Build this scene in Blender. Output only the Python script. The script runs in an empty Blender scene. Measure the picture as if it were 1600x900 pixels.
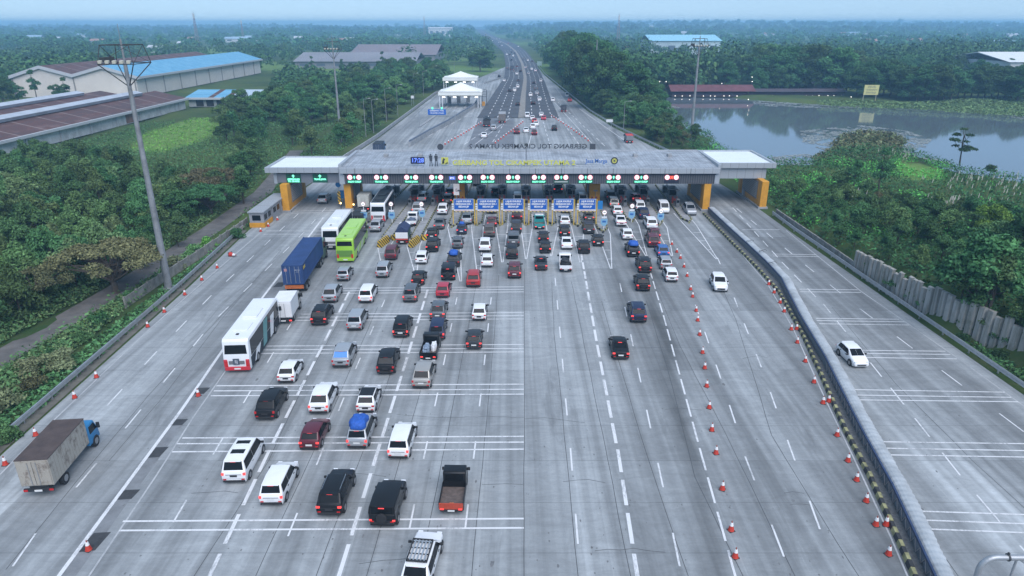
import bpy, bmesh, math, random
import numpy as np
from mathutils import Vector, Matrix

# ---------------------------------------------------------------- camera, sky, sun, exposure
scene = bpy.context.scene
COL = scene.collection
FPX, CAMH = 1067.0, 32.0
PITCH = math.atan(414 / FPX)
CP, SP = math.cos(PITCH), math.sin(PITCH)
cam_data = bpy.data.cameras.new('camera')
cam_data.sensor_width = 36.0
cam_data.lens = 36.0 * FPX / 1600.0
cam_data.clip_start = 0.5
cam_data.clip_end = 30000
cam = bpy.data.objects.new('camera', cam_data)
COL.objects.link(cam)
cam.location = (0, 0, CAMH)
cam.rotation_euler = (math.pi / 2 - PITCH, 0, 0)
scene.camera = cam

SUN_EL, SUN_AZ = math.radians(52), math.radians(158)     # soft overcast daylight from behind the camera
world = bpy.data.worlds.new('World')
scene.world = world
world.use_nodes = True
wnt = world.node_tree
sky = wnt.nodes.new('ShaderNodeTexSky')
sky.sky_type = 'NISHITA'
sky.sun_disc = False
sky.sun_elevation = SUN_EL
sky.sun_rotation = SUN_AZ
sky.air_density = 0.6
sky.dust_density = 0.0
sky.ozone_density = 4.0
bg = wnt.nodes['Background']
wnt.links.new(sky.outputs[0], bg.inputs['Color'])
bg.inputs['Strength'].default_value = 0.018
veil = wnt.nodes.new('ShaderNodeBackground')            # thin even cloud cover
veil.inputs['Color'].default_value = (.405, .625, .90, 1)
veil.inputs['Strength'].default_value = 0.24
addw = wnt.nodes.new('ShaderNodeAddShader')
wnt.links.new(bg.outputs[0], addw.inputs[0])
wnt.links.new(veil.outputs[0], addw.inputs[1])
wnt.links.new(addw.outputs[0], wnt.nodes['World Output'].inputs['Surface'])
sun_data = bpy.data.lights.new('sun', 'SUN')
sun_data.energy = 1.35
sun_data.angle = math.radians(60)
sun_data.color = (1.0, 0.965, 0.985)
sun = bpy.data.objects.new('sun', sun_data)
COL.objects.link(sun)
sd = Vector((math.sin(SUN_AZ) * math.cos(SUN_EL), math.cos(SUN_AZ) * math.cos(SUN_EL), math.sin(SUN_EL)))
sun.rotation_euler = sd.to_track_quat('Z', 'Y').to_euler()
scene.view_settings.view_transform = 'Standard'
scene.view_settings.look = 'None'
scene.view_settings.exposure = 1.42
scene.view_settings.gamma = 1.0
scene.render.engine = 'CYCLES'
cy = scene.cycles
cy.use_denoising = True
cy.max_bounces = 5
cy.diffuse_bounces = 2
cy.glossy_bounces = 3
cy.transmission_bounces = 2
cy.volume_bounces = 2
cy.transparent_max_bounces = 4
cy.caustics_reflective = False
cy.caustics_refractive = False
HAZE_DENSITY = 0.00038
HAZE_COLOR = (0.36, 0.68, 1.0)

R = math.radians
rnd = random.Random(7)

# ---------------------------------------------------------------- survey: photograph readings to metres on the ground
def G(x, y, z=0.0):
    u, v = (x - 800) / FPX, (y - 450) / FPX
    t = (CAMH - z) / (SP + v * CP)
    return (u * t, (CP - v * SP) * t)
def ZAT(y, Y):
    v = (y - 450) / FPX
    return CAMH - Y * (SP + v * CP) / (CP - v * SP)
def XAT(x, Y, z=0.0):
    return (x - 800) / FPX * (Y * CP + (CAMH - z) * SP)
def GP(pts, z=0.0):
    return [G(x, y, z) for x, y in pts]
def interp(t, xs, ys):
    return float(np.interp(t, xs, ys))

# ---------------------------------------------------------------- materials
MATS = {}
def mat(name, color=(.5, .5, .5), rough=.6, metal=0.0, emit=None, estr=0.0, var=0.0, vscale=4.0, spec=.5, coat=0.0, island=0.0, bump=0.0, bscale=20.0):
    if name in MATS:
        return MATS[name]
    m = bpy.data.materials.new(name)
    m.use_nodes = True
    nt = m.node_tree
    b = nt.nodes['Principled BSDF']
    b.inputs['Base Color'].default_value = (*color, 1)
    b.inputs['Roughness'].default_value = rough
    b.inputs['Metallic'].default_value = metal
    b.inputs['Specular IOR Level'].default_value = spec
    b.inputs['Coat Weight'].default_value = coat
    if emit:
        b.inputs['Emission Color'].default_value = (*emit, 1)
        b.inputs['Emission Strength'].default_value = estr
    if var or island:
        tc = nt.nodes.new('ShaderNodeTexCoord')
        hsv = nt.nodes.new('ShaderNodeHueSaturation')
        hsv.inputs['Color'].default_value = (*color, 1)
        last = None
        if var:
            n = nt.nodes.new('ShaderNodeTexNoise')
            n.inputs['Scale'].default_value = vscale
            n.inputs['Detail'].default_value = 6
            n.inputs['Roughness'].default_value = .65
            nt.links.new(tc.outputs['Object'], n.inputs['Vector'])
            mr = nt.nodes.new('ShaderNodeMapRange')
            mr.inputs['From Min'].default_value = .3
            mr.inputs['From Max'].default_value = .7
            mr.inputs['To Min'].default_value = 1 - var
            mr.inputs['To Max'].default_value = 1 + var
            nt.links.new(n.outputs['Fac'], mr.inputs['Value'])
            last = mr.outputs[0]
        if island:
            gm = nt.nodes.new('ShaderNodeNewGeometry')
            mr2 = nt.nodes.new('ShaderNodeMapRange')
            mr2.inputs['To Min'].default_value = 1 - island
            mr2.inputs['To Max'].default_value = 1 + island
            nt.links.new(gm.outputs['Random Per Island'], mr2.inputs['Value'])
            if last:
                mu = nt.nodes.new('ShaderNodeMath')
                mu.operation = 'MULTIPLY'
                nt.links.new(last, mu.inputs[0])
                nt.links.new(mr2.outputs[0], mu.inputs[1])
                last = mu.outputs[0]
            else:
                last = mr2.outputs[0]
            oi = nt.nodes.new('ShaderNodeObjectInfo')
            mr3 = nt.nodes.new('ShaderNodeMapRange')
            mr3.inputs['To Min'].default_value = .47
            mr3.inputs['To Max'].default_value = .53
            nt.links.new(oi.outputs['Random'], mr3.inputs['Value'])
            nt.links.new(mr3.outputs[0], hsv.inputs['Hue'])
            mr4 = nt.nodes.new('ShaderNodeMapRange')
            mr4.inputs['To Min'].default_value = .7
            mr4.inputs['To Max'].default_value = 1.35
            nt.links.new(oi.outputs['Random'], mr4.inputs['Value'])
            mu = nt.nodes.new('ShaderNodeMath')
            mu.operation = 'MULTIPLY'
            nt.links.new(last, mu.inputs[0])
            nt.links.new(mr4.outputs[0], mu.inputs[1])
            last = mu.outputs[0]
        nt.links.new(last, hsv.inputs['Value'])
        nt.links.new(hsv.outputs['Color'], b.inputs['Base Color'])
    if bump:
        tc = nt.nodes.new('ShaderNodeTexCoord')
        n = nt.nodes.new('ShaderNodeTexNoise')
        n.inputs['Scale'].default_value = bscale
        n.inputs['Detail'].default_value = 5
        nt.links.new(tc.outputs['Object'], n.inputs['Vector'])
        bp = nt.nodes.new('ShaderNodeBump')
        bp.inputs['Strength'].default_value = bump
        nt.links.new(n.outputs['Fac'], bp.inputs['Height'])
        nt.links.new(bp.outputs['Normal'], b.inputs['Normal'])
    MATS[name] = m
    return m

class NT:
    """tiny helper for node set-ups"""
    def __init__(s, m):
        s.nt = m.node_tree
        s.b = s.nt.nodes['Principled BSDF']
        s.tc = s.nt.nodes.new('ShaderNodeTexCoord')
    def link(s, a, b): s.nt.links.new(a, b)
    def mapping(s, scale, rot=0.0):
        m = s.nt.nodes.new('ShaderNodeMapping')
        m.inputs['Scale'].default_value = scale
        m.inputs['Rotation'].default_value = (0, 0, rot)
        s.link(s.tc.outputs['Object'], m.inputs['Vector'])
        return m.outputs[0]
    def noise(s, vec, scale=1.0, detail=6, rough=.6, dist=0.0):
        n = s.nt.nodes.new('ShaderNodeTexNoise')
        n.inputs['Scale'].default_value = scale
        n.inputs['Detail'].default_value = detail
        n.inputs['Roughness'].default_value = rough
        n.inputs['Distortion'].default_value = dist
        s.link(vec, n.inputs['Vector'])
        return n.outputs['Fac']
    def rng(s, v, a, b, c, d):
        m = s.nt.nodes.new('ShaderNodeMapRange')
        for k, x in zip(('From Min', 'From Max', 'To Min', 'To Max'), (a, b, c, d)):
            m.inputs[k].default_value = x
        s.link(v, m.inputs['Value'])
        return m.outputs[0]
    def math(s, op, a, b=None, c=None):
        m = s.nt.nodes.new('ShaderNodeMath')
        m.operation = op
        for i, x in enumerate((a, b, c)):
            if x is None: continue
            if isinstance(x, (int, float)): m.inputs[i].default_value = x
            else: s.link(x, m.inputs[i])
        return m.outputs[0]
    def mix(s, f, a, b):
        m = s.nt.nodes.new('ShaderNodeMix')
        m.data_type = 'RGBA'
        for i, x in ((0, f), (6, a), (7, b)):
            if isinstance(x, (int, float)): m.inputs[i].default_value = x
            elif isinstance(x, tuple): m.inputs[i].default_value = (*x, 1)
            else: s.link(x, m.inputs[i])
        return m.outputs[2]
    def sep(s, vec=None):
        m = s.nt.nodes.new('ShaderNodeSeparateXYZ')
        s.link(vec or s.tc.outputs['Object'], m.inputs[0])
        return m.outputs
    def bump(s, h, st):
        bp = s.nt.nodes.new('ShaderNodeBump')
        bp.inputs['Strength'].default_value = st
        bp.inputs['Distance'].default_value = .05
        s.link(h, bp.inputs['Height'])
        s.link(bp.outputs['Normal'], s.b.inputs['Normal'])

def concrete_mat(name, base, stain, dark=1.0):
    m = mat(name, base, .85, spec=.3)
    n = NT(m)
    big = n.noise(n.mapping((.03, .018, 1)), 1.0, 5, .6, .4)
    slab = n.noise(n.mapping((.10, .012, 1)), 1.0, 4, .55)
    broom = n.noise(n.mapping((.55, 5.0, 1)), 1.0, 6, .75, .5)
    track = n.noise(n.mapping((1.1, .012, 1), R(2)), 1.0, 3, .5)
    fine = n.noise(n.mapping((3, 3, 3)), 1.0, 6, .75)
    swirl = n.noise(n.mapping((.22, .5, 1)), 1.0, 6, .7, 1.8)
    v = n.math('MULTIPLY', n.rng(big, .3, .7, 1 - .2 * stain, 1 + .18 * stain), n.rng(slab, .3, .7, 1 - .2 * stain, 1 + .17 * stain))
    v = n.math('MULTIPLY', v, n.rng(broom, .3, .7, .94, 1.06))
    v = n.math('MULTIPLY', v, n.rng(track, .3, .7, 1 - .27 * stain, 1 + .12))
    v = n.math('MULTIPLY', v, n.rng(fine, .3, .7, .92, 1.08))
    v = n.math('MULTIPLY', v, n.rng(swirl, .3, .7, .86, 1.12))
    xyz = n.sep()
    # cross joints every 5 m, slightly wavy
    j = n.math('FRACT', n.math('DIVIDE', xyz[1], 5.0))
    jd = n.math('LESS_THAN', j, .012)
    panel = n.nt.nodes.new('ShaderNodeTexWhiteNoise')
    panel.noise_dimensions = '2D'
    fl = n.nt.nodes.new('ShaderNodeCombineXYZ')
    n.link(n.math('FLOOR', n.math('DIVIDE', n.math('ADD', xyz[0], 2.1), 4.2)), fl.inputs[0])
    n.link(n.math('FLOOR', n.math('DIVIDE', xyz[1], 15.0)), fl.inputs[1])
    n.link(fl.outputs[0], panel.inputs['Vector'])
    v = n.math('MULTIPLY', v, n.rng(panel.outputs['Value'], 0, 1, .85, 1.12))
    v = n.math('MULTIPLY', v, n.rng(jd, 0, 1, 1, .72))
    wob = n.noise(n.mapping((.05, .05, 1)), 1.0, 4, .6)
    for (bx, bs, bw, bst) in ((9.6, .105, .9, .52), (7.4, .085, 3.0, .26), (13.2, .11, 1.6, .2), (20.6, .13, 2.0, .36), (43.0, 0, 2.3, .42), (39.0, 0, .7, .18), (33.0, .05, .6, -.12), (4.4, .02, 1.1, -.16), (-6.0, .0, 1.2, .14), (-14.4, -.02, 1.0, .16), (-24.0, -.05, 1.0, .14), (-34.5, -.05, 1.5, -.12)):
        d_ = n.math('SUBTRACT', n.math('SUBTRACT', xyz[0], n.math('MULTIPLY_ADD', xyz[1], bs, bx)), n.rng(wob, .3, .7, -.8, .8))
        g_ = n.math('POWER', 2.718, n.math('MULTIPLY', n.math('MULTIPLY', d_, d_), -1.0 / (bw * bw)))
        g_ = n.math('MULTIPLY', g_, n.rng(big, .3, .7, .45, 1.25))
        v = n.math('MULTIPLY', v, n.math('SUBTRACT', 1.0, n.math('MULTIPLY', g_, bst)))
    hsv = n.nt.nodes.new('ShaderNodeHueSaturation')
    hsv.inputs['Color'].default_value = (*base, 1)
    n.link(v, hsv.inputs['Value'])
    # oil stain blotches
    blot = n.noise(n.mapping((.35, .06, 1)), 1.0, 5, .7, .8)
    f = n.rng(blot, .56, .74, 0, .6 * stain)
    n.link(n.mix(f, hsv.outputs['Color'], tuple(c * .45 for c in base)), n.b.inputs['Base Color'])
    n.link(n.rng(broom, .3, .7, .75, .95), n.b.inputs['Roughness'])
    n.bump(broom, .25)
    return m

# ---------------------------------------------------------------- mesh builder
class MB:
    def __init__(s, org=(0, 0, 0)):
        s.v, s.f, s.m, s.org = [], [], [], Vector(org)
    def add(s, verts, faces, mi=0):
        o = len(s.v)
        s.v += [tuple(Vector(p) - s.org) for p in verts]
        s.f += [tuple(i + o for i in f) for f in faces]
        s.m += [mi] * len(faces)
        return s
    def quad(s, a, b, c, d, mi=0): return s.add([a, b, c, d], [(0, 1, 2, 3)], mi)
    def poly(s, pts, mi=0): return s.add(pts, [tuple(range(len(pts)))], mi)
    def box(s, x0, x1, y0, y1, z0, z1, mi=0):
        v = [(x0, y0, z0), (x1, y0, z0), (x1, y1, z0), (x0, y1, z0), (x0, y0, z1), (x1, y0, z1), (x1, y1, z1), (x0, y1, z1)]
        return s.add(v, [(3, 2, 1, 0), (4, 5, 6, 7), (0, 1, 5, 4), (1, 2, 6, 5), (2, 3, 7, 6), (3, 0, 4, 7)], mi)
    def hexa(s, b4, t4, mi=0):
        return s.add(list(b4) + list(t4), [(3, 2, 1, 0), (4, 5, 6, 7), (0, 1, 5, 4), (1, 2, 6, 5), (2, 3, 7, 6), (3, 0, 4, 7)], mi)
    def tube(s, p, q, r, n=8, r2=None, mi=0, cap=True):
        p, q = Vector(p), Vector(q)
        d = (q - p).normalized()
        a = d.orthogonal().normalized()
        b = d.cross(a)
        r2 = r if r2 is None else r2
        vs = []
        for c, rr in ((p, r), (q, r2)):
            for i in range(n):
                t = 2 * math.pi * i / n
                vs.append(c + (a * math.cos(t) + b * math.sin(t)) * rr)
        fs = [(i, (i + 1) % n, n + (i + 1) % n, n + i) for i in range(n)]
        if cap: fs += [tuple(range(n - 1, -1, -1)), tuple(range(n, 2 * n))]
        return s.add(vs, fs, mi)
    def path(s, pts, r, n=8, mi=0):
        for a, b in zip(pts, pts[1:]): s.tube(a, b, r, n, None, mi)
        return s
    def prism(s, prof, axis, a, b, mi=0):
        """profile of 2-D points swept from a to b along an axis"""
        n = len(prof)
        def P(p, t):
            return {'x': (t, p[0], p[1]), 'y': (p[0], t, p[1]), 'z': (p[0], p[1], t)}[axis]
        vs = [P(p, a) for p in prof] + [P(p, b) for p in prof]
        fs = [(i, (i + 1) % n, n + (i + 1) % n, n + i) for i in range(n)] + [tuple(range(n - 1, -1, -1)), tuple(range(n, 2 * n))]
        return s.add(vs, fs, mi)
    def lathe(s, prof, n=12, mi=0, c=(0, 0, 0)):
        vs, fs = [], []
        for r, z in prof:
            for i in range(n):
                t = 2 * math.pi * i / n
                vs.append((c[0] + r * math.cos(t), c[1] + r * math.sin(t), c[2] + z))
        for k in range(len(prof) - 1):
            for i in range(n):
                fs.append((k * n + i, k * n + (i + 1) % n, (k + 1) * n + (i + 1) % n, (k + 1) * n + i))
        fs.append(tuple(range(n - 1, -1, -1)))
        fs.append(tuple(range((len(prof) - 1) * n, len(prof) * n)))
        return s.add(vs, fs, mi)
    def mesh(s, name, mats, bevel=0.0, seg=2, smooth=False, fixn=True):
        me = bpy.data.meshes.new(name)
        me.from_pydata(s.v, [], s.f)
        ml = mats if isinstance(mats, (list, tuple)) else [mats]
        for m in ml: me.materials.append(m)
        me.polygons.foreach_set('material_index', s.m)
        if bevel or fixn:
            bm = bmesh.new()
            bm.from_mesh(me)
            if fixn: bmesh.ops.recalc_face_normals(bm, faces=bm.faces)
            if bevel:
                es = [e for e in bm.edges if len(e.link_faces) == 2 and e.calc_face_angle(0) > R(22)]
                bmesh.ops.bevel(bm, geom=es, offset=bevel, segments=seg, profile=.5, affect='EDGES', clamp_overlap=True)
            bm.to_mesh(me)
            bm.free()
        if smooth:
            me.polygons.foreach_set('use_smooth', [True] * len(me.polygons))
        me.update()
        return me
    def obj(s, name, mats, parent=None, bevel=0.0, smooth=False, fixn=True, loc=None, rot=0.0, seg=2):
        o = bpy.data.objects.new(name, s.mesh(name, mats, bevel, seg, smooth, fixn))
        COL.objects.link(o)
        if parent is not None: o.parent = parent
        if loc is not None: o.location = loc
        elif parent is None: o.location = s.org
        if rot: o.rotation_euler = (0, 0, rot)
        return o

def tag(o, label=None, cat=None, group=None, kind=None):
    if label: o['label'] = label
    if cat: o['category'] = cat
    if group: o['group'] = group
    if kind: o['kind'] = kind
    return o
def thing(name, label, cat, loc=(0, 0, 0), rz=0.0, group=None):
    o = bpy.data.objects.new(name, None)
    o.empty_display_size = .3
    COL.objects.link(o)
    o.location = loc
    o.rotation_euler = (0, 0, rz)
    return tag(o, label, cat, group)
def put(name, me, parent=None, m=None, loc=None, rot=None):
    o = bpy.data.objects.new(name, me)
    COL.objects.link(o)
    if parent is not None: o.parent = parent
    if loc is not None: o.location = loc
    if rot is not None: o.rotation_euler = rot
    if m is not None:
        o.material_slots[0].link = 'OBJECT'
        o.material_slots[0].material = m
    return o
def structure(o): return tag(o, kind='structure')

TXT = {}
def text_mesh(s, size, depth=.03, align='CENTER', bold=0.0, space=1.0):
    key = (s, size, depth, align, bold, space)
    if key in TXT: return TXT[key]
    c = bpy.data.curves.new('lettering', 'FONT')
    c.body = s
    c.size = size
    c.extrude = depth
    c.align_x = align
    c.align_y = 'CENTER'
    c.offset = bold
    c.space_character = space
    c.resolution_u = 3
    o = bpy.data.objects.new('lettering', c)
    COL.objects.link(o)
    dg = bpy.context.evaluated_depsgraph_get()
    me = bpy.data.meshes.new_from_object(o.evaluated_get(dg))
    bpy.data.objects.remove(o)
    bpy.data.curves.remove(c)
    TXT[key] = me
    return me
def text(name, s, size, m, loc, parent=None, rot=(R(90), 0, 0), depth=.03, bold=0.0, mirror=False, space=1.0, fit=None):
    me = text_mesh(s, size, depth, 'CENTER', bold, space).copy()
    me.materials.clear()
    me.materials.append(m)
    o = put(name, me, parent, None, loc, rot)
    xs = [v.co.x for v in me.vertices]
    w = max(xs) - min(xs)
    k = (fit / w) if fit else 1.0
    o.scale = (-k if mirror else k, 1, 1)
    return o
def strip_pts(pts, w, z, mb, mi=0):
    """flat ribbon of width w along world points"""
    pts = [Vector((p[0], p[1])) for p in pts]
    L, Rr = [], []
    for i, p in enumerate(pts):
        d = (pts[min(i + 1, len(pts) - 1)] - pts[max(i - 1, 0)]).normalized()
        n = Vector((-d.y, d.x)) * w / 2
        L.append((p.x + n.x, p.y + n.y, z)); Rr.append((p.x - n.x, p.y - n.y, z))
    for i in range(len(pts) - 1):
        mb.quad(Rr[i], Rr[i + 1], L[i + 1], L[i], mi)
def resample(pts, step):
    out = [Vector(pts[0])]
    for a, b in zip(pts, pts[1:]):
        a, b = Vector(a), Vector(b)
        n = max(1, int((b - a).length / step))
        for k in range(1, n + 1): out.append(a.lerp(b, k / n))
    return out
def walk(pts, step):
    """evenly spaced (point, direction) along a polyline"""
    pts = [Vector(p) for p in pts]
    out, carry = [], 0.0
    for a, b in zip(pts, pts[1:]):
        d = b - a
        L = d.length
        d.normalize()
        t = carry
        while t < L:
            out.append((a + d * t, d))
            t += step
        carry = t - L
    return out

# ================================================================ GROUND
LAKE = GP([(1012, 157), (1035, 172), (1040, 185), (1075, 200), (1108, 214), (1125, 236), (1165, 250), (1215, 262), (1268, 256), (1308, 240), (1340, 236), (1420, 240),
           (1465, 256), (1500, 270), (1560, 280), (1700, 300), (1950, 330), (1950, 215), (1700, 190), (1600, 181), (1520, 176), (1440, 170), (1330, 166), (1270, 163), (1180, 157), (1120, 150),
           (1050, 147), (1020, 149)], -1.2)
REED = GP([(1268, 248), (1290, 238), (1300, 225), (1315, 212), (1350, 206), (1395, 210), (1420, 222), (1408, 232), (1402, 246), (1340, 262), (1280, 260)], -1.0)
WALLX = ([40, 55, 61, 63.5, 68.7, 73.7, 88.6, 120, 140], [56.5, 53, 51.4, 50.3, 48.7, 47.6, 46.9, 47.5, 47.5])

def inside(poly, X, Y):
    c = np.zeros(X.shape, bool)
    n = len(poly)
    for i in range(n):
        x1, y1 = poly[i]; x2, y2 = poly[(i + 1) % n]
        k = ((y1 > Y) != (y2 > Y)) & (X < (x2 - x1) * (Y - y1) / (y2 - y1 + 1e-12) + x1)
        c ^= k
    return c
def sstep(a, b, x):
    t = np.clip((x - a) / (b - a), 0, 1)
    return t * t * (3 - 2 * t)
def vnoise(X, Y, s, seed=0):
    return (np.sin(X / s + seed) * np.cos(Y / s * 1.3 + 2 * seed) + .5 * np.sin(X / s * 2.3 + Y / s * 1.7 + seed * 3) + .3 * np.cos(X / s * 4.1 - Y / s * 3.3))
def bank(X, Y):
    wx = np.interp(Y, *WALLX)
    top = np.interp(Y, [40, 70, 88, 105, 125], [4.0, 3.8, 2.7, 1.4, 0.0])
    return top * sstep(0.3, 2.6, X - wx) * (1 - .75 * sstep(30, 75, X - wx))
def height(X, Y):
    X, Y = np.asarray(X, float), np.asarray(Y, float)
    h = -0.06 + bank(X, Y)
    off = sstep(3, 14, np.abs(X - 1.5) - 46)
    h = h + off * (.25 * vnoise(X, Y, 9.0, 1) - .15) * (Y < 2500)
    h = h + sstep(1800, 3900, Y) * (np.interp(X, [-4000, -800, -200, 200, 900, 4000], [4, 6, 2, 20, 25, 22]) + 6 * vnoise(X, Y, 420.0, 2))
    return h
def axis(lo, hi, step, far_lo, far_hi, k=1.12):
    a = list(np.arange(lo, hi + step, step))
    s = step
    while a[-1] < far_hi: s *= k; a.append(a[-1] + s)
    s = step; b = []
    x = lo
    while x > far_lo: s *= k; x -= s; b.append(x)
    return np.array(b[::-1] + a)
gx, gy = axis(-190, 230, 2.5, -5600, 5600), axis(-20, 420, 2.5, -600, 5200)
XX, YY = np.meshgrid(gx, gy)
HH = height(XX, YY)
lk = (inside(LAKE, XX, YY) & ~inside(REED, XX, YY)).astype(float)
core = lk.copy()
for _ in range(2):
    p = np.pad(core, 1, mode='edge')
    core = (p[:-2, 1:-1] + p[2:, 1:-1] + p[1:-1, :-2] + p[1:-1, 2:] + p[1:-1, 1:-1]) / 5
HH = HH * (1 - core) + core * -3.2
reedm = inside(REED, XX, YY)
HH[reedm] = -1.05
ny, nx = XX.shape
verts = np.stack([XX, YY, HH], -1).reshape(-1, 3)
idx = np.arange(ny * nx).reshape(ny, nx)
quads = np.stack([idx[:-1, :-1], idx[:-1, 1:], idx[1:, 1:], idx[1:, :-1]], -1).reshape(-1, 4)
def np_mesh(name, verts, quads, m, smooth=False):
    me = bpy.data.meshes.new(name)
    me.vertices.add(len(verts)); me.vertices.foreach_set('co', np.ascontiguousarray(verts, dtype=np.float32).ravel())
    me.loops.add(quads.size); me.loops.foreach_set('vertex_index', np.ascontiguousarray(quads, dtype=np.int32).ravel())
    me.polygons.add(len(quads)); me.polygons.foreach_set('loop_start', np.arange(0, quads.size, 4, dtype=np.int32))
    if smooth: me.polygons.foreach_set('use_smooth', np.ones(len(quads), bool))
    for x in (m if isinstance(m, (list, tuple)) else [m]): me.materials.append(x)
    me.update(calc_edges=True)
    return me
gm = mat('ground_green', (.05, .085, .028), .95, spec=.1)
n = NT(gm)
a = n.noise(n.mapping((.02, .02, .02)), 1.0, 6, .6)
b = n.noise(n.mapping((.35, .35, .35)), 1.0, 6, .7)
c1 = n.mix(n.rng(a, .38, .62, 0, 1), (.035, .07, .022), (.085, .125, .035))
c2 = n.mix(n.rng(b, .45, .7, 0, .55), c1, (.10, .095, .055))
at_ = n.nt.nodes.new('ShaderNodeAttribute'); at_.attribute_name = 'meadow'
c3 = n.mix(n.rng(b, .35, .65, 0, 1), (.10, .20, .042), (.17, .25, .075))
c2 = n.mix(at_.outputs['Fac'], c2, c3)
n.link(c2, n.b.inputs['Base Color'])
ground = put('ground', np_mesh('ground', verts, quads, gm, True))
structure(ground)
FIELD1 = GP([(200, 232), (235, 203), (300, 186), (352, 182), (345, 205), (300, 226), (250, 240)])
FIELD2 = GP([(405, 152), (420, 137), (500, 130), (548, 134), (530, 147), (460, 157)])
FIELD3 = GP([(1395, 262), (1405, 252), (1440, 252), (1475, 268), (1470, 282), (1420, 284)])
mw = .75 * sstep(.42, .62, vnoise(XX, YY, 130.0, 5) + .6 * vnoise(XX, YY, 47.0, 3)) * (YY > 470)
for f_ in (FIELD1, FIELD2, FIELD3): mw = np.maximum(mw, inside(f_, XX, YY))
p = np.pad(mw, 1, mode='edge'); mw = (p[:-2, 1:-1] + p[2:, 1:-1] + p[1:-1, :-2] + p[1:-1, 2:] + p[1:-1, 1:-1]) / 5
ma = ground.data.attributes.new('meadow', 'FLOAT', 'POINT'); ma.data.foreach_set('value', mw.ravel().astype(np.float32))

# lake water
wm = mat('lake_water', (.12, .15, .165), .05, spec=1.0)
n = NT(wm); n.b.inputs['IOR'].default_value = 2.5
w1 = n.noise(n.mapping((.6, 1.4, 1)), 1.0, 4, .6)
bpn = n.nt.nodes.new('ShaderNodeBump'); bpn.inputs['Strength'].default_value = .05; bpn.inputs['Distance'].default_value = .05
n.link(w1, bpn.inputs['Height']); n.link(bpn.outputs['Normal'], n.b.inputs['Normal'])
xs = [p[0] for p in LAKE]; ys = [p[1] for p in LAKE]
mb = MB(); mb.quad((min(xs) - 6, min(ys) - 6, -1.2), (max(xs), min(ys) - 6, -1.2), (max(xs), max(ys) + 6, -1.2), (min(xs) - 6, max(ys) + 6, -1.2))
structure(mb.obj('lake_water', wm))

# ---------------------------------------------------------------- paved surfaces
conc = concrete_mat('plaza_concrete', (.315, .335, .345), 1.25)
conc2 = concrete_mat('bypass_concrete', (.315, .34, .355), 1.0)
asph = mat('asphalt', (.085, .09, .10), .9, var=.25, vscale=.15, spec=.3)
drain = mat('drain_concrete', (.19, .20, .21), .9, var=.25, vscale=.8)
patch = mat('tar_patch', (.045, .048, .052), .9, var=.3, vscale=2)
def worn_paint(name, c, lo, hi):
    m = mat(name, c, .75)
    n = NT(m)
    a = n.noise(n.mapping((6, 2.2, 1)), 1.0, 6, .8)
    b = n.noise(n.mapping((.35, .22, 1)), 1.0, 4, .6)
    f = n.rng(n.math('ADD', n.math('MULTIPLY', a, .55), n.math('MULTIPLY', b, .45)), lo, hi, 0, .85)
    n.link(n.mix(f, c, (.27, .285, .30)), n.b.inputs['Base Color'])
    return m
white = worn_paint('road_paint', (.66, .67, .68), .5, .62)
faded = worn_paint('road_paint_faded', (.46, .47, .48), .44, .58)
tar = mat('joint_tar', (.07, .075, .08), .9, var=.2, vscale=2)
verge = mat('verge_soil', (.13, .125, .105), .95, var=.35, vscale=.7)

def sheet(name, pts, z, m, zl=None):
    mb = MB(); mb.poly([(p[0], p[1], z) for p in pts])
    o = mb.obj(name, m, fixn=False)
    if o.data.polygons[0].normal.z < 0: o.data.flip_normals()
    return structure(o)
LEFT_EDGE = [(-37.5, -8), (-38.5, 20), (-40.6, 46.3), (-42.0, 83), (-43.6, 109), (-43.0, 140), (-41.5, 175), (-39.8, 205), (-36.5, 341), (-20, 450), (-5.4, 560)]
RIGHT_EDGE = [(49.0, -8), (48.2, 30), (47.2, 56), (46.6, 77), (45.8, 108), (45.5, 130), (43, 165), (38.3, 196), (33.5, 227), (29.6, 270), (27.5, 318), (21.2, 472), (19.5, 600)]
sheet('toll_plaza', LEFT_EDGE + RIGHT_EDGE[::-1], 0.0, conc)
AL = [(-12.6, 252), (-4.8, 449), (-5.4, 601), (-9.7, 841), (-22.9, 1079), (-57, 1624), (-135, 2793), (-259, 5000)]
AR = [(17.0, 252), (17.5, 318), (19.0, 405), (20.4, 601), (17.2, 880), (8.1, 1143), (-28, 1624), (-105, 2793), (-222, 5000)]
mb = MB()
def hz(p, dz): return (p[0], p[1], float(height(p[0], p[1])) + dz if p[1] > 1700 else dz)
ALr, ARr = [], []
for yv in list(range(252, 600, 40)) + list(range(600, 5000, 100)):
    ALr.append((interp(yv, [p[1] for p in AL], [p[0] for p in AL]), yv)); ARr.append((interp(yv, [p[1] for p in AR], [p[0] for p in AR]), yv))
for i in range(len(ALr) - 1):
    mb.quad(hz(ALr[i], .03 + ALr[i][1] * .0004), hz(ARr[i], .03 + ARr[i][1] * .0004), hz(ARr[i + 1], .03 + ALr[i + 1][1] * .0004), hz(ALr[i + 1], .03 + ALr[i + 1][1] * .0004))
structure(mb.obj('highway_asphalt', asph))
# asphalt tongues running from the gate into the outbound carriageway
sheet('asphalt_lane', [G(598, 232), G(825, 232), G(890, 182.6), G(770, 182.6)] if False else [(-12.4, 190), (0.6, 190), (0.6, 251.5), (-12.2, 251.5)], .008, mat('worn_asphalt', (.16, .17, .185), .9, var=.2, vscale=.2))
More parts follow.
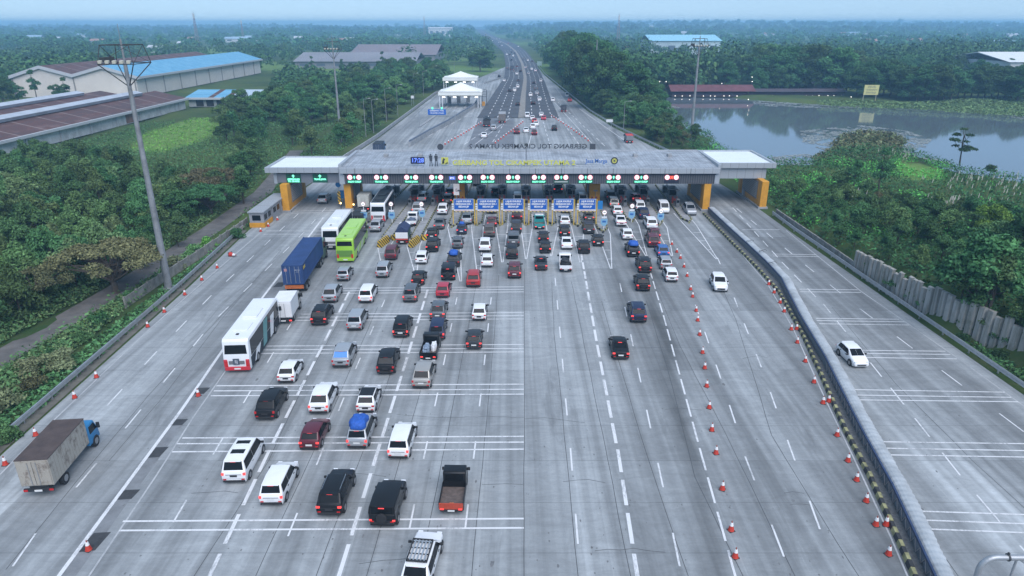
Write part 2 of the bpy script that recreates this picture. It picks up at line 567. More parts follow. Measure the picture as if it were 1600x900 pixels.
# dark strip of the median on the highway
mb = MB()
for i in range(len(ALr) - 1):
    if ALr[i][1] > 2600: break
    q = []
    for k, (fa, fb) in ((i, (.50, .585)), (i + 1, (.50, .585))):
        A, B = ALr[k], ARr[k]
        dz = .05 + A[1] * .0005
        q += [hz((A[0] + (B[0] - A[0]) * fa, A[1]), dz), hz((A[0] + (B[0] - A[0]) * fb, A[1]), dz)]
    mb.quad(q[0], q[1], q[3], q[2])
structure(mb.obj('median_strip', mat('median_paving', (.24, .225, .205), .95, var=.2, vscale=.5)))
# soil beside the service path
PATH = [(-55, 30), (-53.0, 55), (-52.4, 62.6), (-50.8, 82.5), (-50.0, 108.8), (-50.5, 136), (-54, 160), (-58, 185)]
mb = MB(); strip_pts(resample(PATH, 4), 3.6, .012, mb); structure(mb.obj('service_path', mat('path_dirt', (.115, .11, .105), .95, var=.35, vscale=.5)))
mb = MB(); strip_pts([(-38.6, -8), (-39.6, 20), (-41.8, 46.3), (-43.3, 83), (-44.9, 109)], 2.0, .006, mb); structure(mb.obj('verge_strip', verge))
# drain strip with patched slabs
DR = GP([(104, 900), (292, 640), (358, 544), (447, 430), (505, 357)])
mb = MB(); strip_pts(DR, 1.15, .004, mb); structure(mb.obj('drain_strip', drain))
mb = MB()
for x, y, l in ((279, 660, .9), (245, 707, 1.3), (200, 773, 1.0), (147, 847, 1.6), (314, 611, 1.1), (437, 445, 1.6), (480, 392, 1.0)):
    X, Y = G(x, y); l *= .6
    mb.poly([(X - .62, Y - l, .009), (X + .5, Y - l * .8, .009), (X + .6, Y + l, .009), (X - .5, Y + l * .9, .009)])
structure(mb.obj('tar_patches', patch))

# ---------------------------------------------------------------- painted markings
mk, fd = MB(), MB()
def dashes(px, on, per, w, off=0.0, ymax=110.0, mb_=None):
    pts = GP(px)
    for (p, d) in walk(pts, per):
        if p.y > ymax: continue
        q = p + d * (on * (1 + rnd.uniform(-.04, .02)))
        strip_pts([p, q], w, .012, mb_ or mk)
def solid(px, w, mb_=None, z=.012):
    strip_pts(GP(px), w, z, mb_ or mk)
for l in ([(318, 920), (423, 699), (510, 528), (547, 453)], [(528, 905), (588, 712), (629, 582), (667, 457)], [(999, 920), (968, 720), (932, 533), (908, 396)]):
    dashes(l, 3.0, 3.85, .27)
dashes([(1153, 915), (1092, 696), (1040, 505), (1017, 428)], 3.0, 3.85, .16)
TH = [([(20, 885), (36, 862), (202, 662), (334, 502), (475, 363), (515, 318)], 3.0, 7.9), ([(100, 715), (137, 667), (247, 547), (324, 468), (440, 358), (490, 312)], 3.0, 7.9),
      ([(450, 838), (498, 718), (553, 583), (598, 476)], 2.4, 7.9), ([(271, 816), (328, 719), (408, 583), (471, 478)], 2.4, 7.9), ([(640, 825), (662, 717), (691, 580), (713, 470)], 2.4, 7.9),
      ([(727, 825), (740, 716), (755.5, 579), (767, 470)], 2.4, 7.9), ([(903, 850), (894, 735), (885, 637), (876, 530), (866, 420)], 3, 7.9),
      ([(1062, 885), (1047, 813), (1005, 615), (968, 440)], 3, 7.9), ([(1225, 870), (1175, 741), (1127, 594), (1088, 480)], 3, 7.9), ([(1281, 827), (1237, 706), (1190, 575), (1142, 452), (1120, 400)], 3, 7.9),
      ([(1640, 905), (1600, 860), (1502, 745), (1409, 628), (1293, 483), (1225, 413), (1150, 330)], 3, 5.2), ([(1600, 675), (1481, 586), (1343, 482), (1257, 413), (1205, 370), (1150, 325)], 3, 7.9)]
for l, on, per in TH:
    dashes(l, on, per, .13, ymax=122)
solid([(70, 930), (92, 900), (284, 640), (350, 544), (452, 410), (505, 340)], .28)
solid([(-10, 752), (67, 673), (156, 588), (235, 513), (340, 421), (420, 352)], .12, fd)
solid([(110, 935), (139, 900), (245, 742), (302, 652), (352, 580)], .13, fd)
solid([(1640, 664), (1592, 629), (1497, 560), (1345, 455), (1228, 360)], .14, fd)
solid([(1420, 905), (1392, 840), (1335, 718), (1290, 625), (1240, 515), (1200, 445), (1110, 340)], .12, fd)
for ys, xl in (((810.5, 825), (192, 186)), ((682, 691, 702), (285, 277, 269)), ((600.4, 608.4, 616), (338, 334, 329)), ((538.4, 544.4, 550), (395, 390, 385)), ((488.4, 493.3, 498.4), (470, 465, 460)), ((448.2, 452.2, 456.2), (512, 508, 503))):
    for y, x in zip(ys, xl): solid([(x, y + (4.2 if y > 700 else 2.6)), (818.4, y)], .17 if y > 600 else .15, z=.016)
for (a, b) in (((416, 361), (505, 361)), ((412, 366), (505, 366)), ((457, 330), (530, 329)), ((455, 333), (530, 332)),
               ((1379, 690.5), (1640, 694)), ((1385, 700.5), (1640, 705)), ((1391, 711), (1640, 715)), ((1439, 799), (1640, 805.5)), ((1446, 813), (1640, 820)), ((1454, 827), (1640, 834)),
               ((1335, 609), (1570, 613)), ((1339, 617.5), (1580, 621)), ((1343, 625), (1591, 628)), ((1302, 547), (1477, 549)), ((1305, 552), (1485, 554)), ((1307, 558), (1495, 561)),
               ((1275, 497.5), (1405, 499)), ((1276, 501), (1413, 503)), ((1280, 506), (1420, 508)), ((1249, 452), (1340, 453)), ((1250, 456), (1345, 457)), ((1207, 397), (1275, 398)), ((1208, 400), (1280, 401)), ((1160, 359), (1218, 359))):
    solid([a, b], .14, z=.016)
# lane lines beyond the gate and on the highway
for l in ([(725, 232), (800, 180), (826, 110)][0:0],):
    pass
for fx in (.13, .25, .375, .67, .79, .91):
    pts = []
    for k in range(len(ALr)):
        if ALr[k][1] > 900: break
        A, B = ALr[k], ARr[k]; pts.append((A[0] + (B[0] - A[0]) * fx, A[1]))
    for (p, d) in walk(pts, 11.0):
        strip_pts([p, p + d * 5], .3, .06 + p.y * .0006, mk)
for l in ([(725, 226), (790, 183)], [(765, 230), (803, 167)], [(640, 228), (735, 178)], [(860, 228), (846, 182)], [(905, 226), (850, 150)], [(945, 228), (872, 160)]):
    dashes(l, 5, 9, .2, ymax=400)
for l in ([(742, 226), (800, 182)], [(825, 230), (838, 182)], [(925, 224), (848, 140)], [(985, 226), (905, 170)]):
    solid(l, .18, z=.028)
# tapering line pairs at the island noses
for (tip, base, nose) in (((720, 440), (709, 356), 1), ((748, 440), (746, 356), 1), ((785, 410), (784, 354), 1), ((822, 405), (823, 354), 1), ((861, 400), (863, 354), 1), ((907, 410), (903, 358), 1), ((955, 420), (944, 366), 1), ((1010, 400), (989, 352), 1), ((1050, 400), (1033, 356), 1), ((1120, 405), (1079, 352), 1), ((600, 430), (600, 384), 1), ((650, 430), (646, 384), 1)):
    bx, by = G(*base); tx, ty = G(*tip)
    for s in (-1, 1):
        strip_pts([(tx + s * .09, ty), (bx + s * 1.0, by), (bx + s * 1.1, by + 8)], .14, .020, mk)
    for k in range(1, 4):
        f = k / 4
        strip_pts([(tx + (bx - tx) * f - f * .9, ty + (by - ty) * f), (tx + (bx - tx) * f + f * .9, ty + (by - ty) * f)], .14, .024, mk)
structure(mk.obj('lane_markings', white, fixn=False))
structure(fd.obj('edge_lines', faded, fixn=False))
jt = MB()
for l in ([(818.7, 920), (819.7, 420)], [(735, 915), (757, 690), (773, 520), (779, 430)], [(651, 915), (699, 680), (724, 549), (745, 440)], [(488, 915), (570, 697), (640, 500)], [(569, 915), (626, 717), (680, 530), (700, 470)],
          [(392, 915), (520, 640), (590, 480)], [(905, 915), (882, 680), (866, 520), (862, 440)], [(988, 915), (942, 680), (905, 500), (893, 440)], [(1080, 915), (1010, 710), (960, 540), (940, 470)],
          [(1168, 915), (1086, 745), (1050, 600), (1010, 470)], [(1249, 915), (1135, 680), (1062, 540), (1030, 460)], [(1352, 915), (1310, 850), (1257, 765), (1206, 680), (1150, 500), (1120, 430)],
          [(300, 905), (420, 720), (480, 590), (560, 450)], [(10, 890), (120, 752), (230, 620), (330, 510), (430, 405)], [(170, 720), (255, 620), (345, 500), (440, 390)], [(1500, 905), (1420, 790), (1340, 670), (1280, 560)], [(1640, 830), (1520, 720), (1400, 600), (1300, 480)]):
    pts = resample(GP(l), 3.0)
    pts = [(p.x + rnd.uniform(-.035, .035), p.y) for p in pts]
    strip_pts(pts, .045, .005, jt)
for l in ([(819, 655), (850, 652), (880, 656), (914, 660)], [(620, 648), (700, 653), (760, 651), (818, 652)], [(1224, 771), (1240, 769), (1256, 770)], [(1236, 788), (1250, 787), (1268, 789)], [(1040, 640), (1066, 638), (1096, 641)], [(752, 757), (790, 756), (818, 757)], [(880, 752), (920, 750), (946, 754)], [(1160, 560), (1186, 556), (1200, 560)], [(520, 742), (560, 740), (604, 744)], [(560, 880), (600, 876), (640, 872), (660, 873)], [(930, 860), (990, 858), (1040, 862)], [(300, 770), (350, 768), (372, 770)]):
    pts = [(p.x + rnd.uniform(-.05, .05), p.y + rnd.uniform(-.07, .07)) for p in resample(GP(l), .8)]
    strip_pts(pts, .04, .0065, jt)
structure(jt.obj('joint_lines', tar, fixn=False))
sp = MB()
for k in range(420):
    xp, yp = rnd.uniform(150, 1500), 380 + 520 * rnd.random() ** .7
    X, Y = G(xp, yp)
    if not (-30 < X < 46): continue
    r = rnd.uniform(.02, .075) * (2.2 if rnd.random() < .08 else 1)
    st = rnd.uniform(1, 2.6); a0 = rnd.uniform(0, 6)
    sp.poly([(X + r * math.cos(a0 + t) * rnd.uniform(.6, 1.2), Y + st * r * math.sin(a0 + t) * rnd.uniform(.6, 1.2), .0075) for t in np.linspace(0, 6.28, 8)[:-1]])
o = structure(sp.obj('oil_specks', mat('oil_speck', (.15, .155, .16), .8, var=.3, vscale=3), fixn=False))

# ================================================================ BARRIERS AND KERBS
steel = mat('galvanised_steel', (.50, .53, .56), .45, .7, var=.15, vscale=2)
grey_conc = mat('grey_concrete', (.30, .31, .32), .9, var=.25, vscale=.8)
old_conc = mat('weathered_concrete', (.24, .235, .215), .95, var=.45, vscale=.9)
yel = mat('yellow_paint', (.28, .272, .14), .9, var=.5, vscale=1.5)
blk = mat('black_paint', (.035, .037, .04), .8, var=.3, vscale=3)
amber = mat('amber_paint', (.62, .29, .025), .6, var=.18, vscale=.6)

def guardrail(pts, label, z=0.0, side=1):
    root = thing('guardrail', label, 'guardrail', (pts[0][0], pts[0][1], 0))
    rail, posts = MB(root.location), []
    P = resample([(p[0], p[1], 0) for p in pts], 4.0)
    for a, b in zip(P, P[1:]):
        for zz in (.78, .52):
            d = (b - a).normalized(); nn = Vector((-d.y, d.x, 0)) * .05
            q = [a + nn, b + nn, b - nn, a - nn]
            rail.hexa([(v.x, v.y, zz - .11) for v in q], [(v.x, v.y, zz + .11) for v in q])
    rail.obj('rail', steel, root)
    pm = MB(); pm.box(-.06, .06, -.06, .06, 0, .72)
    me = pm.mesh('post', steel)
    for i, p in enumerate(P):
        if i % 1 == 0 and i < 60: put('post', me, root, None, Vector((p.x + side * .14, p.y, 0)) - root.location)
    return root
guardrail([(-38.8, 0), (-39.9, 20), (-41.5, 46.3), (-42.9, 83), (-44.5, 109)], 'galvanised double rail guardrail along the tree side bypass lanes', side=-1)
guardrail([(49.4, 0), (48.6, 30), (47.6, 55), (47.0, 77), (46.2, 108), (46.3, 118)], 'galvanised double rail guardrail below the sheet pile wall', side=1)
guardrail([(43.6, 168), (38.9, 196), (34.1, 227), (30.2, 270), (28.2, 318), (22, 472), (20.5, 600)], 'grey guardrail curving along the highway shoulder by the woods', side=1)

# low panel wall beside the forest
root = thing('panel_wall', 'low weathered concrete panel wall beside the bypass lanes under the trees', 'wall', (-46.4, 78, 0))
W = resample([(-46.6, 76, 0), (-46.3, 84, 0), (-45.6, 94, 0), (-44.9, 112, 0)], 2.4)
wall_mb = MB(root.location)
for a, b in zip(W, W[1:]):
    d = (b - a).normalized(); nn = Vector((-d.y, d.x, 0)) * .08
    q = [a + nn, b + nn - d * .1, b - nn - d * .1, a - nn]
    wall_mb.hexa([(v.x, v.y, -.1) for v in q], [(v.x, v.y, 1.25 + rnd.uniform(-.05, .05)) for v in q])
wall_mb.obj('wall_panel', old_conc, root, fixn=True)
pm = MB(); pm.box(-.11, .11, -.11, .11, -.1, 1.4); me = pm.mesh('post', old_conc)
for p in W: put('post', me, root, None, p - root.location)

# corrugated sheet pile retaining wall on the other side
root = thing('sheet_pile_wall', 'tall pale corrugated concrete sheet pile wall holding the wooded bank', 'wall', (47, 88, 0))
mb = MB(root.location)
pile = mat('pile_concrete', (.33, .325, .305), .95, var=.3, vscale=.8)
n = NT(pile)
sa = n.noise(n.mapping((1.6, 1.6, .12)), 1.0, 6, .75); sb = n.noise(n.mapping((.5, .5, .35)), 1.0, 5, .7)
cc = n.mix(n.rng(sa, .4, .66, 0, .85), (.40, .39, .365), (.15, .15, .125)); cc = n.mix(n.rng(sb, .5, .68, 0, .6), cc, (.12, .13, .09))
n.link(cc, n.b.inputs['Base Color'])
rw_ = random.Random(4)
yv = 40.0
prof_ = ((0, 0), (.10, -.30), (.66, -.30), (.76, 0), (.92, 0))
while yv < 89:
    top = interp(yv, [40, 70, 88, 105], [4.3, 4.05, 2.95, 1.6]) + rw_.uniform(-.12, .12)
    lean = rw_.uniform(-.06, .06)
    if rw_.random() < .07: top -= .5
    P_ = []
    for (dy, dx) in prof_:
        x = interp(yv + dy, *WALLX) + .45 + dx + lean
        P_.append((x, yv + dy))
    for (a, b) in zip(P_, P_[1:]):
        mb.quad((a[0], a[1], -.2), (b[0], b[1], -.2), (b[0], b[1], top), (a[0], a[1], top))
    mb.poly([(p[0], p[1], top) for p in P_] + [(P_[-1][0] + .16, P_[-1][1], top), (P_[0][0] + .16, P_[0][1], top)])
    yv += .93
mb.obj('wall_face', pile, root)
mb = MB(root.location)
W2 = [(46.0, 89, 0), (45.9, 100, 0), (45.6, 118, 0)]
for a, b in zip(resample(W2, 2.4), resample(W2, 2.4)[1:]):
    mb.box(min(a.x, b.x) + 1.2, max(a.x, b.x) + 1.36, a.y, b.y - .08, -.1, 1.3)
mb.obj('low_wall', old_conc, root)

# median between the plaza and the lake side bypass: striped kerb, strip, fence and ribbed arched cover
KERB = [(22.5, 22, 0), (25.0, 33.3, 0), (27.0, 42.8, 0), (28.0, 49.1, 0), (30.0, 58.5, 0), (31.9, 67.9, 0), (34.0, 80.9, 0), (34.3, 89.9, 0), (34.3, 100.5, 0), (34.4, 119.4, 0)]
TUBE = [(24.0, 22, 0), (26.3, 32.3, 0), (28.2, 40.8, 0), (29.3, 47.3, 0), (30.0, 51.0, 0), (32.0, 61.0, 0), (33.6, 71.4, 0), (35.0, 78.8, 0), (36.0, 84, 0), (36.3, 90.8, 0), (36.3, 98.6, 0), (36.2, 106.9, 0), (36.2, 120.5, 0)]
root = thing('striped_kerb', 'kerb of alternating black and dull yellow blocks along the median barrier', 'kerb', (25, 33.3, 0))
mb = MB(root.location)
for i, (p, d) in enumerate(walk(KERB, .62)):
    nn = Vector((-d.y, d.x, 0)) * .2
    a, b = p, p + d * .6
    q = [a + nn, b + nn, b - nn, a - nn]; q2 = [a + nn * .6, b + nn * .6, b - nn * .6, a - nn * .6]
    mb.hexa([(v.x, v.y, 0) for v in q], [(v.x, v.y, .34 + .03 * math.sin(i * 1.7)) for v in q2], i % 2)
mb.obj('kerb_block', [yel, blk], root)
root = thing('median_barrier', 'long median barrier with navy fence rail and ribbed pale arched cover', 'barrier', (26.3, 32.3, 0))
T = resample(TUBE, .28)
cover = mat('ribbed_cover', (.37, .40, .42), .85, 0, var=.25, vscale=.6)
navy = mat('navy_steel', (.03, .05, .11), .5, var=.2, vscale=1)
mesh_grey = mat('fence_mesh', (.16, .17, .19), .7, var=.35, vscale=6)
mb = MB(root.location)
vs, fs = [], []
NS = 11
for i, p in enumerate(T):
    d = (T[min(i + 1, len(T) - 1)] - T[max(i - 1, 0)]).normalized(); nn = Vector((d.y, -d.x, 0))
    r = .60 + (.03 if i % 2 else -.02) + .025 * math.sin(p.y * .7) + .02 * math.sin(p.y * 2.3)
    for k in range(NS):
        t = math.pi * (1.12 - 1.24 * k / (NS - 1))
        vs.append(Vector((p.x, p.y, 0)) + nn * (r * math.cos(t)) + Vector((0, 0, .58 + .40 * (r / .6) * math.sin(t))))
for i in range(len(T) - 1):
    for k in range(NS - 1):
        fs.append((i * NS + k, (i + 1) * NS + k, (i + 1) * NS + k + 1, i * NS + k + 1))
mb.add(vs, fs)
mb.obj('ribbed_cover', cover, root, fixn=False, smooth=False)
base = MB(root.location); rail = MB(root.location); fence = MB(root.location)
T2 = resample(TUBE, 2.0)
for a, b in zip(T2, T2[1:]):
    d = (b - a).normalized(); nn = Vector((d.y, -d.x, 0))
    def slab(m_, o0, o1, z0, z1):
        q = [a + nn * o0, b + nn * o0, b + nn * o1, a + nn * o1]
        m_.hexa([(v.x, v.y, z0) for v in q], [(v.x, v.y, z1) for v in q])
    slab(base, -.56, .56, 0, .5)
    slab(fence, -.72, -.66, 0, .8)
    slab(rail, -.76, -.62, .8, .96)
base.obj('base_block', grey_conc, root); fence.obj('fence_panel', mesh_grey, root); rail.obj('top_rail', navy, root)
mb = MB(root.location)
for i, (p, d) in enumerate(walk(TUBE, .5)):          # criss-cross braces on the fence face
    if p.y > 60: break
    nn = Vector((d.y, -d.x, 0)); q = p - nn * .76
    s = .22 if i % 2 else -.22
    mb.tube((q.x - d.x * s, q.y - d.y * s, .08), (q.x + d.x * s, q.y + d.y * s, .77), .022, 4)
mb.obj('lattice', mat('lattice_metal', (.42, .38, .37), .6, .2), root)
mb = MB(); 
KT = [((k.x + t.x) / 2 - .25, k.y) for k, t in zip(resample(KERB, 3), resample(KERB, 3))]
strip_pts([(p.x + .75, p.y) for p in resample(KERB, 3)], 1.1, .02, mb)
structure(mb.obj('median_gravel', mat('median_gravel', (.13, .135, .14), .95, var=.4, vscale=4)))
# loose wire loops on the cover
for (x, y) in ((1172, 377), (1192, 392), (1207, 411)):
    X, Y = G(x, y, 1.2)
    mb = MB((X, Y, 1.1))
    pts = [(X + .55 * math.cos(t) , Y + .25 * math.sin(t), 1.1 + .16 * math.sin(2 * t) + .1) for t in np.linspace(0, 5, 12)]
    mb.path([Vector(p) for p in pts], .025, 5)
    o = mb.obj('cable_loop', blk)
    tag(o, {1172: 'loose black cable loop on the ribbed cover closest to the gate', 1192: 'loose black cable loop on the ribbed cover, middle one of three', 1207: 'loose black cable loop on the ribbed cover where the barrier bends'}[x], 'cable', 'cable loops on the median cover')

# far inner concrete barrier curving round the side toll
mb = MB((-33, 175, 0))
root = thing('barrier_wall', 'pale concrete barrier wall with dark top curving round the side toll plaza', 'wall', (-33, 175, 0))
CW = [Vector((x, y, 0)) for x, y in GP([(640, 229), (672, 210), (700, 195), (725, 179), (742, 168), (748, 158)])]
top = MB(root.location)
for a, b in zip(resample(CW, 3), resample(CW, 3)[1:]):
    d = (b - a).normalized(); nn = Vector((d.y, -d.x, 0))
    for m_, w, z0, z1 in ((mb, .3, 0, 1.3), (top, .16, 1.3, 1.75)):
        q = [a + nn * w, b + nn * w, b - nn * w, a - nn * w]
        m_.hexa([(v.x, v.y, z0) for v in q], [(v.x, v.y, z1) for v in q])
mb.org = root.location
mb2 = MB(root.location); mb2.v = mb.v; mb2.f = mb.f; mb2.m = mb.m
o = mb2.obj('wall', grey_conc, root)
top.obj('top_panel', mat('barrier_panel', (.15, .18, .23), .7, var=.2, vscale=1), root)
for nm, lab, pts, hgt in (('edge_wall', 'pale low concrete wall at the forest edge beyond the gate', [(-44.2, 118), (-43.5, 140), (-42.0, 175), (-40.3, 205), (-37.0, 341), (-21, 450)], 1.1),
                          ('edge_wall', 'grey kerb wall between highway asphalt and side toll ramp', [(x, y) for x, y in GP([(757, 131), (785, 122)])], .8)):
    root = thing(nm, lab, 'wall', (pts[0][0], pts[0][1], 0))
    m_ = MB(root.location)
    P = resample([(p[0], p[1], 0) for p in pts], 4)
    for a, b in zip(P, P[1:]):
        d = (b - a).normalized(); nn = Vector((d.y, -d.x, 0)) * .15
        q = [a + nn, b + nn, b - nn, a - nn]
        m_.hexa([(v.x, v.y, 0) for v in q], [(v.x, v.y, hgt) for v in q])
    m_.obj('wall', grey_conc, root)

# ================================================================ VEHICLES
PAINT = {'white': (.78, .79, .80), 'silver': (.40, .42, .44), 'grey': (.13, .14, .15), 'black': (.012, .013, .015), 'dark grey': (.045, .05, .055), 'maroon': (.10, .012, .022), 'red': (.38, .02, .02),
         'crimson': (.42, .03, .055), 'navy': (.02, .03, .07), 'blue': (.03, .12, .35), 'teal': (.03, .27, .27), 'beige': (.42, .40, .37), 'brown': (.10, .085, .075), 'green': (.05, .16, .08)}
def paint(c):
    met = .35 if c in ('silver', 'grey', 'beige', 'dark grey') else 0.0
    return mat('paint_' + c.replace(' ', '_'), PAINT[c], .35, met, coat=.3 if c not in ('black', 'dark grey', 'navy', 'brown') else .08, var=.05, vscale=.8, spec=.5 if c not in ('black', 'dark grey', 'navy') else .25)
glass = mat('car_glass', (.010, .012, .014), .14, spec=.2)
rubber = mat('tyre_rubber', (.022, .022, .024), .9, var=.2, vscale=6)
alloy = mat('alloy_rim', (.34, .35, .37), .4, .7)
plast = mat('black_plastic', (.022, .023, .025), .7, var=.15, vscale=4)
plate_w = mat('plate_white', (.70, .71, .70), .6)
plate_b = mat('plate_black', (.03, .03, .035), .6)
lampr = mat('tail_lamp', (.35, .012, .015), .25, emit=(1, .06, .06), estr=.06)
lampr_on = mat('brake_lamp', (.6, .03, .03), .3, emit=(1, .07, .06), estr=.5)
lampw = mat('head_lamp', (.75, .77, .8), .15)
tarp_blue = mat('blue_tarp', (.02, .10, .42), .7, var=.3, vscale=5, bump=.6, bscale=6)
chrome = mat('chrome_trim', (.55, .56, .58), .25, .9)

def car_spec(kind):
    # L, W, belt, roof, (rear slope y), roof rear y, roof front y, cowl y, hood nose z, sill
    return {'hatch': (3.9, 1.68, .95, 1.50, .12, .62, 2.15, 3.0, .82, .2), 'mpv': (4.4, 1.74, 1.02, 1.70, .08, .42, 2.75, 3.5, .9, .22), 'suv': (4.55, 1.84, 1.08, 1.72, .12, .62, 2.75, 3.45, 1.0, .28),
            'sedan': (4.45, 1.74, .95, 1.46, .95, 1.55, 2.6, 3.4, .82, .2), 'van': (4.0, 1.66, 1.05, 1.88, .05, .20, 2.95, 3.72, .95, .25), 'jeep': (4.25, 1.86, 1.15, 1.86, .04, .10, 2.75, 3.0, 1.08, .4),
            'bigvan': (4.9, 1.85, 1.1, 1.9, .08, .40, 3.45, 4.2, 1.0, .2),
            'mpvb': (4.5, 1.80, 1.08, 1.72, .20, .80, 2.65, 3.35, 1.0, .26), 'hatchb': (3.65, 1.65, 1.0, 1.56, .05, .30, 2.1, 2.8, .94, .2), 'suvb': (4.3, 1.78, 1.05, 1.66, .22, .85, 2.5, 3.2, .98, .28)}[kind]
CARS = {}
def car_proto(kind):
    if kind in CARS: return CARS[kind]
    L, W, belt, roof, y1, y2, y3, y4, nose, sill = car_spec(kind)
    w = W / 2
    wr = w * (.93 if kind in ('jeep', 'van') else .80)
    sed = kind == 'sedan'
    st = [(0.0, sill + .12, belt - .22, w * .93, w * .84), (.07, sill, belt + .02 if not sed else belt, w * .97, w * .88)]
    if sed: st.append((y1 - .1, sill, belt + .05, w, w * .88))
    else: st.append((y1 + .06, sill, belt + .05, w * .98, w * .90))
    st += [(y2, sill, roof - .05, w, wr * .97), ((y2 * .55 + y3 * .45), sill, roof, w, wr), (y3, sill, roof - .06, w, wr * .97), (y4, sill, belt + .04, w, w * .88), (L - .30, sill, nose, w * .96, w * .82), (L, sill + .1, nose - .24, w * .84, w * .72)]
    P = []
    for (y, zl, zt, wb, wt) in st:
        zm = zl + (min(belt, zt) - zl) * .5
        zb = min(belt, zt - .10)
        P.append([Vector((wb * .93, y, zl)), Vector((wb, y, zm)), Vector((wb * .985, y, zb)), Vector((wt, y, zt)), Vector((0, y, zt + .025))])
    mb = MB()
    ring = lambda s: s + [Vector((-p.x, p.y, p.z)) for p in s[-2::-1]]
    rings = [ring(s) for s in P]
    for a, b in zip(rings, rings[1:]):
        for k in range(8): mb.quad(a[k], a[k + 1], b[k + 1], b[k])
        mb.quad(a[8], a[0], b[0], b[8])
    mb.poly(rings[0]); mb.poly(rings[-1][::-1])
    me = bpy.data.meshes.new('body')
    me.from_pydata(mb.v, [], mb.f)
    bm = bmesh.new(); bm.from_mesh(me)
    bmesh.ops.remove_doubles(bm, verts=bm.verts, dist=.0005)
    bmesh.ops.recalc_face_normals(bm, faces=bm.faces)
    es = [e for e in bm.edges if len(e.link_faces) == 2 and e.calc_face_angle(0) > R(14)]
    bmesh.ops.bevel(bm, geom=es, offset=.06, segments=3, profile=.5, affect='EDGES', clamp_overlap=True)
    for f in bm.faces: f.smooth = True
    bm.to_mesh(me); bm.free()
    me.materials.append(paint('white'))
    i1, i2, i3, i4 = 2, 3, 5, 6
    def panel(q, ix, iy, off, th=.0):
        a, b, c, d = [Vector(v) for v in q]
        def bl(s, t): return (a * (1 - s) + b * s) * (1 - t) + (d * (1 - s) + c * s) * t
        n_ = (b - a).cross(d - a).normalized()
        m_ = MB()
        N = 3
        g = [[bl(ix + (1 - 2 * ix) * i / N, iy[0] + (1 - iy[0] - iy[1]) * j / N) + n_ * off for i in range(N + 1)] for j in range(N + 1)]
        for j in range(N):
            for i in range(N): m_.quad(g[j][i], g[j][i + 1], g[j + 1][i + 1], g[j + 1][i])
        return m_
    def cm(p): return Vector((-p.x, p.y, p.z))
    A, B, C, D = P[i1], P[i2], P[i3], P[i4]
    parts = []          # (name, mesh, role, location, parent index)
    parts.append(('body', me, 'paint', None, None))
    rw = panel([cm(A[3]), A[3], B[3], cm(B[3])], .07, (.06, .08), .022)
    parts.append(('rear_window', rw.mesh('rear_window', glass), None, None, None))
    ws = panel([D[3], cm(D[3]), cm(C[3]), C[3]], .06, (.05, .06), .022)
    parts.append(('windscreen', ws.mesh('windscreen', glass), None, None, None))
    ym = (y2 + y3) / 2
    for sx in (1, -1):
        fx = (lambda p: Vector((p.x * sx, p.y, p.z)))
        def at(y, top):
            seg = [B, P[4], C]
            k = 3 if top else 2
            for s0, s1 in zip(seg, seg[1:]):
                if s0[k].y - .001 <= y <= s1[k].y + .001:
                    t = (y - s0[k].y) / max(1e-6, s1[k].y - s0[k].y)
                    return s0[k].lerp(s1[k], t)
            return seg[0][k] if y < seg[0][k].y else seg[-1][k]
        for (ya, yb, yta, ytb) in ((y2 - (.0 if sed else .16), ym - .005, y2 + .03, ym - .005), (ym + .005, y3 + (y4 - y3) * .72, ym + .005, y3 + .02)):
            a0 = at(max(ya, y2), False).copy(); a0.y = ya
            b0 = at(min(yb, y3), False).copy(); b0.y = yb
            q = [a0, b0, at(ytb, True), at(yta, True)]
            q = [fx(v) for v in q]
            if sx < 0: q = [q[1], q[0], q[3], q[2]]
            sw = panel(q, .008, (.06, .10), .018)
            parts.append(('side_window', sw.mesh('side_window', glass), None, None, None))
    # lights
    lz = belt - (.16 if not kind == 'jeep' else .38)
    for sx in (1, -1):
        m_ = MB(); li = .74 if kind in ('mpv', 'mpvb', 'bigvan', 'van', 'jeep') else .66; m_.box(min(sx * w * li, sx * w * .955), max(sx * w * li, sx * w * .955), -.012, .22, lz - (.07 if kind not in ('mpv', 'mpvb', 'bigvan') else .13), lz + .09)
        parts.append(('tail_light', m_.mesh('tail_light', lampr, .03), 'tail', None, None))
        m_ = MB(); m_.box(min(sx * w * .5, sx * w * .86), max(sx * w * .5, sx * w * .86), L - .30, L - .06, nose - .23, nose - .07)
        parts.append(('headlight', m_.mesh('headlight', lampw, .03), None, None, None))
        m_ = MB(); m_.box(min(sx * w * .98, sx * (w + .2)), max(sx * w * .98, sx * (w + .2)), y3 + (y4 - y3) * .45, y3 + (y4 - y3) * .45 + .12, belt - .02, belt + .16)
        parts.append(('mirror', m_.mesh('mirror', plast, .03), None, None, None))
    m_ = MB(); m_.box(-.26, .26, -.03, .04, belt - .40, belt - .26)
    parts.append(('number_plate', m_.mesh('number_plate', plate_w), 'plate', None, None))
    m_ = MB(); m_.box(-w * .88, w * .88, -.035, .3, sill + .04, sill + .22); 
    parts.append(('bumper', m_.mesh('bumper', plast, .03), None, None, None))
    m_ = MB(); m_.box(-w * .55, w * .55, L - .1, L + .015, sill + .16, nose - .32)
    parts.append(('grille', m_.mesh('grille', plast, .02), None, None, None))
    rr = .33 if kind not in ('jeep', 'suv') else .37
    tm = MB(); tm.prism([(rr * math.cos(t), rr * math.sin(t)) for t in np.linspace(0, 2 * math.pi, 20, endpoint=False)], 'x', -.11, .11)
    tyre = tm.mesh('tyre', rubber, .025)
    rm = MB(); rm.prism([(rr * .62 * math.cos(t), rr * .62 * math.sin(t)) for t in np.linspace(0, 2 * math.pi, 14, endpoint=False)], 'x', -.122, .122)
    rim = rm.mesh('rim', alloy)
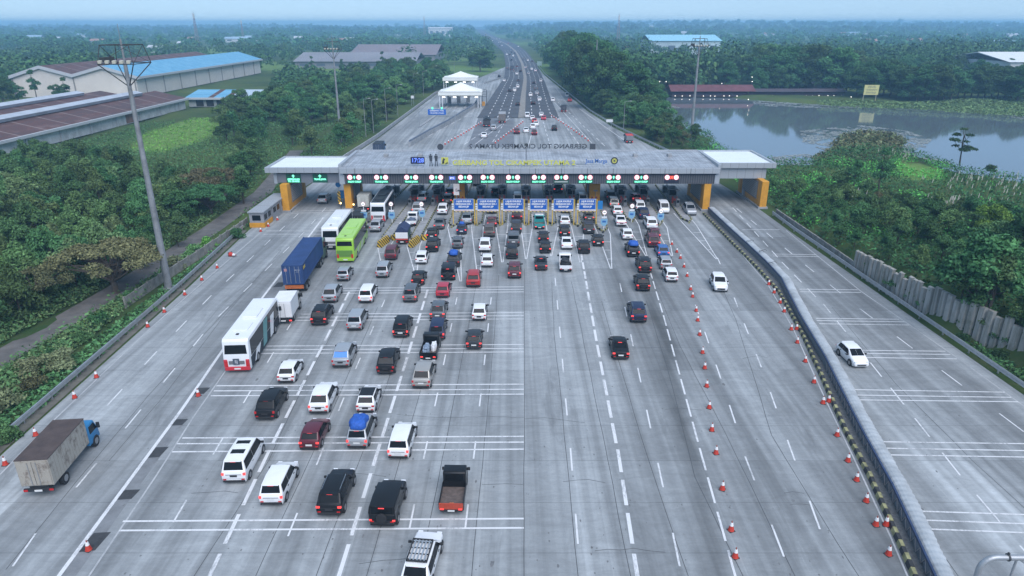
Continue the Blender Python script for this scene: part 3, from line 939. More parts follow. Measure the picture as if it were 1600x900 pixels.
    am = MB(); am.prism([((rr + .06) * math.cos(t), (rr + .06) * math.sin(t)) for t in np.linspace(0, 2 * math.pi, 20, endpoint=False)], 'x', -.095, .095)
    arch = am.mesh('wheel_arch', plast)
    for sx in (1, -1):
        for yy in (.78, L - .82):
            parts.append(('wheel_arch', arch, None, (sx * (w - .085), yy, rr + .01), None))
            parts.append(('wheel', tyre, None, (sx * (w - .095), yy, rr), ('rim', rim)))
    m_ = MB(); m_.box(-w * .9, w * .9, -.006, .05, lz - .40, lz - .385); m_.box(-w * .62, w * .62, -.02, .03, lz - .075, lz - .03)
    parts.append(('tailgate_trim', m_.mesh('tailgate_trim', chrome if kind in ('mpv', 'bigvan') else plast), None, None, None))
    m_ = MB(); m_.box(-.2, .2, y2 - .13, y2 - .09, roof - .10, roof - .06)
    parts.append(('high_brake_light', m_.mesh('high_brake_light', lampr), 'tail', None, None))
    for sx in (1, -1):
        m_ = MB(); m_.box(min(sx * w * .6, sx * w * .85), max(sx * w * .6, sx * w * .85), -.04, .02, sill + .26, sill + .33)
        parts.append(('reflector', m_.mesh('reflector', lampr), None, None, None))
        for yh in (ym - .35, y3 - .1):
            m_ = MB(); m_.box(min(sx * w * .98, sx * (w + .03)), max(sx * w * .98, sx * (w + .03)), yh, yh + .2, belt - .14, belt - .10)
            parts.append(('door_handle', m_.mesh('door_handle', chrome if kind == 'bigvan' else plast), None, None, None))
    if kind in ('suv',):
        for sx in (1, -1):
            m_ = MB(); m_.tube((sx * wr * .86, y2 + .25, roof + .045), (sx * wr * .86, y3 - .1, roof + .03), .022, 6)
            parts.append(('roof_rail', m_.mesh('roof_rail', chrome), None, None, None))
    if kind == 'jeep':
        m_ = MB(); m_.prism([(.36 * math.cos(t), belt - .12 + .36 * math.sin(t)) for t in np.linspace(0, 2 * math.pi, 18, endpoint=False)], 'y', -.2, -.01)
        parts.append(('spare_wheel', m_.mesh('spare_wheel', rubber, .03), None, None, None))
    if kind in ('hatch', 'mpv', 'suv', 'bigvan', 'mpvb', 'hatchb', 'suvb'):
        m_ = MB(); m_.hexa([(-wr * .8, y2 - .14, roof - .07), (wr * .8, y2 - .14, roof - .07), (wr * .8, y2 + .12, roof - .055), (-wr * .8, y2 + .12, roof - .055)], [(-wr * .78, y2 - .12, roof - .02), (wr * .78, y2 - .12, roof - .02), (wr * .8, y2 + .14, roof - .005), (-wr * .8, y2 + .14, roof - .005)])
        parts.append(('spoiler', m_.mesh('spoiler', paint('white')), 'paint', None, None))
    CARS[kind] = parts
    return parts

HX = [-46, -38, -30, -19, -11, 0, 8, 16, 22, 28, 34, 39, 48]
HS = [-.04, -.055, -.055, -.035, 0.0, .012, .025, .085, .06, .10, .07, .05, -.03]
def heading(X, Y):
    s = interp(X, HX, HS)
    return s * interp(Y, [30, 90, 110, 400], [1, .7, .4, .3])
def place(px, py, z=.2):
    return G(px, py, z)

KNAME = {'hatch': 'hatchback', 'mpv': 'minivan', 'suv': 'suv', 'sedan': 'sedan', 'van': 'van', 'jeep': 'jeep', 'bigvan': 'minivan'}
PXMIN = 9
def car(px, py, kind, color, label, on=True, oncoming=False, group='cars queueing at the toll gate', detail=2, turn=0.0, plate=None, roofc=None):
    X, Y = place(px, py)
    s = heading(X, Y) + turn
    rz = -math.atan(s)
    L = car_spec(kind)[0]
    if oncoming:
        X += math.sin(-rz) * L; Y += math.cos(rz) * L
        rz += math.pi
    kn = kind
    pick = int(px * 3 + py * 7) % 5
    if kind in ('mpv', 'hatch', 'suv') and pick in (0, 2) and detail > 0 and py < 690: kind = kind + 'b'
    root = thing('suv' if kn in ('suv', 'jeep') else ('van' if kn == 'van' else {'hatch': 'hatchback_car', 'mpv': 'minivan', 'sedan': 'sedan_car', 'bigvan': 'minivan'}[kn]), label,
                 'suv' if kn in ('suv', 'jeep') else ('minivan' if kn in ('mpv', 'bigvan') else 'van' if kn == 'van' else 'car'), (X, Y, 0), rz, group)
    keep = None
    if detail == 0: keep = {'body', 'rear_window', 'windscreen', 'tail_light', 'headlight', 'wheel'}
    if detail == 1: keep = {'body', 'rear_window', 'windscreen', 'side_window', 'tail_light', 'headlight', 'wheel', 'bumper', 'number_plate', 'mirror', 'spoiler'}
    pm = paint(color)
    for (nm, me, role, loc, sub) in car_proto(kind):
        if keep and nm not in keep: continue
        m = None
        if role == 'paint': m = pm
        elif role == 'tail': m = lampr_on if on else lampr
        elif role == 'plate': m = plate_b if (plate or (hash((px * 7 + py * 3) // 1) % 2 == 0)) else plate_w
        o = put(nm, me, root, m, loc)
        if sub and detail == 2: put(sub[0], sub[1], o)
    if roofc:
        L_, W_, belt, roof, y1, y2, y3, *_ = car_spec(kind)
        m_ = MB(); m_.box(-W_ * .37, W_ * .37, y2 + .08, y3 - .05, roof - .03, roof + .034)
        m_.obj('roof_panel', paint(roofc), root, .02)
    return root
def roof_load(carobj, kind, m, label, cat='tarp bundle', sx=.55, ly=1.5, hz_=.38, y0=.6):
    """lumpy covered load lying on a car roof: its own thing"""
    L_, W_, belt, roof, y1, y2, y3, *_ = car_spec(kind)
    bm = bmesh.new()
    bmesh.ops.create_icosphere(bm, subdivisions=3, radius=1)
    r = random.Random(len(label))
    for v in bm.verts:
        c = v.co
        k = 1 + .10 * math.sin(c.x * 5 + r.random() * .2) * math.cos(c.y * 6) + .06 * math.sin(9 * c.y + 4 * c.x)
        f = lambda t: math.copysign(abs(t) ** .6, t)
        v.co = Vector((f(c.x) * sx * k, f(c.y) * ly / 2 * k, max(-.05, f(c.z) * hz_ * k)))
    me = bpy.data.meshes.new('tarp_bundle'); bm.to_mesh(me); bm.free()
    for p in me.polygons: p.use_smooth = True
    me.materials.append(m)
    o = bpy.data.objects.new('tarp_bundle', me); COL.objects.link(o)
    rz = carobj.rotation_euler.z
    c, s_ = math.cos(rz), math.sin(rz)
    yy = y2 + y0 + .2
    o.location = (carobj.location.x - s_ * yy, carobj.location.y + c * yy, roof + .05)
    o.rotation_euler = (0, 0, rz)
    return tag(o, label, cat)

ORD = ['first', 'second', 'third', 'fourth', 'fifth', 'sixth', 'seventh', 'eighth', 'ninth', 'tenth', 'eleventh', 'twelfth', 'thirteenth', 'fourteenth', 'fifteenth', 'sixteenth']
# lane tables: px, py, body, colour, brake lights on, note
LANES = {
 'in the first blue sign lane from the buses': [(729, 350, 'mpv', 'silver', 0), (721, 365.6, 'hatch', 'navy', 1), (714.4, 387.8, 'hatch', 'grey', 0), (707.8, 416.7, 'mpv', 'dark grey', 0), (700, 437.8, 'jeep', 'black', 1), (691, 464.4, 'hatch', 'crimson', 0), (683.3, 499.6, 'suv', 'grey', 1), (682.2, 531, 'mpv', 'navy', 1)],
 'in the second blue sign lane from the buses': [(768, 333, 'mpv', 'silver', 0), (768.4, 354.4, 'hatch', 'maroon', 1), (764.4, 370, 'suv', 'brown', 0), (757.3, 393.3, 'mpv', 'white', 0), (761, 416.7, 'hatch', 'white', 0), (739.3, 448.4, 'suv', 'red', 0), (748.4, 500.4, 'hatch', 'white', 0), (740.4, 545, 'hatch', 'dark grey', 1)],
 'in the third blue sign lane from the buses': [(809, 318, 'van', 'white', 0), (807.8, 344.5, 'suv', 'maroon', 1), (806.7, 363.3, 'mpv', 'dark grey', 1), (802.2, 384, 'jeep', 'grey', 0), (800, 404, 'mpv', 'black', 0), (803.8, 434.4, 'mpv', 'maroon', 1)],
 'in the fourth blue sign lane from the buses': [(849.3, 379, 'hatch', 'black', 1), (852.2, 395, 'hatch', 'black', 1), (845.6, 421.8, 'sedan', 'dark grey', 1)],
 'in the fifth blue sign lane from the buses': [(872, 301, 'suv', 'black', 1), (884, 332, 'hatch', 'dark grey', 0), (883, 352, 'hatch', 'white', 0), (882.7, 369, 'hatch', 'black', 1), (886, 389.3, 'sedan', 'white', 0)],
 'in the sixth blue sign lane from the buses': [(911, 318, 'van', 'beige', 0), (921, 345.6, 'hatch', 'brown', 1), (920.4, 365, 'suv', 'dark grey', 0), (935, 384, 'hatch', 'black', 1), (912.9, 396, 'suv', 'black', 0)],
 'in the lane just past the blue signs': [(955, 312.6, 'mpv', 'dark grey', 0), (960, 324, 'mpv', 'beige', 1), (965.5, 336, 'hatch', 'white', 1), (971, 353, 'sedan', 'white', 0), (981, 374.4, 'hatch', 'white', 0), (990, 401, 'mpv', 'black', 1), (1008, 426, 'suv', 'black', 1), (1005, 454.4, 'suv', 'black', 1), (998, 503.6, 'suv', 'navy', 1), (970, 561, 'sedan', 'black', 1)],
 'in the lane beside the long cone row': [(994.7, 315, 'hatch', 'red', 1), (1000.9, 329.5, 'mpv', 'white', 0), (1007, 342, 'mpv', 'navy', 0), (1019, 358, 'suv', 'white', 0), (1024, 373, 'hatch', 'maroon', 1), (1022.4, 386, 'suv', 'maroon', 1), (1037, 401, 'hatch', 'blue', 1), (1041, 420.6, 'hatch', 'silver', 0), (1050, 440, 'hatch', 'white', 0)],
 'in the lane just before the blue signs': [(703, 306, 'hatch', 'maroon', 1), (698.6, 318.5, 'mpv', 'brown', 1), (690.8, 335, 'mpv', 'white', 0), (685.6, 357.8, 'sedan', 'grey', 1), (674.4, 373, 'hatch', 'black', 1), (674.4, 393.3, 'suv', 'black', 1), (657.8, 412, 'hatch', 'white', 0), (652.2, 445, 'hatch', 'black', 1), (640, 471.6, 'mpv', 'grey', 1), (625.6, 526.7, 'mpv', 'black', 1), (602.2, 584.4, 'mpv', 'black', 0)],
 'in the lane behind the small tarp truck': [(658.7, 315, 'mpv', 'white', 1), (650.8, 333, 'mpv', 'silver', 1), (610, 405.6, 'mpv', 'maroon', 0), (596.7, 433.3, 'mpv', 'silver', 0), (571, 472.7, 'mpv', 'white', 1), (553.3, 515.6, 'mpv', 'silver', 0)],
 'in the lane behind the green bus': [(585.6, 362, 'mpv', 'silver', 0), (535.6, 438.4, 'hatch', 'silver', 0), (514.4, 472.7, 'mpv', 'silver', 0), (497.8, 508, 'suv', 'black', 1)],
}
made = {}
for lane, cars in LANES.items():
    used = {}
    for k, (x, y, kd, c, on) in enumerate(cars):
        lab = f"{c} {KNAME[kd]}{' braking' if on else ''}, {ORD[k]} from gate {lane}"
        made[(x, y)] = car(x, y, kd, c, lab, on=bool(on), detail=2 if y > 420 else 1, turn=rnd.uniform(-.015, .015))
NEAR = [
 (366.4, 754, 'bigvan', 'white', 'large white minivan with two dark sunroof panels on its roof', 1, .0),
 (424.3, 789.2, 'mpv', 'white', 'white low minivan with black rear plate behind the one with sunroof panels', 1, .01),
 (514.7, 806.6, 'suv', 'black', 'black suv with chrome roof rails beside the boxy black jeep', 1, .02),
 (597.8, 824.2, 'jeep', 'black', 'boxy black jeep next to the pickup with an empty brown bed', 1, .05),
 (446.7, 597.8, 'hatch', 'white', 'white crossover hatchback behind the first white and black bus', 0, .0),
 (532.2, 574.4, 'mpv', 'silver', 'silver minivan with bright blue rear window film', 0, .0),
 (657.8, 607, 'mpv', 'beige', 'pale beige minivan alone behind the black loaded pickup', 0, .03),
 (414.4, 656, 'mpv', 'black', 'black minivan between the triple white lines behind the white crossover', 0, .0),
 (497.8, 646.7, 'mpv', 'white', 'white minivan with red lower reflectors and black tailgate', 1, .0),
 (571, 644.4, 'hatch', 'white', 'white hatchback with black roof panel in front of the blue tarp car', 0, .0),
 (483.3, 702.7, 'hatch', 'maroon', 'maroon hatchback with white plate on the triple white lines', 1, .03),
 (557.8, 700.4, 'mpv', 'silver', 'silver minivan carrying a blue tarp bundle on the roof', 1, .02),
 (622.2, 716.7, 'mpv', 'white', 'white minivan with orange tail lamps beside the silver tarp carrier', 1, .03)]
for (x, y, kd, c, lab, on, tr) in NEAR:
    made[(x, y)] = car(x, y, kd, c, lab, on=bool(on), group='cars driving across the toll plaza', turn=tr, roofc='black' if 'black roof panel' in lab else None)
# sunroof panels on the big minivan
m_ = MB(); m_.box(-.5, .5, 1.25, 1.75, 1.86, 1.935); m_.obj('sunroof', glass, made[(366.4, 754)], .01)
m_ = MB(); m_.box(-.5, .5, 2.55, 2.95, 1.83, 1.925); m_.obj('sunroof', glass, made[(366.4, 754)], .01)
# blue film on the silver minivan
for ch in made[(532.2, 574.4)].children:
    if ch.name.startswith('rear_window'):
        ch.material_slots[0].link = 'OBJECT'; ch.material_slots[0].material = mat('blue_film', (.05, .22, .62), .3)
roof_load(made[(557.8, 700.4)], 'mpv', tarp_blue, 'bulky blue tarp bundle on the roof of the silver minivan', ly=1.9, hz_=.55, sx=.68)
roof_load(made[(707.8, 416.7)], 'mpv', tarp_blue, 'bright blue tarp bundle on the dark minivan under the first blue sign', ly=1.5, hz_=.5, sx=.6)
roof_load(made[(990, 401)], 'mpv', tarp_blue, 'blue tarp bundle on the black minivan beyond the last blue sign', ly=1.7, hz_=.45, sx=.7)
roof_load(made[(721, 365.6)], 'hatch', tarp_blue, 'small blue bag on the roof of a navy hatchback near the islands', ly=.8, hz_=.3, sx=.4)
# rear banner on the white sedan beyond the last sign
text('rear_lettering', 'INDAH', .3, mat('red_sign', (.55, .03, .06), .6), (0, -.005, .72), made[(971, 353)], bold=.01, fit=1.0, depth=.01)
# oncoming and bypass cars
car(1127, 457, 'suv', 'white', 'white older suv driving toward the camera beside the cone row', on=False, oncoming=True, group='cars driving toward the camera', turn=.05)
car(1346, 574, 'hatch', 'white', 'white crossover alone on the lake side bypass lanes', on=False, oncoming=True, group='cars driving toward the camera', turn=-.09)
car(1039, 333, 'van', 'white', 'white van facing the camera just through the gate', on=False, oncoming=True, group='cars driving toward the camera', detail=1)
car(1081, 336, 'mpv', 'silver', 'silver minivan facing the camera beside the amber gate column', on=False, oncoming=True, group='cars driving toward the camera', detail=1)
car(503, 318, 'mpv', 'silver', 'silver minivan alone under the tree side wing of the gate', on=False, group='cars passing the gate', detail=1)
car(745, 290, 'hatch', 'black', 'black hatchback leaving the gate behind the first blue sign', on=False, group='cars passing the gate', detail=1)
car(774, 305, 'hatch', 'black', 'black hatchback at the booth just behind the second blue sign', on=False, group='cars passing the gate', detail=1)

# ---------------------------------------------------------------- pickups
def pickup(px, py, color, label, bedm, small=True, tail=None, on=True, turn=0.0, group='pickup trucks in the queue', cabroof=None):
    X, Y = place(px, py)
    rz = -math.atan(heading(X, Y) + turn)
    root = thing('pickup_truck', label, 'pickup truck', (X, Y, 0), rz, group)
    L, w = (4.3, .82) if small else (5.2, .92)
    by = 2.35 if small else 1.65
    pm = paint(color)
    b = MB()
    hz_ = .72
    prof = [(by + .04, .3), (by + .04, 1.82), (by + .2, 1.9), (by + 1.0, 1.88), (by + 1.55, 1.12), (L - .1, .95), (L, .6), (L, .3)] if small else [(by + .04, .35), (by + .04, 1.15), (by + .3, 1.75), (by + 1.6, 1.75), (by + 2.3, 1.15), (L - .2, 1.02), (L, .75), (L, .35)]
    b.prism([(p[0], p[1]) for p in prof], 'x', -w, w)
    b.obj('cab', pm, root, .06, smooth=True)
    g = MB()
    if small:
        g.box(-w * .78, w * .78, by - .0, by + .03, 1.3, 1.75)
    else:
        g.quad((-w * .8, by + .06, 1.22), (w * .8, by + .06, 1.22), (w * .75, by + .27, 1.68), (-w * .75, by + .27, 1.68))
    g.obj('rear_window', glass, root)
    sp = (by + 1.02, 1.86, by + 1.5, 1.2) if small else (by + 1.64, 1.74, by + 2.26, 1.22)
    g = MB(); g.quad((-w * .82, sp[2] + .03, sp[3] + .02), (w * .82, sp[2] + .03, sp[3] + .02), (w * .8, sp[0] + .04, sp[1] - .04), (-w * .8, sp[0] + .04, sp[1] - .04)); g.obj('windscreen', glass, root)
    for sx in (1, -1):
        g = MB(); y0, y1 = (by + .25, by + 1.15) if small else (by + .4, by + 1.75)
        g.quad((sx * (w + .008), y0, 1.2), (sx * (w + .008), y1 + .25, 1.2), (sx * (w + .008), y1 - .1, 1.65), (sx * (w + .008), y0 + .05, 1.65)); g.obj('side_window', glass, root)
    bed = MB()
    bed.box(-w, w, .06, by, hz_ - .12, hz_)
    bed.obj('bed_floor', bedm, root)
    side = MB()
    for sx in (1, -1): side.box(min(sx * w, sx * (w + .05)), max(sx * w, sx * (w + .05)), .06, by, hz_ - .1, hz_ + .34)
    side.box(-w, w, by - .06, by, hz_ - .1, hz_ + .5)
    side.obj('bed_side', pm, root)
    t = MB(); t.box(-w - .02, w + .02, 0, .055, hz_ - .15, hz_ + .36); t.obj('tailgate', tail or pm, root, .015)
    ch = MB(); ch.box(-w * .6, w * .6, .1, L - .3, .32, .56); ch.box(-w * .95, w * .95, .02, .14, .38, .52); ch.obj('chassis', plast, root)
    for sx in (1, -1):
        l = MB(); l.box(sx * w * .78 - .13, sx * w * .78 + .13, -.02, .02, .54, .66); l.obj('tail_light', lampr_on if on else lampr, root)
        for yy in (.75, L - .75):
            wmb = MB(); wmb.prism([(.32 * math.cos(a), .32 * math.sin(a)) for a in np.linspace(0, 2 * math.pi, 18, endpoint=False)], 'x', -.11, .11)
            o = wmb.obj('wheel', rubber, root, .02, loc=(sx * (w - .11), yy, .32))
        m_ = MB(); m_.box(min(sx * w, sx * (w + .22)), max(sx * w, sx * (w + .22)), by + 1.25, by + 1.36, 1.2, 1.45); m_.obj('mirror', plast, root, .03)
    m_ = MB(); m_.box(-.24, .24, -.015, .0, .40, .52); m_.obj('number_plate', plate_w, root)
    return root, (L, w, by, hz_)
rust_red = mat('orange_red_paint', (.42, .06, .03), .5, var=.15, vscale=3)
bed_brown = mat('worn_bed', (.11, .085, .075), .8, var=.35, vscale=3)
pk1, d1 = pickup(705, 803, 'black', 'dark pickup with empty brown bed and orange red tailgate', bed_brown, tail=rust_red, turn=.02)
text('bed_mark', 'SB', .34, mat('orange_mark', (.55, .16, .06), .7), (0, .42, .728), pk1, rot=(0, 0, 0), depth=.004, bold=.01)
pk2, d2 = pickup(668.9, 563.3, 'black', 'black pickup loaded with sacks, just behind the navy minivan', bed_brown, turn=.03)
pk3, d3 = pickup(884, 424.4, 'white', 'white pickup with heaped black load in fifth blue sign queue', bed_brown, on=False)
pk4, d4 = pickup(843.3, 357.8, 'teal', 'teal pickup with white cab roof under the fourth blue sign', bed_brown, on=True)
m_ = MB(); m_.box(-.7, .7, 2.5, 3.35, 1.885, 1.935); m_.obj('cab_roof', paint('white'), pk4, .02)
pk5, d5 = pickup(642, 353, 'white', 'white pickup with dark bed tarp ahead of the small tarp truck', plast, on=False)
def load_on(root, d, m, label, ly=1.6, h=.7, name='cargo_bundle', cat='cargo', sx=.62, dy=0.0, dx=0.0):
    L, w, by, hz_ = d
    bm = bmesh.new(); bmesh.ops.create_icosphere(bm, subdivisions=3, radius=1)
    for v in bm.verts:
        c = v.co; f = lambda t: math.copysign(abs(t) ** .55, t)
        k = 1 + .12 * math.sin(c.x * 6 + dx * 5) * math.cos(c.y * 7) + .08 * math.sin(11 * c.y + 3 * c.z)
        v.co = Vector((f(c.x) * sx * k, f(c.y) * ly / 2 * k, max(0, f(c.z) * h * k)))
    me = bpy.data.meshes.new(name); bm.to_mesh(me); bm.free()
    me.materials.append(m)
    o = bpy.data.objects.new(name, me); COL.objects.link(o)
    rz = root.rotation_euler.z; c, s_ = math.cos(rz), math.sin(rz)
    yy = by / 2 + dy
    o.location = (root.location.x - s_ * yy + c * dx, root.location.y + c * yy + s_ * dx, hz_); o.rotation_euler = (0, 0, rz)
    return tag(o, label, cat)
black_tarp = mat('black_tarp', (.02, .022, .025), .6, var=.4, vscale=6, bump=.8, bscale=8)
load_on(pk3, d3, black_tarp, 'heaped black load in the bed of the white pickup', h=.95, ly=2.0)
load_on(pk2, d2, mat('checked_cloth', (.20, .26, .34), .8, var=.8, vscale=9), 'grey blue checked sack in the black pickup bed', sx=.36, dx=-.3, ly=1.5, h=.6)
load_on(pk2, d2, mat('white_sack', (.70, .71, .73), .8, var=.1), 'white sack in the black pickup bed', sx=.27, dx=.42, dy=.35, ly=.9, h=.8)
load_on(pk5, d5, mat('slate_tarp', (.09, .12, .17), .7, var=.3, vscale=4), 'slate tarp over the bed of the white pickup near the booths', h=.5, ly=1.9)
# white pickup-like suv with black roof rack at the very bottom
rk = car(648, 925, 'suv', 'white', 'white suv with a black slatted roof rack, closest to the camera', on=False, group='cars driving across the toll plaza', turn=.10)
rack = thing('roof_rack', 'black slatted roof rack on the white suv closest to the camera', 'roof rack', rk.location, rk.rotation_euler.z)
rack.location = (rk.location.x, rk.location.y, 1.72)
m_ = MB()
for sx in (-.62, .62): m_.box(sx - .03, sx + .03, .75, 2.65, .06, .17)
for yv in (.75, 2.6): m_.box(-.62, .62, yv, yv + .06, .06, .17)
m_.obj('frame', plast, rack)
sm = MB(); sm.box(-.045, .045, .8, 2.6, .08, .12); sme = sm.mesh('slat', mat('rack_slat', (.42, .45, .48), .4, .5))
for k in range(5): put('slat', sme, rack, None, (-.44 + k * .22, 0, 0))
cm_ = MB(); cm_.box(-.62, .62, -.03, .03, .05, .08); cme = cm_.mesh('crossbar', plast)
for k in range(4): put('crossbar', cme, rack, None, (0, .95 + k * .5, 0))
fm = MB(); fm.box(-.03, .03, -.03, .03, -.03, .07); fme = fm.mesh('foot', plast)
for sx in (-.6, .6):
    for yv in (.9, 2.4): put('foot', fme, rack, None, (sx, yv, 0))

# ---------------------------------------------------------------- trucks and buses
def wheel_set(root, pts, r=.5, w=.28):
    t = MB(); t.prism([(r * math.cos(a), r * math.sin(a)) for a in np.linspace(0, 2 * math.pi, 20, endpoint=False)], 'x', -w / 2, w / 2)
    tyre = t.mesh('tyre', rubber, .03)
    t = MB(); t.prism([(r * .55 * math.cos(a), r * .55 * math.sin(a)) for a in np.linspace(0, 2 * math.pi, 14, endpoint=False)], 'x', -w / 2 - .012, w / 2 + .012)
    rim = t.mesh('rim', mat('steel_rim', (.30, .31, .32), .5, .4))
    for (x, y) in pts:
        o = put('wheel', tyre, root, None, (x, y, r))
        put('rim', rim, o)
def truck_cab(root, y0, L, w, h, m, zb=.55):
    b = MB()
    b.prism([(y0, zb), (y0, h - .1), (y0 + .25, h), (y0 + L - .55, h), (y0 + L - .08, zb + (h - zb) * .45), (y0 + L, zb + .1), (y0 + L, zb)], 'x', -w, w)
    o = b.obj('cab', m, root, .06, smooth=True)
    g = MB(); za = zb + (h - zb) * .5
    g.quad((-w * .88, y0 + L - .10, za), (w * .88, y0 + L - .10, za), (w * .82, y0 + L - .49, h - .12), (-w * .82, y0 + L - .49, h - .12))
    g.obj('windscreen', glass, root)
    for sx in (1, -1):
        g = MB(); g.quad((sx * (w + .01), y0 + .3, za), (sx * (w + .01), y0 + L - .25, za), (sx * (w + .01), y0 + L - .6, h - .2), (sx * (w + .01), y0 + .3, h - .2)); g.obj('side_window', glass, root)
        g = MB(); g.box(min(sx * w, sx * (w + .25)), max(sx * w, sx * (w + .25)), y0 + L - .3, y0 + L - .18, za - .05, za + .45); g.obj('mirror', plast, root, .03)
    return o
def box_truck(px, py, label, L, w, hbox, floor, boxm, roofm, cabm, cabL=1.7, cabh=2.3, turn=0.0, rear='doors', group='trucks in the plaza', cat='truck', on=True):
    X, Y = place(px, py, .6)
    rz = -math.atan(heading(X, Y) + turn)
    root = thing('box_truck', label, cat, (X, Y, 0), rz, group)
    b = MB(); b.box(-w, w, .05, L, floor, hbox); b.obj('cargo_box', boxm, root, .03)
    rb = MB()
    if rear == 'tent':
        rb.prism([(-w - .03, hbox - .02), (-w * .95, hbox + .25), (0, hbox + .9), (w * .95, hbox + .25), (w + .03, hbox - .02)], 'y', .02, L + .05)
    else:
        rb.box(-w - .02, w + .02, .03, L + .02, hbox + .002, hbox + .07)
    rb.obj('roof', roofm, root, .02)
    truck_cab(root, L + .15, cabL, w * .92, cabh, cabm)
    ch = MB(); ch.box(-w * .55, w * .55, .1, L + .5, floor - .3, floor - .02); ch.box(-w * .9, w * .9, 0, .12, floor - .45, floor - .2); ch.obj('chassis', plast, root)
    for sx in (1, -1):
        l = MB(); l.box(sx * w * .78 - .14, sx * w * .78 + .14, -.04, .0, floor - .4, floor - .26); l.obj('tail_light', lampr_on if on else lampr, root)
        if rear == 'doors':
            d = MB(); d.box(min(sx * .02, sx * w * .95), max(sx * .02, sx * w * .95), .0, .045, floor + .08, hbox - .1); dd = d.obj('rear_door', boxm, root, .01)
            hbar = MB(); hbar.tube((sx * w * .25, -.02, floor + .1), (sx * w * .25, -.02, hbox - .15), .025, 6); hbar.obj('locking_bar', mat('steel_bar', (.4, .41, .42), .5, .6), dd)
    m_ = MB(); m_.box(-.26, .26, -.06, -.045 + .02, floor - .42, floor - .28); m_.obj('number_plate', plate_w, root)
    r = .40 if w < 1 else .48
    wheel_set(root, [(sx * (w - .2), yy) for sx in (1, -1) for yy in (1.2 if L < 4 else 1.6, L + .15 + cabL * .55)], r, .3)
    return root
cream = mat('cream_panels', (.42, .40, .35), .8, var=.3, vscale=2.2)
n = NT(cream)
xyz = n.sep(); pl = n.math('LESS_THAN', n.math('FRACT', n.math('MULTIPLY', xyz[1], 2.6)), .12)
rust = n.rng(n.noise(n.mapping((1.4, 1.4, 1.0)), 1.0, 6, .75), .50, .64, 0, .8)
n.link(n.mix(rust, n.mix(n.math('MULTIPLY', pl, .5), (.38, .35, .30), (.19, .175, .15)), (.12, .085, .07)), n.b.inputs['Base Color'])
bt = box_truck(61, 767, 'rusty cream box truck with brown roof and blue cab on the bypass', 5.4, 1.12, 3.15, 1.0, cream, mat('brown_roof_tarp', (.075, .055, .05), .8, var=.3, vscale=1.2), paint('blue'), turn=-.05, on=False, group='trucks on the plaza')
for ch in bt.children:
    if ch.name.startswith('cab'): ch.data.materials[0] = mat('cab_blue', (.03, .20, .42), .4)
# small white box truck
wpan = mat('white_panel', (.72, .73, .74), .6, var=.06, vscale=1)
box_truck(443, 500, 'small white box truck between the first bus and the blue container', 3.5, 1.0, 2.75, .85, wpan, wpan, paint('beige'), turn=-.04, group='trucks on the plaza')
# small truck with green and blue tent tarp
gt = mat('green_tarp', (.03, .09, .06), .7, var=.25, vscale=2)
tr = box_truck(628, 377, 'small truck with white tailgate under a dark peaked blue tarp', 3.6, .95, 2.0, .85, gt, mat('navy_tarp', (.025, .04, .10), .7, var=.3, vscale=2), paint('white'), rear='tent', group='trucks on the plaza', on=False)
m_ = MB(); m_.box(-.95, .95, -.03, .045, 1.05, 2.0); m_.obj('tailgate', wpan, tr, .02)
m_ = MB(); m_.box(-.95, .95, -.05, .04, .80, 1.02); m_.obj('tail_panel', mat('red_white_panel', (.5, .07, .05), .6, var=.3, vscale=4), tr, .02)
box_truck(568, 326, 'cream box truck with light blue cab at the booth beside the amber column', 3.6, 1.05, 2.9, .9, mat('cream_box', (.48, .48, .43), .7, var=.15), mat('cream_roof', (.40, .41, .38), .8, var=.2), mat('cab_lightblue', (.06, .25, .50), .4), cabh=2.5, group='trucks on the plaza')
box_truck(557, 349, 'dark flatbed truck between the upper white bus and the booth', 3.0, .98, 1.9, .85, plast, black_tarp, paint('dark grey'), cabh=2.1, group='trucks on the plaza', on=False)
box_truck(590, 239, 'blue cabbed truck just beyond the roof of the gate', 5, 1.15, 2.9, .95, mat('navy_box', (.04, .06, .10), .7), black_tarp, mat('cab_lightblue', (.06, .25, .50), .4), group='trucks beyond the gate', on=False)
# container truck
X, Y = place(460, 452, .7)
ct = thing('container_truck', 'long articulated truck carrying a dark blue shipping container', 'truck', (X, Y, 0), -math.atan(heading(X, Y) - .02))
cont = mat('container_blue', (.025, .06, .17), .6, var=.18, vscale=.7)
CL, CW_, CZ = 12.2, 1.22, 1.35
b = MB()
nrib = 76
for sx in (1, -1):                         # corrugated sides
    pts = []
    for i in range(nrib + 1):
        yv = .12 + (CL - .24) * i / nrib
        pts.append((sx * (CW_ - (.05 if (i // 1) % 2 else 0)), yv))
    for a, c in zip(pts, pts[1:]): b.quad((a[0], a[1], CZ + .15), (c[0], c[1], CZ + .15), (c[0], c[1], CZ + 2.45), (a[0], a[1], CZ + 2.45))
b.box(-CW_ + .08, CW_ - .08, .1, CL - .1, CZ + .05, CZ + 2.5)
cont_o = b.obj('container', cont, ct, fixn=False)
b = MB()
for i in range(40): b.box(-CW_ + .02, CW_ - .02, .15 + i * .3, .3 + i * .3, CZ + 2.5, CZ + 2.53)
b.box(-CW_, CW_, .06, CL - .06, CZ + 2.42, CZ + 2.505)
b.obj('container_roof', cont, ct)
b = MB()
for sx in (-1, 1):
    for yv in (.0, CL - .14): b.box(sx * CW_ - .06, sx * CW_ + .06, yv, yv + .14, CZ, CZ + 2.56)
    b.box(sx * CW_ - .05, sx * CW_ + .05, .1, CL - .1, CZ + 2.42, CZ + 2.55); b.box(sx * CW_ - .05, sx * CW_ + .05, .1, CL - .1, CZ, CZ + .16)
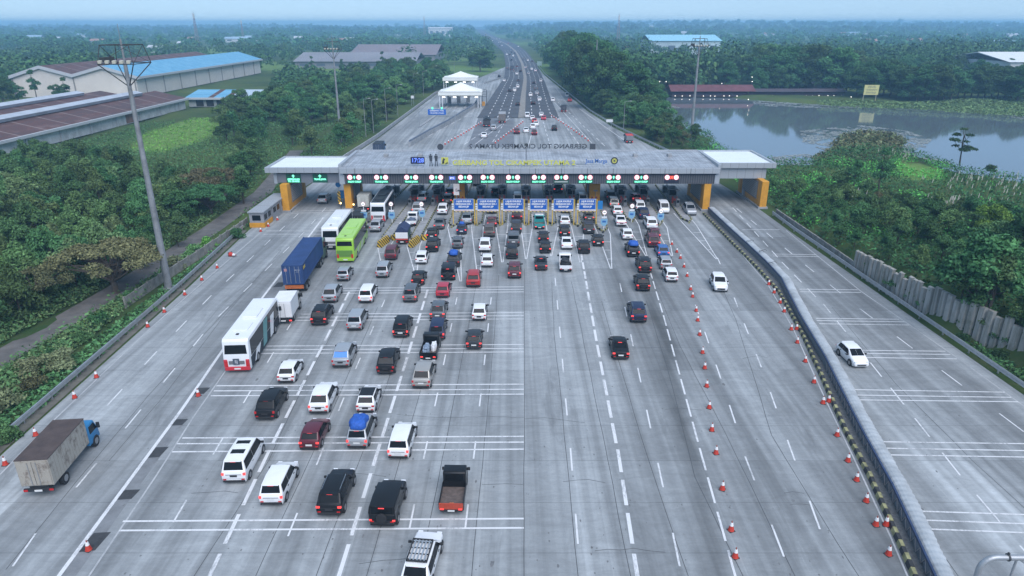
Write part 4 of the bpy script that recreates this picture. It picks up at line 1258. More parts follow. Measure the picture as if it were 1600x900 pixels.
b.box(-CW_, CW_, .0, .12, CZ + 2.4, CZ + 2.555); b.box(-CW_, CW_, 0, .12, CZ, CZ + .14)
b.obj('container_frame', cont, ct)
for sx in (1, -1):
    d = MB(); d.box(min(sx * .02, sx * 1.14), max(sx * .02, sx * 1.14), .02, .09, CZ + .15, CZ + 2.39); dd = d.obj('container_door', cont, ct)
    for k in (.3, .8):
        hb = MB(); hb.tube((sx * k, -.01, CZ + .16), (sx * k, -.01, CZ + 2.38), .028, 6); hb.obj('locking_bar', mat('steel_bar', (.4, .41, .42), .5, .6), dd)
text('container_marking', 'HMU 4201', .16, mat('mark_white', (.7, .72, .75), .7), (.62, -.02, CZ + 1.9), ct, depth=.005)
text('container_marking', '45 G1', .14, mat('mark_white', (.7, .72, .75), .7), (.62, -.02, CZ + 1.65), ct, depth=.005)
lb = MB(); lb.box(-1.0, -.66, -.006, .015, CZ + 1.75, CZ + 2.1); lb.obj('warning_label', mat('label_red', (.5, .25, .25), .7), ct)
lb = MB(); lb.box(CW_ + .012, CW_ + .02, .6, 1.7, CZ + 1.75, CZ + 2.15); lb.obj('side_logo', mat('logo_amber', (.5, .36, .05), .6), ct)
b = MB(); b.box(-.9, .9, .3, CL - .2, 1.0, 1.32); b.obj('chassis', plast, ct)
b = MB(); b.box(-1.15, 1.15, .05, .25, .75, 1.2); b.obj('rear_beam', mat('orange_beam', (.45, .12, .03), .6, var=.3, vscale=3), ct)
wheel_set(ct, [(sx * 1.0, yv) for sx in (1, -1) for yv in (1.4, 2.7, 10.2, 11.5, 14.6)], .52, .5)
truck_cab(ct, CL + .5, 2.4, 1.2, 3.1, mat('cab_green', (.10, .16, .13), .5, var=.1))
b = MB(); b.box(-.5, .5, CL - .2, CL + 2.4, .65, .98); b.obj('tractor_frame', plast, ct)

def bus(px, py, label, L, h, m_body, m_roof, m_low, turn=0.0, rear_win=(1.55, 2.75), side_dark=True, m_belly=None, stripes=None):
    X, Y = place(px, py, .3)
    root = thing('coach_bus', label, 'bus', (X, Y, 0), -math.atan(heading(X, Y) + turn), 'coaches queueing at the toll gate')
    w = 1.25
    b = MB()
    prof = [(0.10, .35), (0.0, .9), (.03, 1.6), (.28, h - .25), (.5, h), (L - .9, h), (L - .35, h - .35), (L - .05, 1.3), (L, .9), (L - .05, .35)]
    b.prism(prof, 'x', -w, w)
    b.obj('body', m_body, root, .09, smooth=True, seg=3)
    r = MB(); r.prism([(.45, h + .003), (.55, h + .03), (L - 1.1, h + .03), (L - .95, h + .003)], 'x', -w * .9, w * .9); r.obj('roof', m_roof, root)
    for (y0, y1, z1) in ((L * .18, L * .34, .10), (L * .45, L * .66, .17)):
        r = MB(); r.box(-.72, .72, y0, y1, h + .03, h + .03 + z1); r.obj('air_conditioner', m_roof, root, .04)
    r = MB(); r.box(-.14, .14, L * .10, L * .10 + .3, h + .03, h + .1); r.obj('roof_hatch', plast, root, .02)
    za, zb = rear_win
    def yr(z): return interp(z, [.9, 1.6, h - .25], [0, .03, .28])
    g = MB(); g.quad((-w * .86, yr(za) - .012, za), (w * .86, yr(za) - .012, za), (w * .80, yr(zb) - .012, zb), (-w * .80, yr(zb) - .012, zb)); g.obj('rear_window', glass, root)
    g = MB(); g.quad((-w * .9, L - .06 + .015, 1.3), (w * .9, L - .06 + .015, 1.3), (w * .85, L - .33, h - .4), (-w * .85, L - .33, h - .4)); g.obj('windscreen', glass, root)
    for sx in (1, -1):
        g = MB(); g.box(sx * (w + .006) - .006, sx * (w + .006) + .006, .75, L - .7, 1.55, h - .38); sw = g.obj('side_window', glass, root)
        if m_belly:
            g = MB(); g.box(sx * (w + .004) - .004, sx * (w + .004) + .004, .5, L - .8, .42, 1.5); g.obj('side_panel', m_belly, root)
        if stripes:
            for k, (y0, y1, z0, z1, m_) in enumerate(stripes):
                g = MB(); g.poly([(sx * (w + .016), y0, z0), (sx * (w + .016), y0 + (y1 - y0) * .55, z0), (sx * (w + .016), y1, z1), (sx * (w + .016), y0 + (y1 - y0) * .35, z1)]); g.obj('side_graphic', m_, root)
        l = MB(); l.box(sx * w * .80 - .14, sx * w * .80 + .14, -.05, .06, .75, 1.35); l.obj('tail_light', lampr, root, .03)
        m_ = MB(); m_.box(min(sx * w, sx * (w + .28)), max(sx * w, sx * (w + .28)), L - .45, L - .3, 1.8, 2.3); m_.obj('mirror', plast, root, .04)
    lo = MB(); lo.box(-w * .97, w * .97, -.04, .3, .32, .72); lo.obj('bumper', m_low, root, .05)
    p = MB(); p.box(-.3, .3, -.06, -.03, .45, .6); p.obj('number_plate', plate_w, root)
    e = MB(); e.box(-.75, .75, -.025, .02, .98, 1.35); e.obj('engine_cover', mat('engine_grille', (.16, .16, .17), .7, var=.3, vscale=8), root)
    wheel_set(root, [(sx * (w - .12), yv) for sx in (1, -1) for yv in (2.6, L - 2.6)], .5, .3)
    return root
bw = mat('bus_white', (.76, .78, .80), .3, coat=.3, var=.04, vscale=.5)
bred = mat('bus_red', (.55, .03, .045), .4, coat=.2)
bdark = mat('bus_charcoal', (.02, .026, .034), .45, spec=.2)
bteal = mat('bus_teal', (.12, .30, .30), .4)
b1 = bus(372, 579, 'white coach with dark flanks and red rear bumper nearest the camera', 11.8, 3.55, bw, bw, bred, turn=-.02, rear_win=(2.05, 2.95), m_belly=bdark, stripes=[(1.5, 4.0, .5, 1.5, bw), (4.6, 7.0, .6, 3.1, bteal), (7.2, 9.4, .45, 2.6, bw)])
for sx in (1, -1):
    m_ = MB(); m_.box(sx * 1.05 - .17, sx * 1.05 + .17, -.045, .08, .72, 1.5); m_.obj('rear_corner', bred, b1, .03)
m_ = MB(); m_.box(-.33, .27, -.06, -.02, .95, 1.6); m_.obj('emblem_plate', mat('emblem_dark', (.07, .09, .12), .5), b1)
text('emblem', 'SJ', .42, mat('mark_white', (.7, .72, .75), .7), (-.03, -.065, 1.28), b1, depth=.005)
text('rear_lettering', 'PARIWISATA', .2, mat('mark_white', (.7, .72, .75), .7), (0, .235, 3.02), b1, depth=.005, rot=(R(75), 0, 0), fit=1.1)
bus(517, 388, 'white coach ahead of the blue container, beside the green bus', 11.8, 3.5, bw, bw, plast, rear_win=(2.0, 2.95), turn=-.0, stripes=[(2.2, 5.0, .6, 1.9, mat('bus_violet', (.12, .12, .38), .4)), (5.5, 7.5, .6, 1.6, mat('bus_gold', (.45, .33, .10), .4))])
lime = mat('bus_lime', (.30, .55, .05), .35, coat=.3, var=.06, vscale=.4)
lime_roof = mat('bus_lime_roof', (.36, .60, .16), .5, var=.06, vscale=.6)
b3 = bus(540, 408, 'bright lime green coach with dark side windows', 11.8, 3.6, lime, lime_roof, lime, rear_win=(2.5, 3.15), stripes=[(2, 4.5, .5, 1.4, mat('bus_pale', (.45, .52, .40), .5)), (5, 8, .5, 1.45, mat('bus_pale', (.45, .52, .40), .5))])
m_ = MB(); m_.box(-1.08, 1.08, -.035, .06, 1.0, 1.9); m_.obj('rear_panel', mat('bus_green_dark', (.12, .26, .05), .5), b3, .03)
text('rear_lettering', 'GREEN LINE', .3, mat('mark_white', (.7, .72, .75), .7), (0, -.045, 1.7), b3, depth=.005, fit=1.5) if False else None
bus(591, 346, 'black roofed coach with white and red rear at the booth', 11.5, 3.5, bw, bdark, bred, rear_win=(2.0, 2.85), m_belly=bdark)

# ---------------------------------------------------------------- traffic beyond the gate
FAR = [(770.8, 203.4, 'mpv', 'silver'), (756, 215, 'sedan', 'white'), (822, 207, 'sedan', 'white'), (832.6, 201, 'mpv', 'white'), (835, 210.8, 'mpv', 'maroon'), (838, 196.4, 'sedan', 'white'), (835, 191.5, 'hatch', 'red'),
       (832, 187, 'hatch', 'white'), (824, 183.6, 'van', 'white'), (845.8, 181.4, 'hatch', 'white'), (849.6, 187, 'hatch', 'crimson'), (866.4, 203.8, 'mpv', 'black'), (807.6, 209, 'suv', 'maroon'),
       (833, 163.5, 'suv', 'black'), (843, 157.4, 'mpv', 'white'), (829, 150.4, 'mpv', 'white'), (838.8, 147.8, 'mpv', 'silver'), (809, 165, 'mpv', 'black'), (804, 142.5, 'mpv', 'white'), (796, 143.4, 'mpv', 'black'),
       (809, 137, 'mpv', 'white'), (810, 127.6, 'mpv', 'dark grey'), (787.7, 127, 'hatch', 'white'), (780, 120.6, 'suv', 'black'), (837.5, 140, 'mpv', 'grey'), (834.4, 131, 'suv', 'black'), (845, 127.6, 'mpv', 'white'),
       (863.8, 158.3, 'mpv', 'white'), (886, 151, 'van', 'white'), (890.4, 158.5, 'hatch', 'red'), (836.7, 111.4, 'mpv', 'white'), (826, 116, 'mpv', 'silver'), (821, 106.6, 'mpv', 'silver'), (802, 113.6, 'mpv', 'grey'), (794, 107.5, 'mpv', 'black'), (808, 105, 'mpv', 'black')]
ROADL = ['on the pale concrete just past the gate roof', 'on the wide asphalt highway']
FAR.sort(key=lambda t: -t[1])
cnt = {}
for (x, y, kd, c) in FAR:
    where = 'pale concrete beyond the gate roof' if y > 180 else 'asphalt highway'
    k = (c, kd, where); cnt[k] = cnt.get(k, 0) + 1
tot = dict(cnt); cnt = {}
for (x, y, kd, c) in FAR:
    where = 'pale concrete beyond the gate roof' if y > 180 else 'asphalt highway'
    k = (c, kd, where); i = cnt.get(k, 0); cnt[k] = i + 1
    lab = f"{c} {KNAME[kd]} on the {where}" if tot[k] == 1 else f"{c} {KNAME[kd]} on the {where}, {ORD[i]} of {tot[k]} counting outward"
    onc = (y < 180 and 803 - (y - 110) * .0 < x < 814 + (y - 100) * .1 and False)
    car(x, y, kd, c, lab, on=(c in ('red', 'maroon', 'crimson') or y < 112), group='cars on the highway beyond the gate', detail=0, turn=0)
box_truck(760, 196, 'truck with black peaked tarp beyond the gate roof', 5, 1.15, 2.2, .95, mat('dark_box', (.06, .06, .07), .8), black_tarp, paint('maroon'), rear='tent', group='trucks beyond the gate')
box_truck(784.5, 190.5, 'brown coach-like box truck beyond the gate roof', 7, 1.2, 3.2, .95, mat('brown_box', (.17, .15, .14), .8, var=.3), mat('grey_roof', (.3, .31, .32), .8), paint('white'), group='trucks beyond the gate')
box_truck(881, 173, 'dark tanker-like truck on the highway shoulder beyond the gate', 3.4, 1.0, 2.4, .85, mat('dark_box', (.06, .06, .07), .8), black_tarp, paint('dark grey'), group='trucks beyond the gate')
box_truck(800, 109, 'dark truck far along the asphalt highway', 6, 1.2, 3.2, .95, mat('dark_box', (.06, .06, .07), .8), black_tarp, paint('dark grey'), group='trucks beyond the gate')
box_truck(984, 221, 'truck with bright red roof stopped at the shoulder near the lake trees', 3.6, 1.0, 2.2, .85, mat('grey_box', (.2, .21, .22), .8), mat('red_roof', (.55, .05, .04), .6), paint('dark grey'), group='trucks beyond the gate')
# the distant jam: far cars, a few pixels each
random.seed(3)
jam = []
rj = random.Random(5)
for lane_f, n_, y0, y1 in ((.10, 16, 470, 1900), (.22, 20, 470, 2200), (.33, 22, 460, 2400), (.44, 18, 480, 2300), (.66, 12, 480, 1700), (.78, 12, 470, 1600), (.90, 8, 500, 1400)):
    n_ = int(n_ * .36)
    for k in range(n_):
        yv = y0 + (y1 - y0) * ((k + rj.uniform(.1, .9)) / n_) ** 1.5
        xa = interp(yv, [p[1] for p in AL], [p[0] for p in AL]); xb = interp(yv, [p[1] for p in AR], [p[0] for p in AR])
        jam.append((xa + (xb - xa) * lane_f, yv, rj.choice(['white', 'white', 'white', 'black', 'silver', 'grey', 'dark grey', 'red'])))
for (x, yv, c) in jam:
    z = .04 + yv * .0004 + (float(height(x, yv)) if yv > 1700 else 0)
    root = thing('minivan', 'tiny distant car in the jam far along the highway', 'car', (x, yv, z), rj.uniform(-.01, .03), 'distant cars in the highway jam')
    for (nm, me, role, loc, sub) in car_proto('mpv'):
        if nm in ('body', 'rear_window', 'tail_light'):
            put(nm, me, root, paint(c) if role == 'paint' else (lampr if role == 'tail' else None), loc)

# ================================================================ TOLL GATE
alu = mat('silver_cladding', (.40, .42, .45), .5, .25, var=.08, vscale=.4)
n = NT(alu); xyz = n.sep()
sm_ = n.math('LESS_THAN', n.math('FRACT', n.math('DIVIDE', xyz[0], 1.55)), .03)
n.link(n.mix(sm_, (.40, .43, .46), (.16, .17, .19)), n.b.inputs['Base Color'])
roofm = mat('ribbed_metal_roof', (.40, .43, .46), .5, .2)
n = NT(roofm); xyz = n.sep()
rib = n.math('LESS_THAN', n.math('FRACT', n.math('DIVIDE', xyz[0], .55)), .16)
st_ = n.noise(n.mapping((1.6, .12, 1)), 1.0, 6, .7)
mo = n.rng(n.noise(n.mapping((.22, .45, 1)), 1.0, 7, .8, .6), .46, .64, 0, .8)
c_ = n.mix(n.rng(st_, .35, .65, 0, .75), (.50, .53, .56), (.27, .285, .31))
n.link(n.mix(n.math('MULTIPLY', rib, .45), n.mix(mo, c_, (.15, .155, .165)), (.17, .18, .2)), n.b.inputs['Base Color'])
wroof = mat('white_membrane_roof', (.72, .77, .78), .6, var=.05, vscale=.3)
clad = mat('dark_cladding', (.10, .105, .12), .5, .2)
n = NT(clad); xyz = n.sep()
rib = n.math('LESS_THAN', n.math('FRACT', n.math('DIVIDE', xyz[0], .42)), .4)
n.link(n.mix(rib, (.115, .115, .125), (.055, .06, .072)), n.b.inputs['Base Color'])
dkn = mat('dark_navy_trim', (.02, .024, .045), .5)
soff = mat('soffit', (.12, .125, .13), .9)
dsteel_ = mat('dark_steel', (.06, .065, .07), .6, .3)
gate = thing('toll_gate', 'long silver roofed toll gate with dark fascia and amber columns spanning the plaza', 'toll gate', (0, 122, 0))
O = gate.location
def gbox(nm, m, x0, x1, y0, y1, z0, z1, bev=.02, parent=None):
    mb = MB(O); mb.box(x0, x1, y0, y1, z0, z1)
    return mb.obj(nm, m, parent or gate, bev, loc=(0, 0, 0)) if parent is None else mb.obj(nm, m, parent, bev)
GF, GB = 120.9, 135.7
mb = MB(O); mb.hexa([(-30.6, GF + .3, 7.82), (36.9, GF + .3, 7.82), (36.9, GB, 8.25), (-30.6, GB, 8.25)], [(-30.6, GF + .3, 8.0), (36.9, GF + .3, 8.0), (36.9, GB, 8.45), (-30.6, GB, 8.45)])
mb.obj('main_roof', roofm, gate)
gbox('roof_fascia', alu, -30.7, 37.0, GF - .25, GF + .29, 7.0, 7.98)
for x in (-30.95, 36.75): gbox('roof_edge', alu, x, x + .55, GF + .3, GB + .1, 7.3, 8.56)
gbox('roof_edge', alu, -30.4, 36.75, GB + .002, GB + .3, 7.2, 8.62)
gbox('shadow_gap', dkn, -30.2, 36.5, GF + .12, GF + .6, 6.72, 6.998)
gbox('front_cladding', clad, -30.0, 36.3, GF + .35, GF + .8, 5.05, 6.718)
gbox('cladding_end', alu, 36.32, 37.2, GF + .2, GF + 4, 5.1, 6.998)
gbox('cladding_end', alu, -30.95, -30.02, GF + .2, GF + 1.4, 5.0, 6.998)
gbox('soffit', soff, -29.9, 36.2, GF + .82, GB - .5, 6.5, 7.2)
# wings
gbox('wing_fascia', alu, -44.2, -30.72, 121.3, 121.75, 7.0, 7.95)
gbox('wing_fascia', alu, -44.2, -43.75, 121.76, 132.4, 7.0, 7.95)
gbox('wing_fascia', alu, -44.2, -31.0, 132.42, 132.8, 7.0, 7.95)
gbox('wing_roof', wroof, -43.74, -30.97, 121.77, 132.4, 7.3, 7.74)
gbox('wing_cladding', mat('grey_cladding', (.21, .22, .245), .5, .2), -42.4, -30.97, 122.2, 122.7, 5.05, 6.7)
gbox('wing_cladding_end', alu, -43.0, -42.42, 122.1, 131.5, 4.9, 6.99)
gbox('wing_fascia', alu, 37.02, 48.8, 125.6, 126.05, 7.0, 7.95)
gbox('wing_fascia', alu, 48.35, 48.8, 126.06, 139.2, 7.0, 7.95)
gbox('wing_fascia', alu, 37.32, 48.8, 139.22, 139.6, 7.0, 7.95)
gbox('wing_roof', wroof, 37.32, 48.33, 126.06, 139.2, 7.3, 7.70)
gbox('wing_cladding', alu, 37.22, 47.3, 126.2, 126.7, 4.95, 6.98)
gbox('wing_soffit', soff, -42.3, -31.0, 122.75, 132, 6.4, 7.0)
gbox('wing_soffit', soff, 37.4, 47.2, 126.75, 139, 6.4, 7.0)
# columns: amber posts with a grey text panel between
panelm = mat('column_panel', (.22, .22, .22), .7, var=.2, vscale=2)
def column(x, y0, y1, w=1.25, panel=True, label=None):
    c = MB(O); c.box(x - w / 2, x + w / 2, y0, y0 + 1.5, 0, 5.05)
    co = c.obj('column', amber, gate, .04)
    c = MB(O); c.box(x - w / 2 + .1, x + w / 2 - .1, y0 + 1.52, y1 - 1.42, 0, 5.02); c.obj('column_web', amber, co)
    c = MB(O); c.box(x - w / 2, x + w / 2, y1 - 1.4, y1, 0, 5.05); c.obj('column_post', amber, co, .04)
    for s in (1, -1):
        c = MB(O); c.box(x + s * (w / 2 - .05) - .03, x + s * (w / 2 - .05) + .03, y0 + 2.3, y1 - 2.3, 1.3, 4.6); p = c.obj('column_panel', panelm, co)
        for k in range(9):
            l = MB(O); l.box(x + s * (w / 2) - .04, x + s * (w / 2) + .04, y0 + 2.6, y1 - 2.6, 1.6 + k * .32, 1.74 + k * .32); l.obj('panel_slat', mat('panel_slat', (.36, .35, .33), .6), co)
    c = MB(O); c.box(x - w / 2 - .25, x + w / 2 + .25, y0 - .25, y1 + .25, 0, .35); c.obj('plinth', grey_conc, co)
column(-40.9, 120.4, 131.5)
column(-29.9, 122.0, 132)
column(35.3, 121.3, 133)
column(46.3, 123.0, 136)
column(-9.9, 126.5, 134, 2.0); column(15.6, 126.5, 134, 2.0)
for x in (-9.9, 15.6): gbox('cross_beam', soff, x - .8, x + .8, GF + .9, GB - .6, 5.6, 6.5)
# roof lettering and emblems (children of the gate)
ylw = mat('yellow_letters', (.56, .56, .10), .5)
dkl = mat('dark_letters', (.05, .055, .065), .6)
blu = mat('blue_letters', (.03, .13, .40), .5)
yF = 122.2
def roofz(Y): return 7.98 + (Y - GF - .3) * .45 / (GB - GF - .3)
z0 = roofz(yF)
def gtext(s, size, m, xpx0, xpx1, Y, z, mirror=False, bold=.01, depth=.05, nm='name_lettering'):
    xa, xb = XAT(xpx0, Y, z), XAT(xpx1, Y, z)
    t = text(nm, s, size, m, Vector(((xa + xb) / 2, Y, z)) - O, gate, depth=depth, bold=bold, mirror=mirror, fit=(xb - xa))
    return t
gtext('GERBANG TOL CIKAMPEK UTAMA 2', 1.15, ylw, 707, 899, yF, z0 + .62, bold=.035)
gtext('GERBANG TOL CIKAMPEK UTAMA 2', 1.25, dkl, 733, 917, GB + .1, 8.62 + .66, mirror=True, bold=.02)
t = gtext('Jasa Marga', 1.0, blu, 915, 949, yF, z0 + .95)
fr = MB(O)
for zz in (.12, 1.1): fr.tube((XAT(705, yF), yF + .12, z0 + zz), (XAT(950, yF), yF + .12, z0 + zz), .035, 6)
for x in np.arange(-11, 17.5, 1.7): fr.tube((x, yF + .12, z0 - .1), (x, yF + .12, z0 + 1.1), .03, 6)
fr.tube((XAT(733, GB), GB + .2, 8.75), (XAT(930, GB), GB + .2, 8.75), .035, 6)
fr.obj('sign_frame', steel, gate)
# clock
cx = XAT(652.5, yF, z0 + 1); 
gbox('clock_panel', mat('clock_navy', (.012, .016, .06), .4), cx - 1.25, cx + 1.25, yF, yF + .2, z0 + .45, z0 + 1.65)
text('clock_digits', '17:28', 1.05, mat('led_blue', (.1, .2, .8), .4, emit=(.15, .25, 1), estr=.45), Vector((cx, yF - .03, z0 + 1.05)) - O, gate, bold=.01, fit=2.05)
for s in (-1, 1): gbox('clock_leg', steel, cx + s * 1.1 - .05, cx + s * 1.1 + .05, yF + .05, yF + .15, z0 - .1, z0 + .45)
# yellow square emblem with dark blade shapes
ex = XAT(695, yF, z0 + 1)
gbox('square_emblem', ylw, ex - .62, ex + .62, yF, yF + .1, z0 + .35, z0 + 1.6)
mb = MB(O)
for pts in ([(-.5, .5), (-.1, .5), (-.1, .95), (.1, 1.3), (-.25, 1.5), (-.45, 1.0)], [(-.05, .45), (.5, .45), (.5, .85), (.2, .62)], [(-.5, .45), (-.3, .45), (-.1, .8), (-.2, .9)]):
    mb.poly([(ex + p[0], yF - .02, z0 + p[1]) for p in pts])
mb.obj('emblem_blade', dkl, gate, fixn=False)
# round emblem
ex = XAT(960, yF, z0 + 1)
mb = MB(O); mb.prism([(ex + .66 * math.cos(a), z0 + 1.0 + .66 * math.sin(a)) for a in np.linspace(0, 2 * math.pi, 24, endpoint=False)], 'y', yF, yF + .1); mb.obj('round_emblem', dkl, gate)
mb = MB(O); mb.prism([(ex + .42 * math.cos(a), z0 + 1.0 + .42 * math.sin(a)) for a in np.linspace(0, 2 * math.pi, 24, endpoint=False)], 'y', yF - .02, yF - .003); mb.obj('emblem_disc', ylw, gate)
mb = MB(O); mb.poly([(ex + (.34 if k % 2 else .13) * math.sin(math.pi * k / 5), yF - .03, z0 + 1.0 + (.34 if k % 2 else .13) * math.cos(math.pi * k / 5)) for k in range(10)]); mb.obj('emblem_star', dkl, gate, fixn=False)
# two dark slim figure-like emblems
for xp in (673.2, 681.5):
    ex = XAT(xp, yF, z0 + 1)
    mb = MB(O)
    mb.lathe([(.05, 0), (.14, .05), (.15, .22), (.05, .28)], 8, c=(ex, yF, z0 + 1.95))
    mb.hexa([(ex - .22, yF, z0 + .95), (ex + .22, yF, z0 + .95), (ex + .22, yF + .12, z0 + .95), (ex - .22, yF + .12, z0 + .95)], [(ex - .32, yF, z0 + 1.9), (ex + .32, yF, z0 + 1.9), (ex + .32, yF + .12, z0 + 1.9), (ex - .32, yF + .12, z0 + 1.9)])
    for s in (-1, 1): mb.tube((ex + s * .12, yF + .06, z0 + .95), (ex + s * .24, yF + .06, z0 - .1), .08, 6)
    mb.obj('slim_emblem', dkl, gate)
mb = MB(O); xq = XAT(822, GF + 6, 9); mb.tube((xq, GF + 6, 8), (xq, GF + 6, 11.4), .06, 6); mb.box(xq - .3, xq + .3, GF + 5.9, GF + 6.1, 10.9, 11.3); mb.obj('roof_pole', dsteel_, gate)
for xq in (-24, -17.5, 23.5, 30):
    mb = MB(O); mb.box(xq - .4, xq + .4, GF + 9, GF + 10.2, 8.2, 8.75); mb.obj('roof_vent', grey_conc, gate, .03)
for xq in np.arange(-28, 36, 4.6):
    mb = MB(O); mb.tube((xq, GF - .27, 7.0), (xq, GF - .27, 7.95), .035, 5); mb.obj('rain_pipe', dsteel_, gate)
# round speaker on the back parapet
sx_ = XAT(688, GB, 9)
mb = MB(O); mb.prism([(sx_ + .62 * math.cos(a), 9.2 + .62 * math.sin(a)) for a in np.linspace(0, 2 * math.pi, 20, endpoint=False)], 'y', GB + .05, GB + .2); mb.obj('round_back_emblem', dkl, gate)
mb = MB(O); x_ = XAT(926, GB, 9); mb.box(x_ - .55, x_ + .55, GB + .05, GB + .2, 8.75, 9.8); mb.obj('square_back_emblem', dkl, gate)

# lane signs on the fascia
ledw = mat('led_white', (.9, .9, .9), .4, emit=(1, .95, .97), estr=.45)
ledg = mat('led_green', (.1, .6, .35), .4, emit=(.25, 1, .65), estr=.5)
ledr = mat('led_red', (.7, .05, .03), .4, emit=(1, .10, .06), estr=.9)
sgreen = mat('sign_green', (.01, .10, .06), .5)
pinkr = mat('led_pink', (.6, .2, .25), .4, emit=(1, .35, .42), estr=.8)
names = ['first', 'second', 'third', 'fourth', 'fifth', 'sixth', 'seventh', 'eighth', 'ninth', 'tenth', 'eleventh', 'twelfth']
SIG = [(553.7, 'SALDO CUKUP'), (595.6, 'TRANS JAWA'), (642.5, 'TRANS JAWA'), (681.6, 'TRANS JAWA'), (726.8, 'SALDO CUKUP'), (762, 'SALDO CUKUP'), (801.6, 'SALDO CUKUP'), (842, 'SALDO CUKUP'), (877, ''), (915, 'SALDO CUKUP'), (958.8, 'SALDO CUKUP'), (1002, 'SALDO CUKUP'), (1049.5, 'X')]
sY = GF + .30
for i, (xp, wd) in enumerate(SIG):
    x = XAT(xp, sY, 6.1)
    red = wd == 'X'
    lab = 'lane signal lit with a red cross, closest to the lake side amber column' if red else (f'lane signal with green arrow and plain grey text bar, on the dark fascia' if not wd else f'green arrow lane signal reading {wd.lower()}, {names[i]} along the fascia from the tree side')
    s = thing('lane_signal', lab, 'lane sign', (x, sY, 5.3), 0, 'lane signals on the gate fascia')
    mb = MB(); mb.box(-1.35, 1.35, -.02, .04, -.12, .40); mb.obj('text_panel', dkn if red else sgreen, s)
    mb = MB(); mb.box(-.38, .38, -.02, .04, .55, 1.32); mb.obj('arrow_panel', mat('sign_red', (.35, .02, .02), .5) if red else sgreen, s)
    for k in (-1, 1):
        mb = MB(); mb.prism([(k * .80 + .43 * math.cos(a), .93 + .43 * math.sin(a)) for a in np.linspace(0, 2 * math.pi, 20, endpoint=False)], 'y', -.06, .04); d = mb.obj('speed_disc', pinkr, s)
        mb = MB(); mb.prism([(k * .80 + .33 * math.cos(a), .93 + .33 * math.sin(a)) for a in np.linspace(0, 2 * math.pi, 20, endpoint=False)], 'y', -.075, -.062); mb.obj('disc_face', ledw, d)
        text('disc_number', '5' if k > 0 else '10', .42, pinkr, (k * .82, -.085, .93), d, depth=.004)
    if red:
        mb = MB()
        for a in (45, -45):
            c, q = math.cos(R(a)), math.sin(R(a))
            mb.hexa([(-.3 * c - .07 * q, -.05, .93 - .3 * q + .07 * c), (.3 * c - .07 * q, -.05, .93 + .3 * q + .07 * c), (.3 * c + .07 * q, -.05, .93 + .3 * q - .07 * c), (-.3 * c + .07 * q, -.05, .93 - .3 * q - .07 * c)], [(-.3 * c - .07 * q, -.03 + a * .0001, .93 - .3 * q + .07 * c), (.3 * c - .07 * q, -.03 + a * .0001, .93 + .3 * q + .07 * c), (.3 * c + .07 * q, -.03 + a * .0001, .93 + .3 * q - .07 * c), (-.3 * c + .07 * q, -.03 + a * .0001, .93 - .3 * q - .07 * c)])
        mb.obj('cross', ledr, s, fixn=True)
    else:
        mb = MB(); mb.poly([(0, -.03, 1.25), (.26, -.03, .93), (.1, -.03, .93), (.1, -.03, .64), (-.1, -.03, .64), (-.1, -.03, .93), (-.26, -.03, .93)][::-1]); mb.obj('arrow', ledg, s, fixn=False)
        if wd: text('lettering', wd, .40, ledg, (0, -.04, .14), s, bold=.025, depth=.012, fit=2.35)
        else:
            mb = MB(); mb.box(-1.2, 1.2, -.04, -.021, .02, .26); mb.obj('text_bar', mat('text_bar_grey', (.42, .47, .45), .6), s)
for xp, lines, lab in ((458.5, ('GERBANG', 'TOL CIKAMPEK'), 'green sign with up arrow over two text lines on the tree side wing'), (500, ('TRANS JAWA',), 'green sign with up arrow over one text line on the tree side wing')):
    Yw = 122.05
    x = XAT(xp, Yw, 6)
    s = thing('lane_signal', lab, 'lane sign', (x, Yw, 5.25), 0, 'green signs on the wing')
    mb = MB(); mb.box(-1.3, 1.3, -.03, .1, -.15, 1.45); mb.obj('sign_panel', sgreen, s)
    mb = MB(); mb.poly([(0, -.05, 1.35), (.34, -.05, 1.0), (.12, -.05, 1.0), (.12, -.05, .75), (-.12, -.05, .75), (-.12, -.05, 1.0), (-.34, -.05, 1.0)][::-1]); mb.obj('arrow', ledg, s, fixn=False)
    for k, l in enumerate(lines): text('lettering', l, .40, ledg, (0, -.05, .45 - k * .38), s, bold=.025, depth=.012, fit=2.2)
x = XAT(706.5, sY, 6); s = thing('info_sign', 'small blue lit sign between lane signals on the fascia', 'sign', (x, sY, 5.9))
mb = MB(); mb.box(-.55, .55, -.02, .04, -.1, .5); mb.obj('panel', mat('sign_blue_lit', (.05, .12, .5), .4, emit=(.2, .3, 1), estr=.15), s)
text('lettering', 'ETC', .4, ledw, (0, -.04, .2), s, depth=.01)

# ================================================================ TOLL ISLANDS, BOOTHS, OVERHEAD SIGNS
ISL = [((566, 352), (640, 283)), ((600, 378), (672, 283)), ((646, 378), (700, 283)), ((707, 355), (733, 283)), ((745, 353), (757, 283)), ((783, 352), (786, 283)), ((823, 352), (821, 283)), ((863, 352), (853, 283)), ((903, 354), (884, 283)), ((943, 363), (916, 283)), ((988, 347), (955, 283)), ((1031, 352), (985, 283)), ((1077, 348), (1030, 290))]
slabm = mat('island_concrete', (.27, .275, .28), .9, var=.3, vscale=1.5)
boothm = mat('booth_grey', (.17, .18, .19), .6, var=.15, vscale=1)
broof = mat('booth_roof', (.28, .30, .32), .6, var=.15, vscale=1)
redp = mat('red_paint', (.33, .045, .04), .6, var=.2, vscale=2)
IN = ['first', 'second', 'third', 'fourth', 'fifth', 'sixth', 'seventh', 'eighth', 'ninth', 'tenth', 'eleventh', 'twelfth', 'thirteenth']
def isl_x(i, Y):
    (a, b) = ISL[i]; A, B = G(*a), G(*b)
    return A[0] + (B[0] - A[0]) * (Y - A[1]) / (B[1] - A[1])
